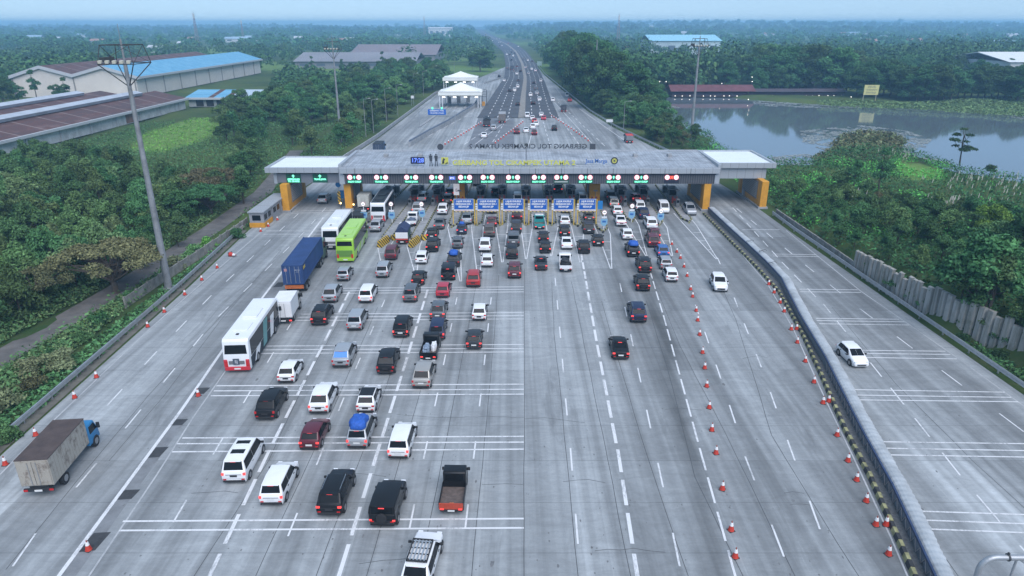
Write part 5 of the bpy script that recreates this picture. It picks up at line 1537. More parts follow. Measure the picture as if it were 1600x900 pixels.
for i, (a, b) in enumerate(ISL):
    A, B = G(*a), G(*b)
    root = thing('toll_island', f'raised toll island with black and yellow kerb, {IN[i]} from the tree side', 'traffic island', (A[0], A[1], 0), -math.atan((B[0] - A[0]) / (B[1] - A[1])), 'toll islands')
    L = math.dist(A, B)
    w = .78
    mb = MB()
    mb.prism([(-w + .1, 2.2), (0, .25), (w - .1, 2.2), (w - .1, L), (-w + .1, L)], 'z', 0, .22)
    mb.obj('slab', slabm, root)
    mb = MB(); k = 0
    outline = [(w, L), (w, 2.2), (0, 0), (-w, 2.2), (-w, L)]
    for (p, d) in walk([(q[0], q[1], 0) for q in outline], .6):
        nn = Vector((-d.y, d.x, 0)) * .1
        q = p + d * .58
        mb.hexa([(v.x, v.y, 0) for v in (p + nn, q + nn, q - nn, p - nn)], [(v.x, v.y, .3) for v in (p + nn, q + nn, q - nn, p - nn)], k % 2); k += 1
    mb.obj('kerb', [yel, blk], root)
    # crash cushion at the nose
    rz = root.rotation_euler.z
    def W(yy, xx=0): return (A[0] - math.sin(rz) * yy + math.cos(rz) * xx, A[1] + math.cos(rz) * yy + math.sin(rz) * xx, .22)
    # booth
    Yb = 128.5 + (i % 3) * .4
    yb = (Yb - A[1])
    bt_ = thing('toll_booth', f'dark grey glazed toll booth on the {IN[i]} island from the tree side', 'toll booth', W(yb), rz, 'toll booths')
    m_ = MB(); m_.box(-.72, .72, 0, 2.4, 0, 1.0); m_.obj('cabin', boothm, bt_, .03)
    m_ = MB(); m_.box(-.69, .69, .04, 2.36, 1.0, 2.05); m_.obj('window', glass, bt_)
    for sx in (-.7, .7):
        for yy in (.02, 2.38):
            m_ = MB(); m_.box(sx - .05, sx + .05, yy - .05, yy + .05, 1.0, 2.1); m_.obj('frame', boothm, bt_)
    m_ = MB(); m_.box(-.9, .9, -.25, 2.65, 2.1, 2.28); m_.obj('roof', broof, bt_, .03)
    m_ = MB(); m_.box(-.45, .45, .6, 1.4, 2.28, 2.62); m_.obj('air_conditioner', mat('ac_grey', (.36, .37, .38), .6), bt_, .03)
    # red steel guard in front of the booth
    g_ = thing('crash_guard', f'dark red steel guard before the booth on the {IN[i]} island from the tree side', 'bollard', W(yb - 2.2), rz, 'red guards before the booths')
    for sx in (-.4, .4):
        m_ = MB(); m_.box(sx - .14, sx + .14, 0, .28, 0, 1.25); m_.obj('post', redp, g_, .02)
    m_ = MB(); m_.box(-.26, .26, .06, .22, .5, .9); m_.obj('crossbar', redp, g_)
    # card reader cabinet
    c_ = thing('reader_cabinet', f'grey card reader cabinet with pole on the {IN[i]} island from the tree side', 'card reader', W(yb - 5.2), rz, 'card readers')
    m_ = MB(); m_.box(-.3, .3, 0, .7, 0, 1.5); m_.obj('cabinet', boothm, c_, .03)
    m_ = MB(); m_.box(-.24, .24, -.02, .0, .8, 1.3); m_.obj('screen', glass, c_)
    m_ = MB(); m_.tube((0, 1.2, 0), (0, 1.2, 2.7), .05, 6); m_.box(-.35, .35, 1.1, 1.3, 2.7, 2.95); m_.obj('camera_pole', boothm, c_)
    # exit traffic light pole behind booth
    if i % 1 == 0:
        e_ = thing('signal_pole', f'dark exit signal pole behind the booth on the {IN[i]} island from the tree side', 'signal', W(yb + 6), rz, 'exit signals')
        m_ = MB(); m_.tube((0, 0, 0), (0, 0, 2.5), .07, 6); m_.obj('pole', plast, e_)
        m_ = MB(); m_.box(-.4, .4, -.12, .12, 2.2, 3.0); m_.obj('lamp_box', plast, e_, .03)
        m_ = MB(); m_.box(-.6, .6, .5, 1.5, 0, 1.3); m_.obj('control_box', boothm, e_, .03)
# striped nose barriers on two islands
hazm = mat('hazard_stripes', (.6, .42, .03), .6)
n = NT(hazm); xyz = n.sep()
hz_s = n.math('LESS_THAN', n.math('FRACT', n.math('MULTIPLY', n.math('ADD', n.math('ADD', xyz[1], xyz[0]), xyz[2]), 1.6)), .45)
n.link(n.mix(hz_s, (.55, .36, .03), (.03, .03, .032)), n.b.inputs['Base Color'])
for (x, y, lab) in ((600, 381, 'yellow and black striped barrier block at the island nose beside the green bus'), (648, 381, 'yellow and black striped barrier block at the island nose next to the small tarp truck')):
    X, Y = G(x, y)
    s = thing('striped_barrier', lab, 'barrier', (X, Y - .4, 0), R(-14), 'striped nose barriers')
    mb = MB(); mb.prism([(-.42, 0), (.42, 0), (.22, 1.05), (-.22, 1.05)], 'y', -1.6, 1.6); mb.obj('block', hazm, s, .03)
    mb = MB(); mb.prism([(-.42, 0), (.42, 0), (.22, .8), (-.22, .8)], 'y', -1.0, 1.0); o = mb.obj('block', hazm, s, .03, loc=(.9, 3.2, 0), rot=R(-40))
# overhead blue signs
sblue = mat('sign_blue', (.012, .11, .46), .45, var=.06, vscale=2)
swhite = mat('sign_white', (.72, .74, .76), .5)
OS = [(709, 740, 3), (746, 779, 4), (786, 818, 5), (828, 855, 6), (865, 896, 7), (904.5, 931, 8)]
OSN = ['first', 'second', 'third', 'fourth', 'fifth', 'sixth']
sgY = 112.0
for i, (x0, x1, k) in enumerate(OS):
    zc = 2.0
    xa, xb = XAT(x0, sgY, 3.3), XAT(x1, sgY, 3.3)
    root = thing('overhead_lane_sign', f'blue overhead lane sign on yellow posts, {OSN[i]} of six counting from the buses', 'sign', ((xa + xb) / 2, sgY, 0), 0, 'blue overhead lane signs')
    w = (xb - xa) / 2
    mb = MB(); mb.box(-w, w, 0, .12, 2.75, 4.55); p = mb.obj('sign_panel', sblue, root, .02)
    mb = MB()
    for (xa_, xb_, za, zb) in ((-w, w, 4.46, 4.55), (-w, -w + .09, 2.75, 4.45), (w - .09, w, 2.75, 4.45)): mb.box(xa_, xb_, -.02, .0, za, zb)
    mb.obj('border', mat('sign_border', (.45, .52, .60), .5), p)
    mb = MB(); mb.box(-w, w, -.02, .10, 2.44, 2.74); mb.obj('white_bar', swhite, root)
    text('bar_lettering', 'TINGGI MAKS 2,1 M', .2, mat('red_sign', (.55, .03, .06), .6), (0, -.03, 2.59), root, depth=.005, fit=w * 1.7)
    mb = MB(); mb.box(-w, w, .0, .1, 2.28, 2.43); mb.obj('hazard_bar', hazm, root)
    for kk, (l, f_) in enumerate((('LAJUR KHUSUS', 1.5), ('KENDARAAN GOL I', 1.6), ('SEDAN JIP', 1.05))): text('lettering', l, .40, swhite, (0, -.02, 4.12 - kk * .46), root, depth=.012, bold=.022, fit=w * f_)
    for sx in (-1, 1):
        mb = MB(); mb.box(sx * (w + .16) - .08, sx * (w + .16) + .08, -.04, .12, 0, 4.45 if sx > 0 else 4.3); mb.obj('post', mat('post_yellow', (.60, .40, .06), .6, var=.15), root, .02)
    mb = MB(); mb.box(-w - .05, w + .05, .13, .22, 4.3, 4.42); mb.obj('top_beam', mat('post_yellow', (.60, .40, .06), .6, var=.15), root)
    # white plates beside the sign
    mb = MB(); 
    for z_ in (2.7, 3.1, 3.5): mb.box(-w - .34, -w - .02, -.10, -.065, z_, z_ + .28)
    mb.obj('side_plates', swhite, root) if False else mb.obj('side_plate', swhite, root)
# arrow signposts at the other islands
cyan = mat('pale_blue_panel', (.22, .42, .58), .5)
for (xh, yh, xb, yb, where) in ((575, 327, 570, 350, 'between the white coach and the black roofed coach'), (620, 327, 613, 350, 'beside the silver minivan near the striped block'), (664, 327, 660, 347, 'beside the white pickup near the booths'), (946, 340, 943, 361, 'at the island past the sixth blue sign'), (981, 330, 986, 349, 'between the two lake side queues'), (1025, 338, 1031, 352, 'beside the white van facing the camera')):
    X, Y = G(xb, yb)
    ztop = min(4.2, max(2.9, ZAT(yh - 12, Y)))
    s = thing('lane_signpost', f'pale blue lane signpost with white disc {where}', 'signpost', (X, Y, .2), 0, 'keep lane signposts')
    mb = MB(); mb.tube((0, 0, 0), (0, 0, ztop - .2), .07, 8); mb.obj('post', swhite, s)
    mb = MB(); mb.prism([(-.55, 1.9), (-.55, 1.1), (-.2, .7), (.2, .7), (.55, 1.1), (.55, 1.9)], 'y', -.12, -.07); mb.obj('arrow_panel', cyan, s)
    mb = MB(); mb.box(-.3, .3, -.14, -.121, 1.3, 1.6); mb.obj('panel_mark', blu, s)
    mb = MB(); mb.box(-.42, .42, -.12, -.07, 2.0, 2.3); mb.obj('plate', swhite, s)
    mb = MB(); mb.prism([(.4 * math.cos(a), ztop - .6 + .4 * math.sin(a)) for a in np.linspace(0, 2 * math.pi, 20, endpoint=False)], 'y', -.12, -.07); d = mb.obj('disc', mat('disc_rim', (.5, .25, .25), .5), s)
    mb = MB(); mb.prism([(.32 * math.cos(a), ztop - .6 + .32 * math.sin(a)) for a in np.linspace(0, 2 * math.pi, 20, endpoint=False)], 'y', -.135, -.121); mb.obj('disc_face', mat('sign_face_lit', (.8, .8, .8), .5, emit=(1, 1, 1), estr=.25), d)
    mb = MB(); mb.box(-.2, .2, -.15, -.136, ztop - .66, ztop - .54); mb.obj('disc_bar', dkl, d)
# white pixel board near the inner column, blue lane panels
X, Y = G(714, 322)
s = thing('display_board', 'bright white display board on a post before the inner amber column', 'display board', (X, Y, 0))
mb = MB(); mb.box(-.55, .55, 0, .2, 2.1, 4.5); mb.obj('screen', mat('board_white', (.85, .8, .82), .4, emit=(1, .93, .96), estr=.12), s, .02)
mb = MB(); mb.tube((0, .1, 0), (0, .1, 2.1), .1, 8); mb.obj('post', steel, s)
text('lettering', 'E', .8, mat('led_red_dim', (.4, .15, .15), .5), (0, -.02, 3.0), s, depth=.01)
for (x, y, lab) in ((536, 322, 'plain blue panel on a pole beside the tree side amber column'), (937, 340, 'plain blue panel on a pole past the sixth overhead sign')):
    X, Y = G(x, y)
    s = thing('blue_panel_sign', lab, 'sign', (X, Y, 0))
    mb = MB(); mb.box(-.42, .42, 0, .08, 1.5, 3.0); mb.obj('panel', mat('panel_blue', (.02, .20, .50), .5), s)
    mb = MB(); mb.tube((0, .12, 0), (0, .12, 2.9), .06, 8); mb.obj('post', steel, s)
X, Y = G(531.5, 324)
s = thing('keep_lane_sign', 'round blue arrow sign over a yellow and black post by the tree side column', 'sign', (X, Y, 0))
mb = MB(); mb.prism([(.5 * math.cos(a), 4.3 + .5 * math.sin(a)) for a in np.linspace(0, 2 * math.pi, 20, endpoint=False)], 'y', 0, .06); mb.obj('disc', mat('panel_blue', (.02, .20, .50), .5), s)
mb = MB(); mb.tube((0, .1, 0), (0, .1, 4.3), .06, 8); mb.obj('pole', steel, s)
mb = MB(); mb.box(-.28, .28, -.03, .05, .7, 3.0); mb.obj('striped_board', hazm, s)
# amber beacon lamps
for (x, y, lab) in ((533, 318, 'amber beacon lamp on the striped post by the tree side column'), (553, 320, 'amber beacon lamp at the island nose before the cream truck')):
    X, Y = G(x, y, .9)
    s = thing('beacon_lamp', lab, 'lamp', (X, Y - .3, 0))
    mb = MB(); mb.tube((0, 0, 0), (0, 0, .9), .06, 8); mb.obj('post', plast, s)
    mb = MB(); mb.lathe([(.08, 0), (.16, .08), (.14, .24), (.05, .3)], 10, c=(0, 0, .9)); mb.obj('lens', mat('beacon_amber', (.9, .5, .15), .4, emit=(1, .62, .25), estr=2), s)

# ================================================================ ROADSIDE KIOSK
X, Y = G(402, 356); 
s = thing('roadside_kiosk', 'row of grey flat roofed kiosks with amber base by the tree side lanes', 'kiosk', (X, Y, 0), R(0))
for k in range(3):
    y0 = k * 4.6 + .2
    m_ = MB(); m_.box(-1.2, 1.2, y0, y0 + 4.0, .8 if k == 0 else 0.0, 2.5); cb = m_.obj('cabin', mat('kiosk_grey', (.27, .28, .30), .7, var=.15), s, .03)
    m_ = MB(); m_.box(-1.35, 1.35, y0 - .2, y0 + 4.2, 2.5, 2.72); m_.obj('roof', mat('kiosk_roof', (.30, .32, .34), .7, var=.2), cb, .03)
    for q in range(2):
        m_ = MB(); m_.box(1.202, 1.23, y0 + .4 + q * 1.9, y0 + 1.7 + q * 1.9, 1.2, 2.1); m_.obj('window', glass, cb)
    m_ = MB(); m_.box(-.7, .7, y0 - .02, y0 - .002, 1.2, 2.1); m_.obj('window', glass, cb)
m_ = MB(); m_.box(-1.28, 1.28, .1, 4.3, 0, .8); m_.obj('plinth', amber, s, .03)
X, Y = G(439, 330)
s = thing('concrete_block', 'pale concrete block at the foot of the outer amber column', 'concrete block', (X - 1.0, Y - 1, 0)); m_ = MB(); m_.box(-.6, .6, -.6, .6, 0, 1.3); m_.obj('block', grey_conc, s, .04)
X, Y = G(1173, 311)
s = thing('utility_cabinet', 'pale utility cabinet beside the lake side outer column', 'cabinet', (X - .6, Y + 2, 0)); m_ = MB(); m_.box(-.5, .5, -.4, .4, 0, 1.7); m_.obj('cabinet_box', mat('cabinet_grey', (.42, .43, .44), .6), s, .04); m_ = MB(); m_.box(-.42, .42, -.42, -.402, .2, 1.5); m_.obj('cabinet_door', mat('cabinet_door', (.36, .37, .38), .6), s)

# ================================================================ MASTS AND POLES
mastm = mat('mast_steel', (.27, .28, .29), .6, .3, var=.35, vscale=.7)
dsteel = mat('dark_steel', (.06, .065, .07), .6, .3)
def high_mast(x, y, ytop, label, r0=.42, r1=.16, head=True):
    X, Y = G(x, y)
    Hh = ZAT(ytop, Y)
    s = thing('light_mast', label, 'light mast', (X, Y, 0), 0, 'tall light masts')
    m_ = MB(); m_.lathe([(r0 * 1.8, 0), (r0 * 1.8, .3), (r0, .32)] + [(r0 + (r1 - r0) * k / 6, .32 + (Hh - .32) * k / 6) for k in range(1, 7)], 12); m_.obj('pole', mastm, s, smooth=False)
    if head:
        k = 1.0
        m_ = MB()
        a = 2.0
        zc = Hh - .2
        C4 = [(-a, -a), (a, -a), (a, a), (-a, a)]
        for (p, q) in zip(C4, C4[1:] + C4[:1]):
            m_.tube((p[0], p[1], zc), (q[0], q[1], zc), .05, 5); m_.tube((p[0] * .8, p[1] * .8, zc + 2.0), (q[0] * .8, q[1] * .8, zc + 2.0), .05, 5)
            m_.tube((p[0], p[1], zc), (p[0] * .8, p[1] * .8, zc + 2.0), .05, 5); m_.tube((p[0], p[1], zc), (q[0] * .8, q[1] * .8, zc + 2), .035, 4)
            m_.tube((p[0], p[1], zc), (0, 0, zc - 2.6), .06, 5); m_.tube((p[0], p[1], zc), (0, 0, zc + .2), .04, 5)
        m_.obj('crown_frame', dsteel, s)
        m_ = MB(); m_.tube((0, 0, zc), (0, 0, zc + 2.6), .12, 8); m_.tube((0, 0, zc + 2.6), (0, 0, zc + 4.2), .03, 5); m_.obj('lightning_rod', mastm, s)
        for q in range(5):
            m_ = MB(); m_.prism([(-.16, -.05), (.16, .1), (.2, .32), (-.16, .28)], 'x', -.2, .2); m_.obj('floodlight', mat('lamp_head', (.5, .48, .40), .5), s, .03, loc=(-1.6 + q * .8, -a - .15, zc + .1))
        for q in range(3):
            m_ = MB(); m_.box(-.3, .3, -.12, .12, -.25, .3); m_.obj('floodlight', dsteel, s, .03, loc=(-1.9, -1 + q * .9, zc + .4))
    return s
high_mast(264, 452, 96, 'tall weathered light mast with square cage head beside the panel wall, nearest the camera', .46, .2)
high_mast(533, 222, 76, 'tall slim light mast rising from the forest beyond the kiosks', .40, .16)
high_mast(1079, 220, 71, 'tall pale light mast at the lake shore beyond the gate', .48, .22)
high_mast(903, 148, 62, 'slim pale light mast in the roadside woods, shorter one of a pair', .34, .2, head=False)
high_mast(929, 160, 62, 'slim pale light mast in the roadside woods, taller one of a pair', .34, .2, head=False)
def street_lamp(x, y, hgt, label):
    X, Y = G(x, y)
    s = thing('street_lamp', label, 'street lamp', (X, Y, 0), 0, 'slim street lamps along the forest edge')
    m_ = MB(); m_.tube((0, 0, 0), (0, 0, hgt), .11, 8, .06); m_.obj('pole', mastm, s)
    m_ = MB(); m_.tube((0, 0, hgt), (1.6, 0, hgt + .3), .05, 6); m_.obj('arm', mastm, s)
    m_ = MB(); m_.box(1.4, 2.1, -.15, .15, hgt + .2, hgt + .36); m_.obj('lamp_head', mat('lamp_grey', (.4, .41, .42), .5), s, .03)
for k, (x, y, h_) in enumerate(((572, 214, 11), (584, 208, 10), (604, 190, 11), (622, 182, 11), (648, 155, 11), (662, 150, 11), (678, 138, 11), (710, 112, 10), (739, 112, 10), (974, 205, 9))):
    street_lamp(x, y, h_, f'slim grey street lamp at the forest edge, {IN[k]} counting outward from the gate' if k < 9 else 'slim grey street lamp on the lake side shoulder')
# small blue and white sign boards
for (x, y, zt, w, h_, m, lab, nm) in ((952, 198, 2.4, 2.2, .9, swhite, 'white sign board lying along the shoulder guardrail by the lake trees', 'sign_board'), (843, 108, 5.5, 3.6, 3.0, mat('sign_pale_green', (.30, .42, .40), .5), 'pale green road sign on a post beside the far highway', 'road_sign'), (645, 165, 4.0, 1.2, 1.1, swhite, 'small white roadside panel at the forest edge', 'sign_board')):
    X, Y = G(x, y)
    s = thing(nm, lab, 'sign', (X, Y, 0))
    m_ = MB(); m_.box(-w / 2, w / 2, -.05, .05, zt - h_, zt); m_.obj('panel', m, s)
    for sx in (-.35, .35):
        m_ = MB(); m_.tube((sx * w, .1, 0), (sx * w, .1, zt - .1), .07, 6); m_.obj('post', steel, s)

# near steel gantry in the bottom corner
gp = mat('gantry_pipe', (.40, .42, .44), .45, .5, var=.1, vscale=2)
gX, gY, gH = 24.1, 27.6, 6.5
s = thing('pipe_gantry', 'grey steel pipe gantry standing by the median closest to the camera', 'gantry', (gX, gY, 0))
pts = [Vector((0, 0, 0)), Vector((0, 0, gH - .75))]
for k in range(1, 9):
    a = math.pi / 2 * k / 8
    pts.append(Vector((.75 - .75 * math.cos(a), 0, gH - .75 + .75 * math.sin(a))))
pts.append(Vector((17, -.2, gH)))
m_ = MB()
for a_, b_ in zip(pts, pts[1:]):
    e_ = (b_ - a_).normalized() * .02
    m_.tube(a_ - e_, b_ + e_, .15, 14, cap=False)
m_.obj('main_pipe', gp, s, smooth=True)
m_ = MB(); m_.tube((.05, 0, gH - 1.35), (17, -.2, gH - 1.35), .105, 12); m_.obj('lower_chord', gp, s, smooth=True)
for k in range(9):
    x0 = 1.75 + k * 1.8
    m_ = MB(); m_.tube((x0, 0, gH - 1.35), (x0 + .02, 0, gH), .06, 8); m_.obj('strut', gp, s)
    m_ = MB(); m_.tube((x0 + .05, 0, gH - .05), (x0 + 1.75, 0, gH - 1.3), .045, 8); m_.obj('brace', gp, s)
    m_ = MB(); m_.tube((x0 - .5, 0, gH), (x0 - .42, 0, gH), .2, 12); m_.obj('clamp', dsteel, s)
    m_ = MB(); m_.box(x0 - .52, x0 - .44, -.05, .05, gH + .15, gH + .3); m_.obj('bolt', dsteel, s)

# ================================================================ SIDE TOLL WITH WHITE TENTS
tent_m = mat('tent_white', (.78, .79, .74), .7, var=.04, vscale=.2)
lampt = mat('tent_lamp', (.9, .9, .9), .4, emit=(1, 1, .95), estr=1.6)
def tent(x0, x1, y, zeave, zpeak, depth, label):
    root = thing('toll_canopy', label, 'canopy', ((x0 + x1) / 2, y, 0), 0, 'white tent canopies over the side toll')
    w = (x1 - x0) / 2
    NXs, NYs = 20, 8
    mb = MB(); vs = []
    for j in range(NYs + 1):
        for i in range(NXs + 1):
            u_, v_ = -1 + 2 * i / NXs, -1 + 2 * j / NYs
            r = max(abs(u_), abs(v_) * .9)
            z = zeave + (zpeak - zeave) * (1 - r) ** 1.25
            vs.append((u_ * w, v_ * depth / 2, z))
    N1 = NXs + 1
    mb.add(vs, [(j * N1 + i, j * N1 + i + 1, (j + 1) * N1 + i + 1, (j + 1) * N1 + i) for j in range(NYs) for i in range(NXs)])
    mb.obj('tent_roof', tent_m, root, fixn=False, smooth=True)
    mb = MB()
    for (a, b) in (((-w, -depth / 2), (w, -depth / 2)), ((w, -depth / 2), (w, depth / 2)), ((w, depth / 2), (-w, depth / 2)), ((-w, depth / 2), (-w, -depth / 2))):
        mb.quad((a[0], a[1], zeave - 1.3), (b[0], b[1], zeave - 1.3), (b[0], b[1], zeave), (a[0], a[1], zeave))
    mb.obj('valance', tent_m, root, fixn=False)
    for sx in (-1, 1):
        for sy in (-1, 1):
            for o_ in (0, 1.1):
                m_ = MB(); m_.tube((sx * (w - .5 - o_), sy * (depth / 2 - .5), 0), (sx * (w - .5 - o_), sy * (depth / 2 - .5), zeave), .16, 8); m_.obj('post', swhite, root)
    mb = MB(); mb.box(-w + .3, w - .3, -depth / 2 + .3, -depth / 2 + .6, zeave - 1.6, zeave - 1.2); mb.obj('front_truss', mat('truss_olive', (.25, .24, .15), .7), root)
    for k in range(4):
        for q in (-.35, .35):
            m_ = MB(); m_.lathe([(.1, 0), (.28, .1), (.25, .3)], 8, c=(-w * .75 + k * w * .5 + q, -depth / 2 + .2, zeave - 2.1)); m_.obj('lamp', lampt, root)
tY1, tY2 = 285.0, 345.0
tent(XAT(685, tY1, 6), XAT(753, tY1, 6), tY1 + 5, ZAT(143.5, tY1), ZAT(128, tY1 + 5), 13, 'white peaked tent canopy over the side toll, closer one of two')
tent(XAT(692, tY2, 6), XAT(746, tY2, 6), tY2 + 5, ZAT(121.5, tY2), ZAT(111, tY2 + 5), 13, 'white peaked tent canopy over the side toll, farther one of two')
# gantry sign on the ramp
gx0, gx1 = G(655, 198), G(711, 184)
Yg = 226.0
xa, xb = XAT(655, Yg, 4), XAT(711, Yg, 4)
s = thing('ramp_gantry', 'thin gantry over the side toll ramp carrying a blue sign', 'gantry', ((xa + xb) / 2, Yg, 0)); w = (xb - xa) / 2
for sx in (-1, 1):
    m_ = MB(); m_.tube((sx * w, 0, 0), (sx * w, 0, 5.6), .12, 8); m_.obj('post', steel, s)
m_ = MB(); m_.box(-w, w, -.08, .08, 4.2, 4.4); m_.box(-w, w, -.08, .08, 5.5, 5.65); m_.obj('beam', steel, s)
m_ = MB(); m_.box(-2.9, 2.9, -.2, -.1, 4.4, 6.1); m_.obj('sign_panel', sblue, s)
text('lettering', 'GERBANG TOL', .62, swhite, (0, -.22, 5.65), s, depth=.01, bold=.02, fit=4.6); text('lettering', 'CIKAMPEK UTAMA', .5, swhite, (0, -.22, 4.9), s, depth=.01, bold=.02, fit=4.6)
for sx in (-1.4, 1.6):
    m_ = MB(); m_.box(sx - .3, sx + .3, -.2, -.1, 6.1, 6.8); m_.obj('signal', mat('signal_green', (.1, .6, .4), .4, emit=(.2, 1, .6), estr=.3), s)
# side toll booth islands
for k, (x, y, lab) in enumerate(((700, 165, 'closest to the trees'), (715, 164, 'in the middle'), (730, 163, 'closest to the highway'))):
    X, Y = G(x, y)
    s = thing('side_booth', f'slim dark booth on a narrow island under the white tents, {lab}', 'toll booth', (X, Y + 6, 0), 0, 'booths under the white tents')
    m_ = MB(); m_.box(-.5, .5, -22, 8, 0, .25); m_.obj('island', slabm, s)
    m_ = MB(); m_.box(-.7, .7, 0, 2.5, .25, 2.8); m_.obj('cabin', boothm, s, .03)
    m_ = MB(); m_.tube((0, -4, .25), (0, -4, 4.2), .15, 8); m_.box(-.4, .4, -4.3, -4.0, 3.2, 4.6); m_.obj('signal_post', mat('post_pale', (.38, .37, .36), .6), s)
X, Y = G(655, 199); s = thing('ramp_kerb', 'low kerb nose dividing the side toll ramp lanes', 'kerb', (X, Y, 0)); m_ = MB(); m_.prism([(-.4, 0), (.4, 0), (3.2, 34), (2.4, 34)], 'z', 0, .3); m_.obj('kerb_slab', grey_conc, s)
X, Y = G(757, 165); s = thing('steel_gantry', 'tall steel sign frame seen from behind at the side toll corner', 'gantry', (X, Y, 0))
m_ = MB()
for sx in (-.9, .9): m_.tube((sx, 0, 0), (sx, 0, 6.4), .12, 8)
for zz in (3.6, 4.6, 5.5, 6.4): m_.tube((-.9, 0, zz), (.9, 0, zz), .08, 6)
m_.obj('frame', dsteel, s)
m_ = MB(); m_.box(-1.0, .2, -.4, .4, 0, 1.6); m_.obj('amber_guard', amber, s)

# ================================================================ CONES
cone_o = mat('cone_orange', (.52, .045, .025), .55, var=.08)
cone_w = mat('cone_white', (.78, .78, .78), .5)
cm = MB(); cm.box(-.22, .22, -.22, .22, 0, .05); cbase = cm.mesh('base', blk, .02)
cm = MB(); cm.lathe([(.22, .05), (.20, .10), (.075, .62), (.06, .66)], 12); cbody = cm.mesh('body', cone_o)
cm = MB(); cm.lathe([(.128, .42), (.131, .43), (.084, .66), (.075, .67)], 12); ccol = cm.mesh('collar', cone_w)
cm = MB(); cm.lathe([(.055, .66), (.04, .80)], 10); ctip = cm.mesh('tip', mat('cone_tip', (.28, .09, .07), .6))
def cone(X, Y, label, group, tilt=None, small=False, sc=1.0):
    r = thing('traffic_cone', label, 'traffic cone', (X, Y, 0), rnd.uniform(0, 1.5), group)
    r.scale = (sc,) * 3
    if small:
        put('body', cbody, r); put('collar', ccol, r)
    else:
        put('base', cbase, r); put('body', cbody, r); put('collar', ccol, r); put('tip', ctip, r)
    if tilt: r.rotation_euler = (R(85), 0, R(tilt)); r.location.z = .25
    return r
CN = IN + ['fourteenth', 'fifteenth', 'sixteenth', 'seventeenth', 'eighteenth', 'nineteenth', 'twentieth', 'twenty first', 'twenty second', 'twenty third', 'twenty fourth']
LC = [(8.7, 726.4), (56, 680.6), (117, 622), (151, 590), (231, 511), (257, 488), (289, 461), (315.5, 438), (339.5, 419), (407.5, 362), (419.5, 354), (433.6, 344)]
for k, (x, y) in enumerate(LC): cone(*G(x, y), f'orange cone along the tree side guardrail, {CN[k]} counting from the box truck end', 'cones along the tree side guardrail')
c_ = cone(*G(360, 400), 'orange cone knocked over beside the tree side guardrail', 'cones along the tree side guardrail', tilt=60, sc=1.7)
for x, y, lab in ((310, 618.8, 'orange cone standing on a tar patch behind the white and black coach'), (138.8, 859.7, 'orange cone standing on the tar patch closest to the camera')): cone(*G(x, y), lab, 'cones on the drain strip')
RC = [(1148.5, 871), (1142, 829), (1128.5, 765), (1118.5, 709), (1112, 673), (1108, 638), (1104, 604.5), (1101, 576), (1097.5, 552), (1093, 524), (1090, 501.6), (1087.6, 486.4), (1082, 464.4), (1079, 453), (1073.4, 432), (1068.6, 417.6), (1063, 404), (1057.4, 394.4), (1049.6, 382.4)]
for k, (x, y) in enumerate(RC): cone(*G(x, y), f'orange cone in the long row crossing the plaza, {CN[k]} from the camera end', 'cones in the long row')
BC = [(1388, 867), (1368, 821), (1353, 784), (1338, 751), (1324.5, 721), (1307.5, 681), (1285.5, 630.5), (1271.5, 598), (1258, 565.5), (1245.5, 536), (1236, 515.5), (1225, 487.6), (1218.6, 473.6), (1209.4, 458), (1201, 445)]
for k, (x, y) in enumerate(BC): cone(*G(x, y), f'orange cone along the striped kerb, {CN[k]} from the camera end', 'cones along the striped kerb')
for x, y, lab in ((1384, 821, 'orange cone leaning against the striped kerb close to the camera'), (1294.5, 628, 'orange cone pressed against the striped kerb halfway along the barrier'), (1244.5, 515, 'orange cone pressed against the striped kerb at the barrier bend')): cone(*G(x, y), lab, 'cones against the kerb blocks')
FR = [([(690, 229), (720, 212), (751, 193)], 14, 'row slanting past the black tarp truck'), ([(774, 224), (800, 205), (819.5, 189)], 13, 'row slanting toward the median end'), ([(862, 182), (890, 200), (924, 224)], 15, 'row along the shoulder lane')]
for pts, nn_, nm in FR:
    P = GP(pts); tl = sum(math.dist(a, b) for a, b in zip(P, P[1:]))
    for k, (p, d) in enumerate(walk([(q[0], q[1], 0) for q in P], tl / nn_)):
        cone(p.x, p.y, f'small orange cone in the {nm}, {CN[k]} from the gate', 'cone rows beyond the gate', small=True, sc=1.15)

# ================================================================ WAREHOUSES AND FAR BUILDINGS
ww = mat('warehouse_wall', (.66, .61, .56), .9, var=.1, vscale=.08)
wtrim = mat('warehouse_trim', (.46, .48, .50), .8, var=.1)
rblue = mat('blue_sheet_roof', (.12, .34, .52), .6)
n = NT(rblue); xyz = n.sep()
st_ = n.noise(n.mapping((.05, .3, 1)), 1.0, 5, .6)
sm2 = n.math('LESS_THAN', n.math('FRACT', n.math('DIVIDE', xyz[1], 9.0)), .035)
n.link(n.mix(n.math('MULTIPLY', sm2, .5), n.mix(n.rng(st_, .35, .65, 0, 1), (.10, .31, .48), (.17, .40, .56)), (.03, .08, .14)), n.b.inputs['Base Color'])
rrust = mat('rusty_sheet_roof', (.10, .05, .045), .85)
n = NT(rrust); xyz = n.sep()
st_ = n.noise(n.mapping((.35, .05, 1)), 1.0, 6, .7); bl_ = n.noise(n.mapping((.12, .12, 1)), 1.0, 6, .75)
sm2 = n.math('LESS_THAN', n.math('FRACT', n.math('DIVIDE', xyz[1], 11.0)), .05)
cc = n.mix(n.rng(st_, .35, .65, 0, 1), (.115, .05, .042), (.075, .05, .05)); cc = n.mix(n.rng(bl_, .52, .7, 0, .75), cc, (.19, .12, .11))
n.link(n.mix(n.math('MULTIPLY', sm2, .7), cc, (.30, .25, .24)), n.b.inputs['Base Color'])
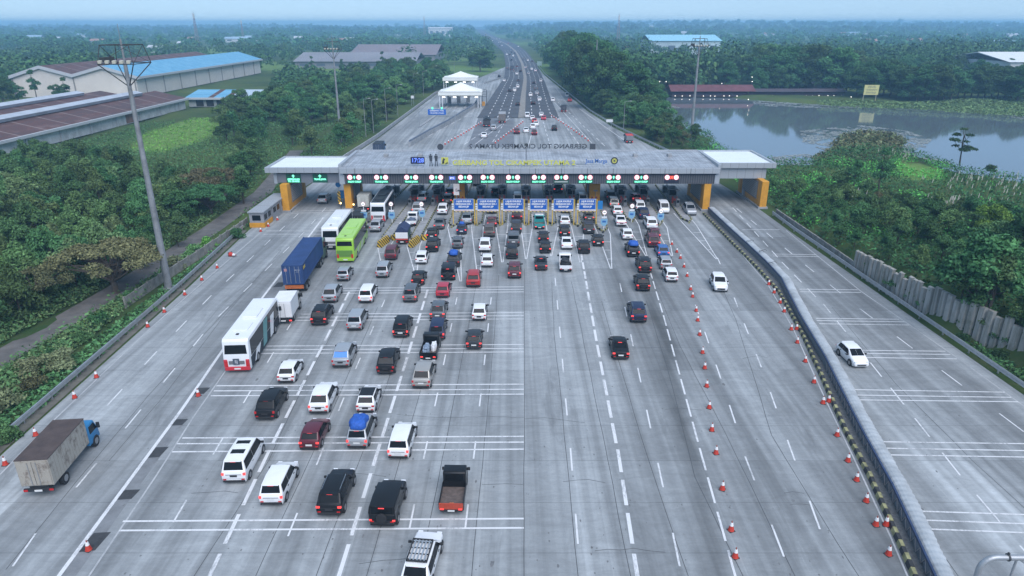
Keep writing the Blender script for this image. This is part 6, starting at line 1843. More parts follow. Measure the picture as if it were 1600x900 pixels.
# big two-bay warehouse with blue near slope
BX0, BX1, BY0, BY1, ez = -230.0, -172.8, 327.0, 492.0, 9.0
mid = (BX0 + BX1) / 2
s = thing('warehouse', 'big cream warehouse with a blue near roof slope and rusty roof behind', 'warehouse', (mid, BY0, 0))
rz_ = 13.5
prof = [(BX0, 0), (BX1, 0), (BX1, ez)] + [((BX1 + mid) / 2, rz_), (mid, ez + .6), ((BX0 + mid) / 2, rz_), (BX0, ez)]
mb = MB(s.location); mb.prism(prof, 'y', BY0, BY1); mb.obj('wall', ww, s)
def slope(nm, m, xa, za, xb, zb, y0, y1, t=.35):
    mb = MB(s.location); mb.hexa([(xa, y0, za), (xb, y0, zb), (xb, y1, zb), (xa, y1, za)], [(xa, y0, za + t), (xb, y0, zb + t), (xb, y1, zb + t), (xa, y1, za + t)]); return mb.obj(nm, m, s)
slope('blue_roof', rblue, (BX1 + mid) / 2, rz_, BX1 + 1.5, ez - .3, BY0 - .6, BY1 + 1)
slope('rusty_roof', rrust, mid, ez + .7, (BX1 + mid) / 2 - .02, rz_ + .02, BY0 - .6, BY1 + 1)
slope('rusty_roof', rrust, (BX0 + mid) / 2, rz_, mid - .02, ez + .7, BY0 - .6, BY1 + 1)
slope('rusty_roof', rrust, BX0 - 1.5, ez - .3, (BX0 + mid) / 2 - .02, rz_, BY0 - .6, BY1 + 1)
for (xa, za, xb, zb) in ((BX0 - 1.6, ez - .3, (BX0 + mid) / 2, rz_), ((BX0 + mid) / 2, rz_, mid, ez + .7), (mid, ez + .7, (BX1 + mid) / 2, rz_), ((BX1 + mid) / 2, rz_, BX1 + 1.6, ez - .3)):
    mb = MB(s.location); mb.hexa([(xa, BY0 - 1.0, za - .9), (xb, BY0 - 1.0, zb - .9), (xb, BY0 - .62, zb - .9), (xa, BY0 - .62, za - .9)], [(xa, BY0 - 1.0, za + .45), (xb, BY0 - 1.0, zb + .45), (xb, BY0 - .62, zb + .45), (xa, BY0 - .62, za + .45)]); mb.obj('gable_trim', wtrim, s)
mb = MB(s.location); mb.box(BX1 + 1.52, BX1 + 1.9, BY0 - .6, BY1 + 1, ez - .9, ez + .1); mb.obj('gutter', wtrim, s)
for k in range(9):
    yv = BY0 + 8 + k * 18
    mb = MB(s.location); mb.box(BX1 + .002, BX1 + .25, yv, yv + .45, 0, ez - .9); mb.obj('downpipe', mat('pipe_grey', (.26, .25, .24), .8), s)
for xx in (mid, BX0 + .6, BX1 - .6):
    mb = MB(s.location); mb.box(xx - .25, xx + .25, BY0 - .25, BY0 - .002, 0, ez); mb.obj('downpipe', mat('pipe_grey', (.26, .25, .24), .8), s)
# low rusty warehouse with raised ridge vents
s = thing('warehouse', 'low long warehouse with rusty roof and pale ridge strips by the thicket', 'warehouse', (-150, 150, 0))
LY0, LY1 = 120.0, 281.0
lw = mat('stained_wall', (.50, .51, .51), .9, var=.3, vscale=.35)
mb = MB(s.location); mb.prism([(-176, 0), (-130.6, 0), (-130.6, 3.9), (-142, 6.6), (-152, 4.3), (-164, 6.6), (-176, 4.0)], 'y', LY0, LY1); mb.obj('wall', lw, s)
ridge = wtrim
for (xa, za, xb, zb) in ((-142, 6.6, -129.8, 3.75), (-152, 4.4, -142.02, 6.6), (-164, 6.6, -152.02, 4.4), (-177, 3.8, -164.02, 6.6)):
    slope('rusty_roof', rrust, xa, za, xb, zb, LY0 - 1, LY1 + 1, .25)
for xr in (-142, -164):
    mb = MB(s.location); mb.prism([(xr - 2.2, 6.6), (xr + 2.2, 6.6), (xr + 2.6, 7.5), (xr, 8.2), (xr - 2.6, 7.5)], 'y', LY0, LY1 - 14); mb.obj('ridge_vent', mat('ridge_sheet', (.40, .44, .49), .7, var=.15, vscale=.2), s)
mb = MB(s.location); mb.box(-129.9, -129.2, LY0 - 1, LY1 + 1, 3.4, 4.15); mb.obj('gutter', wtrim, s)
for k in range(8):
    yv = 170 + k * 15
    mb = MB(s.location); mb.box(-130.55, -130.3, yv, yv + .4, 0, 3.4); mb.obj('downpipe', wtrim, s)
mb = MB(s.location); mb.box(-130.58, -130.52, 236, 242, .2, 3.4); mb.obj('door', mat('rust_door', (.22, .12, .085), .8, var=.4, vscale=.6), s)
# small blue roofed building
s = thing('workshop', 'small workshop with pale blue and maroon striped roof beside the big warehouse', 'workshop', (-118, 292, 0))
x0, x1 = XAT(297, 292, 3), XAT(402, 292, 3)
mb = MB(s.location); mb.box(x0 + 1, x1 - 1, 288, 300, 0, 3.4); mb.obj('wall', mat('workshop_wall', (.40, .42, .42), .8, var=.2, vscale=.3), s)
for k, (f0, f1, m) in enumerate(((0, .34, rblue), (.34, .42, rrust), (.42, .58, rblue), (.58, .66, rrust), (.66, 1, mat('pale_sheet', (.38, .48, .55), .7, var=.1)))):
    mb = MB(s.location); a, b = x0 + (x1 - x0) * f0, x0 + (x1 - x0) * f1
    mb.hexa([(a, 286.5, 3.3), (b, 286.5, 3.3), (b, 301, 5.4), (a, 301, 5.4)], [(a, 286.5, 3.6), (b, 286.5, 3.6), (b, 301, 5.7), (a, 301, 5.7)]); mb.obj('roof', m, s)
mb = MB(s.location); mb.box(x0 - .2, x1 + .2, 286.1, 286.45, 3.0, 3.8); mb.obj('gutter', wtrim, s)
for k in range(3):
    mb = MB(s.location); mb.box(x0 + 4 + k * 4.2, x0 + 7 + k * 4.2, 287.9, 287.99, .2, 2.6); mb.obj('door', mat('dark_opening', (.02, .022, .025), .8), s)
def shed(nm, x0p, x1p, yb, h, dep, wallm, rm, label, cat, peak=2.0, parts=True):
    xa, Y = G(x0p, yb); xb, _ = G(x1p, yb)
    s = thing(nm, label, cat, ((xa + xb) / 2, Y, 0))
    w = (xb - xa) / 2
    m_ = MB(); m_.box(-w, w, 0, dep, -1, h); m_.obj('wall', wallm, s)
    m_ = MB(); m_.prism([(-1.2, h), (dep / 2, h + peak), (dep + 1.2, h), (dep / 2, h + peak + .5)], 'x', -w - 1.5, w + 1.5); m_.obj('roof', rm, s)
    nwin = max(2, int(w / 6))
    for k in range(nwin):
        m_ = MB(); xx = -w + (k + .5) * 2 * w / nwin; m_.box(xx - w / nwin * .5, xx + w / nwin * .5, -.08, -.01, h * .35, h * .7); m_.obj('window', mat('far_window', (.10, .13, .17), .4), s)
    return s
greyroof = mat('dull_grey_roof', (.22, .22, .24), .8, var=.15, vscale=.03)
fw = mat('far_white_wall', (.60, .61, .62), .8, var=.1, vscale=.05)
shed('grey_shed', 462, 648, 107, 5, 60, greyroof, greyroof, 'wide low grey roofed shed beyond the forest, closer one', 'shed', 5)
shed('grey_shed', 548, 680, 97, 6, 90, greyroof, mat('dull_mauve_roof', (.20, .17, .18), .8, var=.15, vscale=.03), 'wide low mauve grey shed beyond the forest, farther one', 'shed', 7)
shed('white_building', 670, 706, 58, 20, 40, fw, fw, 'white multi storey building far beyond the side toll', 'building', 2)
shed('blue_hall', 1016, 1124, 88, 15, 60, mat('hall_wall', (.45, .55, .60), .7, var=.2, vscale=.06), mat('hall_roof', (.28, .55, .68), .6), 'long pale blue factory hall behind the lake trees', 'factory', 5)
shed('house', 980, 1005, 84, 4, 14, fw, mat('tile_red', (.35, .13, .08), .8), 'small white house with tiled roof beside the pale blue hall', 'house', 3)
shed('white_hall', 1572, 1660, 128, 11, 60, fw, mat('pale_roof', (.66, .68, .68), .7), 'bright white roofed hall beyond the lake trees', 'hall', 4)
shed('white_hall', 1520, 1572, 46.5, 20, 100, fw, fw, 'distant white hall on the skyline above the lake', 'hall', 3)
shed('brick_hall', 1360, 1430, 49.0, 10, 100, mat('brick_far', (.36, .22, .17), .8), mat('brick_roof', (.30, .20, .17), .8), 'distant reddish hall on the skyline above the lake', 'hall', 3)
shed('white_hall', 1446, 1516, 47.5, 12, 100, fw, mat('blue_pale_far', (.30, .44, .60), .7), 'distant pale blue roofed hall on the skyline above the lake', 'hall', 3)
for k, (xa, xb, y, h_) in enumerate(((104, 119, 68, 5), (142, 160, 70, 6), (176, 200, 71, 5), (278, 290, 74, 5), (294, 310, 66, 6), (352, 392, 66, 6), (20, 30, 60, 5), (560, 566, 52, 8), (600, 612, 50, 8), (232, 252, 82, 5), (620, 632, 55, 6), (1325, 1345, 56, 7), (1570, 1590, 58, 6), (60, 75, 56, 5))):
    shed('house', xa, xb, y, h_, 12, fw, mat('roof_pale_%d' % (k % 3), ((.5, .52, .54), (.35, .20, .15), (.30, .42, .52))[k % 3], .8), f'tiny pale house among distant trees, {CN[k]} counting from the big warehouse side', 'house', 2.5)
hr = random.Random(12)
hm_ = [mat('roof_pale_%d' % k, ((.5, .52, .54), (.35, .20, .15), (.30, .42, .52))[k], .8) for k in range(3)]
for k in range(46):
    yp = hr.choice((hr.uniform(46, 62), hr.uniform(52, 84)))
    xp = hr.choice((hr.uniform(5, 690), hr.uniform(990, 1590)))
    if 20 < xp < 440 and yp > 70 or (960 < xp < 1300 and yp > 60): continue
    X, Y = G(xp, yp); w_ = hr.uniform(5, 14); h_ = hr.uniform(4, 7)
    s = thing('house', 'tiny pale roofed house half hidden among the distant trees', 'house', (X, Y, float(height(X, Y))), hr.uniform(-.6, .6), 'distant houses among the trees')
    m_ = MB(); m_.box(-w_, w_, 0, 9, -1, h_); m_.obj('wall', fw, s)
    m_ = MB(); m_.prism([(-1, h_), (4.5, h_ + 3.2), (10, h_), (4.5, h_ + 3.6)], 'x', -w_ - 1, w_ + 1); m_.obj('roof', hm_[k % 3], s)
# lattice telecom towers
tw = mat('tower_steel', (.32, .24, .25), .7, .2)
for (x, y, yt, lab) in ((310, 74, 17, 'lattice telecom tower on the skyline beyond the big warehouse'), (381, 66, 30, 'slim short telecom mast on the skyline beyond the big warehouse'), (664, 62, 24, 'slim telecom mast on the skyline left of the highway end'.replace(' left of', ' near')), (965, 74, 20, 'thin telecom mast on the skyline above the roadside woods')):
    X, Y = G(x, y)
    Hh = ZAT(yt, Y)
    s = thing('telecom_tower', lab, 'tower', (X, Y, 0), 0, 'towers on the skyline')
    w0, w1 = Hh * .045, Hh * .012
    m_ = MB(); N = 10
    for k in range(N):
        a, b = w0 + (w1 - w0) * k / N, w0 + (w1 - w0) * (k + 1) / N
        z0_, z1_ = Hh * .92 * k / N, Hh * .92 * (k + 1) / N
        for (p, q) in (((1, 1), (1, -1)), ((1, -1), (-1, -1)), ((-1, -1), (-1, 1)), ((-1, 1), (1, 1))):
            m_.tube((p[0] * a, p[1] * a, z0_), (p[0] * b, p[1] * b, z1_), .22, 4); m_.tube((p[0] * a, p[1] * a, z0_), (q[0] * b, q[1] * b, z1_), .12, 4)
    m_.obj('lattice', tw, s)
    m_ = MB(); m_.tube((0, 0, Hh * .92), (0, 0, Hh), .2, 5); m_.obj('antenna', tw, s)
    for k in range(3):
        m_ = MB(); m_.box(-w1 * 2, w1 * 2, -w1 * 2, w1 * 2, Hh * (.80 + .05 * k), Hh * (.80 + .05 * k) + 1.6); m_.obj('panel', fw, s)

# ================================================================ LAKESIDE RESTAURANT AND BILLBOARD
redroof = mat('maroon_tile_roof', (.13, .045, .05), .8, var=.25, vscale=.3)
bulb = mat('warm_bulb', (1, .95, .85), .4, emit=(1, .93, .82), estr=1.3)
timber = mat('dark_timber', (.075, .05, .05), .8, var=.3, vscale=.5)
def pavilion(x0p, x1p, yb, dep, h, rm, label, pk=3.0):
    xa, Y = G(x0p, yb, -1.2); xb, _ = G(x1p, yb, -1.2)
    w = (xb - xa) / 2
    s = thing('lakeside_pavilion', label, 'pavilion', ((xa + xb) / 2, Y, -1.2))
    m_ = MB(); m_.box(-w, w, 0, dep, .5, .9); m_.obj('deck', timber, s)
    m_ = MB(); m_.prism([(-1, h), (dep / 2, h + pk), (dep + 1, h), (dep / 2, h + pk + .3)], 'x', -w - 1, w + 1); m_.obj('roof', rm, s)
    m_ = MB(); m_.box(-w, w, dep * .7, dep, .9, h); m_.obj('wall', mat('pavilion_wall', (.10, .07, .085), .8, var=.3, vscale=.3), s)
    nP = int(w / 2.2)
    for k in range(nP + 1):
        x = -w + 2 * w * k / nP
        p = MB(); p.tube((x, .2, -1.5), (x, .2, h + .3), .14, 6); p.obj('post', timber, s)
    m_ = MB(); m_.box(-w, w, .05, .12, 1.6, 1.75); m_.box(-w, w, .05, .12, 1.15, 1.25); m_.obj('railing', mat('railing_violet', (.13, .11, .17), .7), s)
    rr = random.Random(int(x0p))
    for k in range(int(w / 1.6)):
        x = -w + 2 * w * (k + rr.uniform(.3, .7)) / int(w / 1.6)
        b_ = MB(); b_.lathe([(.05, 0), (.17, .08), (.17, .22), (.05, .30)], 8, c=(x, -.3, .55 + rr.uniform(0, .2))); b_.obj('lamp', bulb, s)
    return s
pavilion(1050, 1176, 152.5, 11, 2.9, redroof, 'long maroon roofed restaurant pavilion with string lamps over the lake', 2.3)
pavilion(1178, 1318, 152, 8, 2.6, mat('dull_violet_roof', (.065, .05, .06), .8, var=.2, vscale=.3), 'low dark lakeside pavilion with string lamps beside the maroon roofed one', .8)
shed('grey_roofed_house', 1270, 1318, 143, 4, 16, mat('stone_dark', (.14, .13, .15), .8), mat('slate_roof', (.15, .155, .19), .8, var=.15), 'grey slate roofed house behind the lakeside pavilions', 'house', 5)
for k, (x, y) in enumerate(((1030, 128), (1040, 128), (1029, 145.5), (1039, 145.5), (1127, 131), (1173, 121), (1174, 128), (1170, 156), (1331, 152))):
    X, Y = G(x, y, 1.5 if y < 140 else 0)
    Y = min(Y, 345); X = XAT(x, Y, 2)
    zz = ZAT(y, Y)
    gz = -1.2
    s = thing('lamp_post', f'small glowing lamp post by the lakeside restaurant, {CN[k]} from the woods side', 'lamp post', (X, Y, gz), 0, 'lamp posts by the lakeside restaurant')
    m_ = MB(); m_.tube((0, 0, -1), (0, 0, max(.6, zz - gz)), .07, 6); m_.obj('pole', timber, s)
    m_ = MB(); m_.lathe([(.05, 0), (.16, .08), (.16, .24), (.05, .32)], 8, c=(0, 0, max(.6, zz - gz))); m_.obj('lamp', bulb, s)
# billboard standing on the far bank
X, Y = G(1358, 160, -.6)
s = thing('billboard', 'yellow billboard on two posts on the grassy lake bank', 'billboard', (X, Y, -.6))
m_ = MB(); m_.box(-3.2, 3.2, -.1, .1, 3.2, 7.4); m_.obj('panel', mat('billboard_yellow', (.55, .52, .22), .6, var=.12, vscale=.6), s)
for sx in (-2.9, 2.6):
    m_ = MB(); m_.box(sx - .12, sx + .12, .1, .3, -.5, 3.6); m_.obj('post', mat('billboard_post', (.35, .33, .22), .7), s)
for k, (l, f_) in enumerate((('DIJUAL', 3.6), ('TANAH', 4.6), ('STRATEGIS', 4.2))): text('lettering', l, .95, mat('billboard_ink', (.24, .25, .16), .7), (0, -.12, 6.6 - k * 1.25), s, depth=.01, bold=.03, fit=f_)
X, Y = G(1000, 130); Yb = 330; X = XAT(1000, Yb, 5)
s = thing('billboard', 'faded orange billboard standing among the trees at the woods edge', 'billboard', (X, Yb, 0))
z0_, z1_ = ZAT(118, Yb), ZAT(111, Yb)
m_ = MB(); m_.box(-2.3, 2.3, -.1, .1, z0_, z1_); m_.obj('panel', mat('billboard_orange', (.42, .33, .22), .7, var=.1), s)
for sx in (-1.8, 1.8):
    m_ = MB(); m_.box(sx - .12, sx + .12, .1, .3, 0, z0_ + .3); m_.obj('post', mat('billboard_post', (.35, .33, .22), .7), s)

# ================================================================ VEGETATION
npr = np.random.default_rng(11)
def cards(pts, out, size, spread=.9, up=.35, elong=1.5, droop=0.0):
    """one leaf-cluster face per point; returns verts (4n,3)"""
    n_ = len(pts)
    nrm = out + npr.normal(0, spread, (n_, 3)); nrm[:, 2] += up
    nrm /= np.linalg.norm(nrm, axis=1, keepdims=True) + 1e-9
    t = npr.normal(0, 1, (n_, 3)); t[:, 2] -= droop
    t -= (t * nrm).sum(1, keepdims=True) * nrm
    t /= np.linalg.norm(t, axis=1, keepdims=True) + 1e-9
    b = np.cross(nrm, t)
    s = (size * npr.uniform(.6, 1.35, n_))[:, None]
    a1 = t * s * elong * .5; b1 = b * s * .5
    bend = nrm * s * npr.uniform(-.15, .15, n_)[:, None]
    v = np.stack([pts - a1, pts - b1 * npr.uniform(.6, 1.2, (n_, 1)) + bend, pts + a1, pts + b1 * npr.uniform(.6, 1.2, (n_, 1)) + bend], 1)
    return v.reshape(-1, 3)
def quads_for(v): return np.arange(len(v)).reshape(-1, 4)
def clump_pts(centers, radii, per, flat=.8, shell=.55):
    P, Oo = [], []
    for c, r in zip(centers, radii):
        k = max(6, int(per * r * r))
        d = npr.normal(0, 1, (k, 3)); d /= np.linalg.norm(d, axis=1, keepdims=True)
        d[:, 2] = np.where(d[:, 2] < -.35, -d[:, 2] * .6, d[:, 2])
        rr = r * (shell + (1 - shell) * npr.uniform(0, 1, (k, 1)) ** .5) * npr.uniform(.85, 1.12, (k, 1))
        P.append(np.array(c) + d * rr * np.array([1, 1, flat])); Oo.append(d)
    return np.concatenate(P), np.concatenate(Oo)
bark = mat('bark', (.075, .062, .05), .95, var=.3, vscale=3)
def leafm(name, c, isl=.42): return mat(name, tuple(v * 2.0 for v in c), .85, spec=.12, island=isl, var=.28, vscale=.35)
LEAF = {'deep': leafm('leaf_deep', (.026, .060, .022)), 'mid': leafm('leaf_mid', (.040, .080, .030)), 'fresh': leafm('leaf_fresh', (.056, .100, .036)), 'olive': leafm('leaf_olive', (.062, .070, .034)), 'pale': leafm('leaf_pale', (.095, .115, .060)),
        'bronze': leafm('leaf_bronze', (.062, .058, .030)), 'grass': leafm('leaf_grass', (.066, .098, .040)), 'straw': leafm('leaf_straw', (.20, .185, .115)), 'plume': leafm('leaf_plume', (.17, .17, .15), .2), 'bright': leafm('leaf_bright', (.070, .165, .032))}
def trunk_mesh(h, r, limbs, seed):
    q = random.Random(seed)
    m_ = MB()
    p = Vector((0, 0, -.3)); pts = [p]
    for k in range(4):
        p = p + Vector((q.uniform(-.12, .12) * h * .25, q.uniform(-.12, .12) * h * .25, h / 4)); pts.append(p)
    for k in range(4): m_.tube(pts[k], pts[k + 1], r * (1 - .16 * k), 7, r * (1 - .16 * (k + 1)), cap=False)
    for (c, rr) in limbs:
        st_ = pts[q.choice((2, 3, 4))]
        md = st_.lerp(Vector(c), .5) + Vector((0, 0, -.12 * h * .3))
        m_.tube(st_, md, r * .45, 5, r * .3, cap=False); m_.tube(md, Vector(c), r * .3, 5, r * .1, cap=False)
    return m_.mesh('trunk', bark, fixn=False)
PROTO = {}
def tree_proto(key, kind, leaf, seed):
    q = random.Random(seed)
    C, Rr = [], []
    if kind == 'broad':
        H = 8.5
        for k in range(15):
            a, r = q.uniform(0, 6.28), q.uniform(.3, 2.7)
            C.append((r * math.cos(a), r * math.sin(a), q.uniform(3.6, 7.4) - r * .35)); Rr.append(q.uniform(.95, 1.75))
        C.append((0, 0, 7.2)); Rr.append(1.5)
        th, tr, size, per, fl = 4.2, .24, .30, 135, .8
    elif kind == 'umbrella':
        for k in range(34):
            a, r = q.uniform(0, 6.28), 5.6 * math.sqrt(q.uniform(.01, 1))
            C.append((r * math.cos(a), r * math.sin(a), 6.3 - r * r * .045 + q.uniform(-.5, .5))); Rr.append(q.uniform(.9, 1.5))
        th, tr, size, per, fl = 4.2, .42, .21, 200, .5
    elif kind == 'feather':                      # bamboo-like fountains
        for k in range(18):
            a, r = q.uniform(0, 6.28), q.uniform(.2, 2.6)
            C.append((r * math.cos(a), r * math.sin(a), 6.6 - r * 1.3 + q.uniform(-1.2, .7))); Rr.append(q.uniform(.6, 1.2))
        for k in range(8):
            a, r = q.uniform(0, 6.28), q.uniform(1.2, 2.6)
            C.append((r * math.cos(a), r * math.sin(a), q.uniform(1.2, 3.4))); Rr.append(q.uniform(.7, 1.2))
        th, tr, size, per, fl = 4.6, .14, .25, 190, 1.25
    elif kind == 'tall':
        for k in range(14):
            z = q.uniform(4, 11.5); r = q.uniform(0, 1.9) * (1.1 - abs(z - 7) / 8)
            a = q.uniform(0, 6.28)
            C.append((r * math.cos(a), r * math.sin(a), z)); Rr.append(q.uniform(.9, 1.6) * (1.15 - abs(z - 6.5) / 9))
        th, tr, size, per, fl = 7, .24, .31, 135, .9
    elif kind == 'shrub':
        for k in range(9):
            a, r = q.uniform(0, 6.28), q.uniform(0, 1.3)
            C.append((r * math.cos(a), r * math.sin(a), q.uniform(.5, 1.9) - r * .3)); Rr.append(q.uniform(.55, .95))
        th, tr, size, per, fl = 1.0, .09, .19, 300, .85
    elif kind == 'airy':                         # sparse crown in layers
        for k in range(15):
            a, r = q.uniform(0, 6.28), q.uniform(.4, 2.4)
            C.append((r * math.cos(a), r * math.sin(a), q.choice((3.4, 4.8, 6.1, 7.3)) + q.uniform(-.3, .3))); Rr.append(q.uniform(.5, 1.0))
        th, tr, size, per, fl = 6.4, .19, .24, 180, .5
    elif kind == 'canopy':
        for k in range(46):
            a, r = q.uniform(0, 6.28), 6.2 * math.sqrt(q.uniform(.01, 1))
            top = 15.5 - r * r * .13
            C.append((r * math.cos(a), r * math.sin(a), top - q.uniform(0, 1) ** 1.6 * 8.5)); Rr.append(q.uniform(1.4, 2.6))
        th, tr, size, per, fl = 9, .42, .44, 58, .8
    P_, O_ = clump_pts(C, Rr, per, fl)
    v = cards(P_, O_, size, droop=1.2 if kind == 'feather' else .2, elong=2.2 if kind == 'feather' else 1.5)
    crown = np_mesh('crown', v, quads_for(v), LEAF[leaf])
    tk = trunk_mesh(th, tr, list(zip(C, Rr))[:: (1 if kind == 'umbrella' else 2)], seed)
    PROTO[key] = (crown, tk)
for i, s_ in enumerate((1, 2, 3)): tree_proto('broad%d' % i, 'broad', 'mid', s_ + 10)
for i in range(2): tree_proto('feather%d' % i, 'feather', 'fresh', 30 + i)
for i in range(2): tree_proto('tall%d' % i, 'tall', 'deep', 40 + i)
for i in range(2): tree_proto('umbrella%d' % i, 'umbrella', 'olive', 50 + i)
for i in range(2): tree_proto('shrub%d' % i, 'shrub', 'mid', 60 + i)
for i in range(3): tree_proto('canopy%d' % i, 'canopy', 'deep', 80 + i)
tree_proto('airy0', 'airy', 'deep', 70)
def tree(key, x, y, s, label, group=None, name='tree', leaf=None, cat='tree', z=None, sq=1.0):
    z = float(height(x, y)) if z is None else z
    name = {'f': 'bamboo', 'u': 'rain_tree', 't': 'slender_tree', 'b': 'broadleaf_tree', 'a': 'layered_tree', 'c': 'canopy_tree', 's': 'shrub'}[key[0]]
    r = thing(name, label, cat, (x, y, z - .05), rnd.uniform(0, 6.28), group)
    r.scale = (s * rnd.uniform(.9, 1.1) * sq, s * rnd.uniform(.9, 1.1) * sq, s)
    cr, tk = PROTO[key]
    c = put('crown' if cat == 'tree' else 'foliage', cr, r, LEAF[leaf] if leaf else None)
    put('trunk' if cat == 'tree' else 'stem', tk, r)
    return r
lake_np = LAKE
def blocked(x, y):
    a = np.array([x]), np.array([y])
    if inside(lake_np, *a)[0]: return True
    if -177 - 6 < x < -126 and 110 < y < 286: return True
    if -134 < x < -104 and 284 < y < 303: return True
    if -236 < x < -166 and 320 < y < 500: return True
    lo = interp(y, [p[1] for p in LEFT_EDGE], [p[0] for p in LEFT_EDGE]); hi = interp(y, [p[1] for p in RIGHT_EDGE], [p[0] for p in RIGHT_EDGE])
    return lo - 1.5 < x < hi + 1.5 and y < 600
def PXX(x, y): return 800 + FPX * x / (y * CP + CAMH * SP)
def infield(x, y): return inside(FIELD1, np.array([x]), np.array([y]))[0] or inside(FIELD2, np.array([x]), np.array([y]))[0]
rt = random.Random(21)
def scatter(n_, x0, x1, y0, y1, gap, ok):
    out, tries = [], 0
    while len(out) < n_ and tries < n_ * 60:
        tries += 1
        x, y = rt.uniform(x0, x1), rt.uniform(y0, y1)
        if not ok(x, y): continue
        if any((x - a) ** 2 + (y - b) ** 2 < gap * gap for a, b in out[-400:]): continue
        out.append((x, y))
    return out
def frustum(x, y, m=1.08): return abs(x) < 800 / FPX * (y * CP + CAMH * SP) * m + 3
PX = lambda y: interp(y, [p[1] for p in PATH], [p[0] for p in PATH])
# left thicket between the service path and the warehouses
near = scatter(160, -118, -54, 56, 165, 4.4, lambda x, y: frustum(x, y, 1.15) and x < PX(y) - 5 and not blocked(x, y) and not infield(x, y) and not (y > 140 and 190 < PXX(x, y) < 365))
for (x, y) in near:
    f = rt.random()
    if y < 112 and f < .62 or f < .35:
        tree('feather%d' % rt.randrange(2), x, y, rt.uniform(.62, .95), 'feathery bright green bamboo like tree in the thicket beside the service path', 'trees of the thicket beside the service path', leaf=rt.choice(['fresh', 'fresh', 'mid', 'grass']))
    else:
        tree('broad%d' % rt.randrange(3), x, y, rt.uniform(.55, .85), 'rounded mid green tree in the thicket beside the service path', 'trees of the thicket beside the service path', leaf=rt.choice(['mid', 'mid', 'deep', 'fresh']))
# darker wood lining the plaza and ramp beyond the gate
belt = scatter(105, -110, -40, 118, 460, 5.6, lambda x, y: not blocked(x, y) and x < interp(y, [p[1] for p in LEFT_EDGE], [p[0] for p in LEFT_EDGE]) - 4 and x > interp(y, [118, 200, 300, 460], [-82, -105, -95, -75]) and abs(x - PX(y)) > 3.5 and not infield(x, y) and not (150 < y < 262 and 190 < PXX(x, y) < 350))
for (x, y) in belt:
    k = rt.choice(['broad0', 'broad1', 'broad2', 'tall0', 'feather1', 'feather0']) if y < 230 else rt.choice(['canopy0', 'canopy1', 'canopy2'])
    tree(k, x, y, rt.uniform(.72, 1.02) * (interp(y, [118, 190, 230], [.8, 1.0, 1.2]) if y < 230 else interp(y, [230, 460], [.62, .8])), 'dark green tree in the wood lining the ramp beyond the gate', 'trees of the wood along the ramp', leaf=rt.choice(['deep', 'mid', 'deep', 'fresh', 'mid']))
# individual left side trees
U1 = G(182, 462)
tree('umbrella0', U1[0] - .5, U1[1] + 1, .98, 'wide spreading bronze green tree over the service path with a dark forked trunk', leaf='bronze', sq=1.1)
tree('umbrella1', U1[0] - 7, U1[1] - 4, .72, 'smaller spreading bronze tree under the wide spreading one', leaf='olive')
tree('umbrella1', -57.5, 128, .95, 'spreading brownish tree beside the path end close to the outer amber column', leaf='bronze')
tree('umbrella0', -53.5, 118, .8, 'dark spreading tree directly behind the grey kiosks', leaf='deep')
tree('broad1', -51, 127, .8, 'dense dark tree touching the tree side wing of the gate', leaf='deep')
tree('broad0', -56, 112, .75, 'dense dark tree at the path bend behind the panel wall', leaf='deep')
for (x, y, s_, lf, lab) in ((60, 585, .95, 'pale', 'pale yellowish shrub beside the guardrail, upper one of a pair'), (105, 575, 1.05, 'pale', 'large pale yellowish shrub beside the guardrail above the orange cones'), (25, 640, 1.1, 'pale', 'pale yellowish shrub beside the guardrail, lower one of a pair'), (70, 608, .8, 'olive', 'small olive shrub between the pale shrubs by the guardrail'),
                     (285, 420, .9, 'pale', 'silvery green reed like shrub behind the panel wall beside the mast'), (310, 400, 1.0, 'fresh', 'fresh green shrub clump behind the panel wall'), (335, 388, .9, 'bright', 'bright green shrub clump behind the panel wall close to the kiosks'), (215, 468, .6, 'mid', 'low green shrub beside the mast foot'),
                     (170, 505, .7, 'deep', 'dark green shrub between path and guardrail, upper one'), (140, 535, .7, 'mid', 'mid green shrub between path and guardrail, middle one'), (95, 560, .6, 'deep', 'dark green shrub between path and guardrail, lower one'), (245, 485, .5, 'fresh', 'small fresh shrub beside the concrete footing of the mast'), (380, 372, .8, 'deep', 'dark shrub pressed to the panel wall beside the kiosks'), (20, 690, .8, 'mid', 'mid green shrub outside the guardrail at the picture edge')):
    X, Y = G(x, y)
    tree('shrub%d' % rt.randrange(2), X - .8, Y, s_, lab, 'shrubs along the tree side guardrail', 'shrub', lf, 'shrub')
for k, (x, yv) in enumerate(((-52.8, 84), (-51.5, 90), (-53.5, 95), (-51.2, 100), (-53, 105), (-54.4, 88))):
    tree('broad%d' % (k % 3), x, yv, rt.uniform(.42, .6), 'green tree leaning over the service path and hiding it', 'trees leaning over the service path', leaf=rt.choice(['mid', 'fresh', 'deep']))
# trees around the warehouses and far left
for k, (x, y) in enumerate(scatter(46, -260, -60, 290, 520, 9, lambda x, y: not blocked(x, y) and not infield(x, y) and frustum(x, y, 1.1) and not (205 < PXX(x, y) < 432 and y < 495))):
    tree(rt.choice(['broad0', 'broad1', 'tall0', 'broad2']), x, y, rt.uniform(.7, 1.1), 'hazy green tree among the warehouses and sheds beyond the thicket', 'trees around the warehouses', leaf=rt.choice(['deep', 'deep', 'mid']))
for k, (x, y) in enumerate(((6, 152), (14, 140), (22, 132), (96, 100), (112, 99), (128, 100), (2, 120))):
    X, Y = G(x, y + 14)
    tree('broad%d' % (k % 3), X, Y, 1.3, 'dark rounded tree behind the gable of the big warehouse', 'dark trees behind the warehouse', leaf='deep')
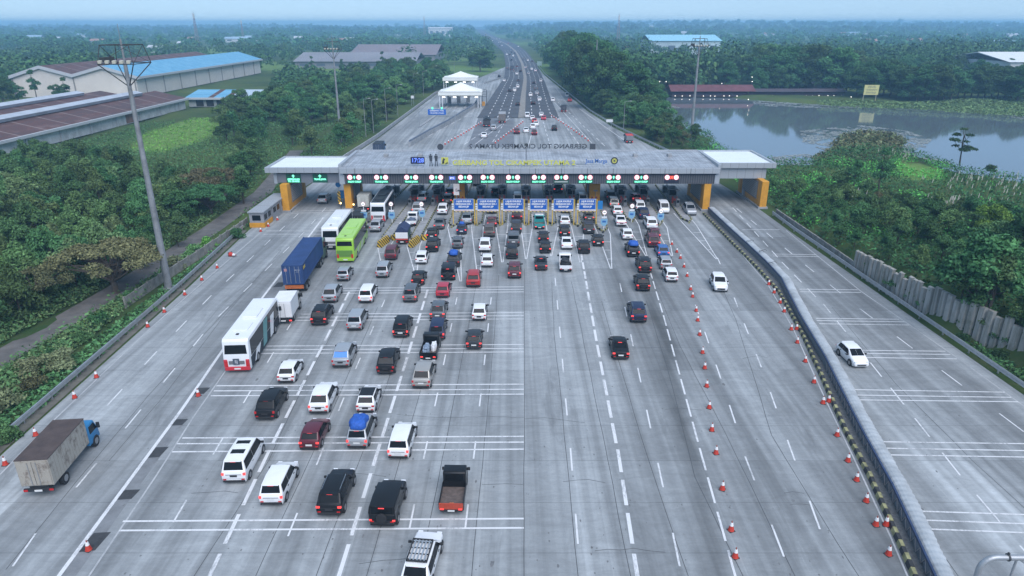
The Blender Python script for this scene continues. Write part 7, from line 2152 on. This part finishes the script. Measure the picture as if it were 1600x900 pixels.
# round dark tree and right belt by the highway
X, Y = G(755, 112)
tree('canopy2', X - 2, Y, .95, 'big round dark tree between the white tents and the highway', leaf='deep', sq=1.25)
# wooded roadside beyond the gate on the lake side
rb = scatter(85, 30, 112, 190, 560, 7.0, lambda x, y: not blocked(x, y) and x > interp(y, [p[1] for p in RIGHT_EDGE], [p[0] for p in RIGHT_EDGE]) + 5 and x < interp(y, [190, 230, 300, 380, 560], [50, 50, 58, 95, 100]))
for (x, y) in scatter(46, 33, 60, 168, 320, 3.8, lambda x, y: not blocked(x, y) and PXX(x, y) < 1040 and x > interp(y, [p[1] for p in RIGHT_EDGE], [p[0] for p in RIGHT_EDGE]) + 4.5):
    tree(rt.choice(['canopy0', 'canopy1', 'canopy2']), x, y, rt.uniform(.36, .52) * interp(y, [168, 320], [.9, 1.35]), 'green tree lining the shoulder guardrail between highway and lake', 'trees lining the shoulder guardrail', leaf=rt.choice(['deep', 'mid', 'mid']), sq=1.1)
for (x, y) in rb:
    px_ = PXX(x, y)
    if px_ > 1010: continue
    yt = interp(px_, [820, 845, 870, 895, 930, 960, 985, 1010], [78, 60, 50, 42, 52, 72, 92, 108]) + rt.uniform(-3, 16)
    s_ = min(1.75, max(.42, ZAT(yt, y) / 17.5))
    tree(rt.choice(['canopy0', 'canopy1', 'canopy2']), x, y, s_, 'dark green tree in the tall wood between the highway and the lake', 'trees of the wood between highway and lake', leaf=rt.choice(['deep', 'deep', 'mid']), sq=interp(s_, [.4, 1.0, 1.75], [1.15, 1.0, .8]))
for (x, y) in scatter(30, 41, 56, 140, 215, 3.2, lambda x, y: not blocked(x, y) and PXX(x, y) < 1088 and x > interp(y, [p[1] for p in RIGHT_EDGE], [p[0] for p in RIGHT_EDGE]) + 3.5):
    tree(rt.choice(['shrub0', 'shrub1', 'broad0']), x, y, rt.uniform(.5, .75), 'leafy shrub on the bank between the gate and the lake mast', 'shrubs on the bank below the lake mast', 'shrub', rt.choice(['mid', 'olive', 'deep']), 'shrub')
# wooded bank behind the sheet pile wall
wb = scatter(105, 48, 96, 54, 138, 3.7, lambda x, y: frustum(x, y, 1.12) and not blocked(x, y) and x > interp(y, *WALLX) + (2.2 if y < 90 else 1.6) and not (70 < x and 118 < y) and x < interp(y, [54, 90, 138], [66, 84, 80]))
for (x, y) in wb:
    d = x - interp(y, *WALLX)
    s_ = rt.uniform(.38, .62) if d > 5 else rt.uniform(.28, .42)
    tree(rt.choice(['broad0', 'broad1', 'broad2', 'broad0', 'feather0']), x, y, s_, 'leafy dark green tree on the bank above the sheet pile wall', 'trees on the bank above the sheet pile wall', leaf=rt.choice(['deep', 'deep', 'mid', 'mid', 'fresh']))
for (x, y, k, s_, lf, lab) in ((1500, 255, 'airy0', 1.15, 'deep', 'lone layered dark tree standing at the lake shore'), (1372, 300, 'tall0', .78, 'deep', 'tall dark tree above the bushes at the lake bank'), (1333, 300, 'tall1', .62, 'deep', 'shorter dark conical tree beside the tall one at the lake bank'),
                           (1540, 398, 'broad2', .72, 'bright', 'rounded tree with bright yellow green top behind the sheet pile wall'), (1365, 340, 'broad1', .5, 'bronze', 'bronze leaved tree among the green bushes on the bank'), (1590, 430, 'broad0', .8, 'deep', 'dark green tree at the picture edge above the sheet pile wall'), (1548, 268, 'shrub0', .8, 'deep', 'small dark shrub standing at the water edge')):
    X, Y = G(x, y)
    tree(k, X, Y, s_, lab, leaf=lf)
for k in range(34):
    yv = rt.uniform(52, 88); x = interp(yv, *WALLX) + rt.uniform(.9, 1.8)
    tree(rt.choice(['shrub0', 'shrub1']), x, yv, rt.uniform(.45, .8), 'leafy shrub hanging over the top of the sheet pile wall', 'shrubs hanging over the sheet pile wall', leaf=rt.choice(['deep', 'mid', 'fresh']), cat='shrub')
for k in range(24):
    yv = 48 + 26 * rt.random() ** 1.3; x = interp(yv, *WALLX) + rt.uniform(.7, 1.5)
    tree(rt.choice(['shrub0', 'shrub1', 'broad1']), x, yv, rt.uniform(.32, .46) if k % 3 == 2 else rt.uniform(.8, 1.15), 'big leafy bush spilling over the sheet pile wall close to the camera', 'bushes spilling over the sheet pile wall', leaf=rt.choice(['deep', 'mid', 'mid']), cat='shrub', z=interp(yv, [40, 70, 88], [3.6, 3.4, 2.4]))
for k, (yv, d_) in enumerate(((62.5, -.9), (58, -1.0), (66.5, -.7), (54, -1.2))):
    tree('shrub%d' % (k % 2), interp(yv, *WALLX) + d_, yv, .5, 'small dark shrub growing at the foot of the sheet pile wall', 'shrubs at the foot of the sheet pile wall', leaf='deep', cat='shrub')
# far bank trees across the lake
fb = scatter(45, 150, 360, 330, 460, 9, lambda x, y: not blocked(x, y) and not (1310 < PXX(x, y) < 1400 and y < 345) and frustum(x, y, 1.1) and y > interp(x, [100, 150, 172, 210, 330], [352, 338, 300, 288, 262]))
for (x, y) in fb:
    tree(rt.choice(['canopy0', 'canopy1', 'canopy2']), x, y, rt.uniform(.65, .95), 'large dark tree in the grove on the far side of the lake', 'trees of the grove across the lake', leaf=rt.choice(['deep', 'deep', 'mid']))
for k in range(26):                      # front row of the grove, standing on the grassy bank
    px_ = 1338 + k * 10.5
    Yt = (331 if px_ < 1400 else 315) + rt.uniform(-4, 12); Xt = XAT(px_, Yt, 0)
    tree(rt.choice(['canopy0', 'canopy1', 'canopy2']), Xt, Yt, rt.uniform(.78, 1.0), 'large dark tree in the grove on the far side of the lake', 'trees of the grove across the lake', leaf='deep', sq=1.15)
for k in range(26):
    px_ = 1188 + k * 5.6
    Yt = rt.uniform(352, 420); Xt = XAT(px_, Yt, 0)
    tree(rt.choice(['canopy0', 'canopy1', 'canopy2']), Xt, Yt, rt.uniform(.95, 1.4), 'large dark tree behind the lakeside restaurant', 'trees behind the lakeside restaurant', leaf=rt.choice(['deep', 'deep', 'mid']), sq=1.1)
for (x, y) in scatter(26, 60, 140, 346, 430, 7, lambda x, y: not blocked(x, y)):
    tree(rt.choice(['canopy0', 'canopy1', 'canopy2']), x, y, rt.uniform(.7, 1.0), 'large dark tree behind the lakeside restaurant', 'trees behind the lakeside restaurant', leaf='deep')

# ---------------------------------------------------------------- grass and undergrowth (stuff)
def stuff_cards(name, pts, size, leafkey, up=.8, elong=1.8, spread=.8, lift=.2):
    P_ = np.array(pts)
    P_[:, 2] += lift
    o_ = np.zeros_like(P_); o_[:, 2] = .3
    v = cards(P_, o_, size, spread, up, elong)
    o = put(name, np_mesh(name, v, quads_for(v), LEAF[leafkey]))
    return tag(o, kind='stuff')
def field_pts(n_, x0, x1, y0, y1, ok, hmax=.8, power=1.0):
    X = npr.uniform(x0, x1, n_ * 3); Y = y0 + (y1 - y0) * npr.uniform(0, 1, n_ * 3) ** power
    k = ok(X, Y)
    X, Y = X[k][:n_], Y[k][:n_]
    Z = height(X, Y) + npr.uniform(0, 1, len(X)) ** 2 * hmax
    return np.stack([X, Y, Z], 1)
def not_paved(X, Y):
    lo = np.interp(Y, [p[1] for p in LEFT_EDGE], [p[0] for p in LEFT_EDGE]); hi = np.interp(Y, [p[1] for p in RIGHT_EDGE], [p[0] for p in RIGHT_EDGE])
    return ((X < lo - 4.4) | (X > hi + 2.0)) & ~inside(LAKE, X, Y) & (np.abs(X - np.interp(Y, [p[1] for p in PATH], [p[0] for p in PATH])) > 2.1) & ~((X > -177) & (X < -129.5) & (Y > 118) & (Y < 282))
fr_ = lambda X, Y: np.abs(X) < 800 / FPX * (Y * CP + CAMH * SP) * 1.1 + 3
stuff_cards('undergrowth', field_pts(62000, -125, -42, 36, 240, lambda X, Y: not_paved(X, Y) & fr_(X, Y) & ~inside(FIELD1, X, Y), 1.1, 1.5), .26, 'mid')
stuff_cards('tall_grass', field_pts(26000, -70, -42, 32, 130, lambda X, Y: not_paved(X, Y) & fr_(X, Y) & (X > np.interp(Y, [p[1] for p in PATH], [p[0] for p in PATH]) - 9), .6, 1.4), .19, 'grass')
def rightok(X, Y): return not_paved(X, Y) & fr_(X, Y) & (X > np.interp(Y, *WALLX) + 1.0)
stuff_cards('undergrowth', field_pts(62000, 46, 170, 45, 250, lambda X, Y: rightok(X, Y) & ~inside(FIELD3, X, Y), 1.2, 1.2), .27, 'deep')
stuff_cards('tall_grass', field_pts(16000, 47, 130, 100, 200, lambda X, Y: rightok(X, Y) & (vnoise(X, Y, 9.0, 4) > .3), .7), .27, 'bright')
stuff_cards('verge_grass', field_pts(2600, 47.2, 53, 40, 90, lambda X, Y: fr_(X, Y) & (X < np.interp(Y, *WALLX) - .1) & (X > np.interp(Y, [p[1] for p in RIGHT_EDGE], [p[0] for p in RIGHT_EDGE]) + 1.0), .2), .22, 'mid')
stuff_cards('verge_grass', field_pts(3500, -45, -41, 30, 112, lambda X, Y: fr_(X, Y) & (X < np.interp(Y, [p[1] for p in LEFT_EDGE], [p[0] for p in LEFT_EDGE]) - 1.0), .3), .24, 'mid')
stuff_cards('meadow_grass', np.concatenate([field_pts(5000, -130, -60, 150, 260, lambda X, Y: inside(FIELD1, X, Y), .3), field_pts(6000, -160, -50, 280, 420, lambda X, Y: inside(FIELD2, X, Y), .4)]), .3, 'bright')
# plume grass on the lake bank: leaning pale stems with feathery heads
def plumes(areas, n_):
    m_ = []
    for (x, y, rx, ry) in areas:
        X0, Y0 = G(x, y)
        for k in range(n_):
            X, Y = X0 + rt.gauss(0, rx), Y0 + rt.gauss(0, ry)
            z = float(height(X, Y)); h_ = rt.uniform(1.6, 2.9)
            m_.append((X, Y, z, h_))
    return m_
pl_ = plumes([(1560, 290, 6, 3), (1590, 310, 6, 4), (1520, 300, 6, 3), (1470, 325, 2.0, 1.5), (1480, 330, 1.5, 1), (1335, 315, 1.0, .8), (1570, 325, 6, 3), (1400, 250, 4, 2)], 22)
mb = MB(); ms = MB()
for (X, Y, z, h_) in pl_:
    a = rt.uniform(.1, .6); dx, dy = a * .8 * h_ * .45, a * rt.uniform(-.4, .4) * h_ * .4
    mb.quad((X - .02, Y, z), (X + .02, Y, z), (X + dx + .02, Y + dy, z + h_ * .8), (X + dx - .02, Y + dy, z + h_ * .8))
    ms.add([(X + dx - .09, Y + dy, z + h_ * .72), (X + dx + .1, Y + dy, z + h_ * .75), (X + dx * 1.35 + .05, Y + dy * 1.3, z + h_ * 1.08), (X + dx * 1.3 - .06, Y + dy * 1.3, z + h_ * 1.02)], [(0, 1, 2, 3)])
    for k in range(3):
        b = rt.uniform(-.7, .7)
        mb.quad((X - .05, Y, z), (X + .05, Y, z), (X + b + .03, Y + b * .5, z + h_ * .6), (X + b - .01, Y + b * .5, z + h_ * .62))
tag(mb.obj('plume_grass', LEAF['olive'], fixn=False), kind='stuff'); tag(ms.obj('plume_heads', LEAF['plume'], fixn=False), kind='stuff')
# reed island and lily pads
X = npr.uniform(min(p[0] for p in REED), max(p[0] for p in REED), 9000); Y = npr.uniform(min(p[1] for p in REED), max(p[1] for p in REED), 9000)
k = inside(REED, X, Y); P_ = np.stack([X[k], Y[k], np.full(k.sum(), -1.0) + npr.uniform(0, .9, k.sum())], 1)
stuff_cards('reed_bed', P_[::2], .5, 'olive', elong=2.4)
stuff_cards('reed_bed', P_[1::2], .45, 'bronze', elong=2.4)
pad = mat('lily_pad', (.27, .30, .29), .7, island=.35, var=.1)
PADS = [GP(a, -1.18) for a in ([(1250, 205), (1290, 200), (1350, 196), (1420, 205), (1455, 218), (1440, 238), (1410, 246), (1350, 244), (1290, 236), (1255, 222)],
        [(1010, 162), (1045, 164), (1063, 168), (1040, 176), (1060, 188), (1080, 196), (1060, 200), (1030, 190), (1015, 180)], [(1195, 246), (1260, 240), (1320, 240), (1330, 262), (1270, 266), (1205, 268)],
        [(1175, 158), (1240, 156), (1340, 160), (1420, 166), (1330, 169), (1230, 168), (1180, 164)], [(1560, 176), (1640, 180), (1640, 188), (1590, 186)], [(1440, 246), (1480, 250), (1490, 266), (1440, 258)], [(1088, 204), (1115, 214), (1110, 226), (1090, 216)])]
vs_, n_tot = [], 0
dens = [5200, 2200, 1100, 3600, 700, 600, 500]
for poly_, dn in zip(PADS, dens):
    ax, bx = min(p[0] for p in poly_), max(p[0] for p in poly_); ay, by = min(p[1] for p in poly_), max(p[1] for p in poly_)
    X, Y = npr.uniform(ax, bx, dn * 2), npr.uniform(ay, by, dn * 2)
    k = inside(poly_, X, Y) & inside(LAKE, X, Y) & ~inside(REED, X, Y) & (vnoise(X, Y, 3.1, 2) > -.25)
    X, Y = X[k][:dn], Y[k][:dn]
    s_ = npr.uniform(.18, .5, len(X)); a = npr.uniform(0, 6.28, len(X))
    q = []
    for t in range(4):
        q.append(np.stack([X + s_ * np.cos(a + t * 1.57), Y + s_ * np.sin(a + t * 1.57), -1.17 + npr.uniform(0, .03, len(X))], 1))
    vs_.append(np.stack(q, 1).reshape(-1, 3))
v = np.concatenate(vs_)
tag(put('lily_pads', np_mesh('lily_pads', v, quads_for(v), pad)), kind='stuff')
# grassy bank across the lake
gb_ = GP([(1275, 158), (1340, 157), (1450, 158), (1600, 150), (1750, 160), (1750, 190), (1600, 181), (1520, 176), (1440, 171), (1330, 166.5), (1280, 163)], 0)
stuff_cards('bank_grass', field_pts(14000, 100, 330, 235, 330, lambda X, Y: inside(gb_, X, Y), .3), .5, 'grass')

# ---------------------------------------------------------------- the far woods out to the horizon (stuff)
def far_woods(name, n_, t0, t1, per, csize, leafkey, seed):
    g = np.random.default_rng(seed)
    t = np.exp(g.uniform(np.log(t0), np.log(t1), n_ * 3))
    u = g.uniform(-1.15, 1.15, n_ * 3)
    X = u * 800 / FPX * t; Y = t * 1.0
    lo = np.interp(Y, [p[1] for p in AL], [p[0] for p in AL]) - np.interp(Y, [300, 600, 1600], [16, 10, 14]); hi = np.interp(Y, [p[1] for p in AR], [p[0] for p in AR]) + np.interp(Y, [300, 600, 1600], [14, 10, 16])
    ok = (X < lo) | (X > hi)
    ok &= ~inside(LAKE, X, Y) & ~((X > -240) & (X < -160) & (Y > 300) & (Y < 505)) & ~((X > 100) & (X < 340) & (Y < 440))
    ok &= ~((X > np.interp(Y, [p[1] for p in LEFT_EDGE], [p[0] for p in LEFT_EDGE]) - 6) & (X < 20) & (Y < 620))
    px_ = 800 + FPX * X / (Y * CP + CAMH * SP)
    ok &= ~((px_ > 205) & (px_ < 432) & (Y < 500))
    clear = vnoise(X, Y, 130.0, 5) + .6 * vnoise(X, Y, 47.0, 3)
    dens_ok = (clear < .5 - .5 * (X > 60) * 0) | (g.uniform(0, 1, len(X)) < .06) | ((X > 0) & (Y < 620))
    ok &= dens_ok
    shed_z = ((X > -190) & (X < -60) & (Y > 480) & (Y < 740))
    ok &= ~(shed_z & (g.uniform(0, 1, len(X)) < .8))
    X, Y = X[ok][:n_], Y[ok][:n_]
    n2 = len(X)
    Z = height(X, Y)
    sc = g.uniform(.55, 1.5, n2) * (1.05 + .4 * np.clip(vnoise(X, Y, 75.0, 6), -1, 1)) * (1 + .35 * (Y > 1500)) * np.where((X > 60) & (Y < 900), 1.25, 1.0)
    Rr = 5.0 * sc
    d = g.normal(0, 1, (n2, per, 3)); d /= np.linalg.norm(d, axis=2, keepdims=True)
    d[:, :, 2] = np.abs(d[:, :, 2]) * 1.1 - .12
    lob = 1 + .28 * np.sin(d[:, :, 0] * 5 + X[:, None]) * np.cos(d[:, :, 1] * 4 + Y[:, None])
    P_ = np.stack([X, Y, Z + 3.8 * sc], 1)[:, None, :] + d * (Rr[:, None] * lob * g.uniform(.75, 1.05, (n2, per)))[:, :, None] * np.array([1, 1, .85])
    P_ = P_.reshape(-1, 3)
    size = np.repeat(csize * np.clip(sc, .8, 1.15), per)
    v = cards(P_, d.reshape(-1, 3), size, .55, .2, 1.3)
    return tag(put(name, np_mesh(name, v, quads_for(v), LEAF[leafkey])), kind='stuff')
far_woods('far_woods', 1400, 330, 1000, 150, 1.35, 'deep', 1)
far_woods('far_woods', 700, 330, 1000, 140, 1.35, 'mid', 2)
far_woods('distant_forest', 2600, 900, 2600, 60, 2.8, 'deep', 3)
far_woods('distant_forest', 3600, 2200, 5000, 26, 6.5, 'deep', 4)

# ---------------------------------------------------------------- haze
hm = bpy.data.materials.new('haze_air')
hm.use_nodes = True
hnt = hm.node_tree
for nd in list(hnt.nodes): hnt.nodes.remove(nd)
out = hnt.nodes.new('ShaderNodeOutputMaterial')
pv = hnt.nodes.new('ShaderNodeVolumePrincipled')
pv.inputs['Color'].default_value = (*HAZE_COLOR, 1)
pv.inputs['Density'].default_value = HAZE_DENSITY
pv.inputs['Anisotropy'].default_value = 0.0
hnt.links.new(pv.outputs[0], out.inputs['Volume'])
mb = MB(); mb.box(-6800, 6800, -900, 6800, -12, 47)
hz_o = mb.obj('haze', hm)
tag(hz_o, kind='stuff')
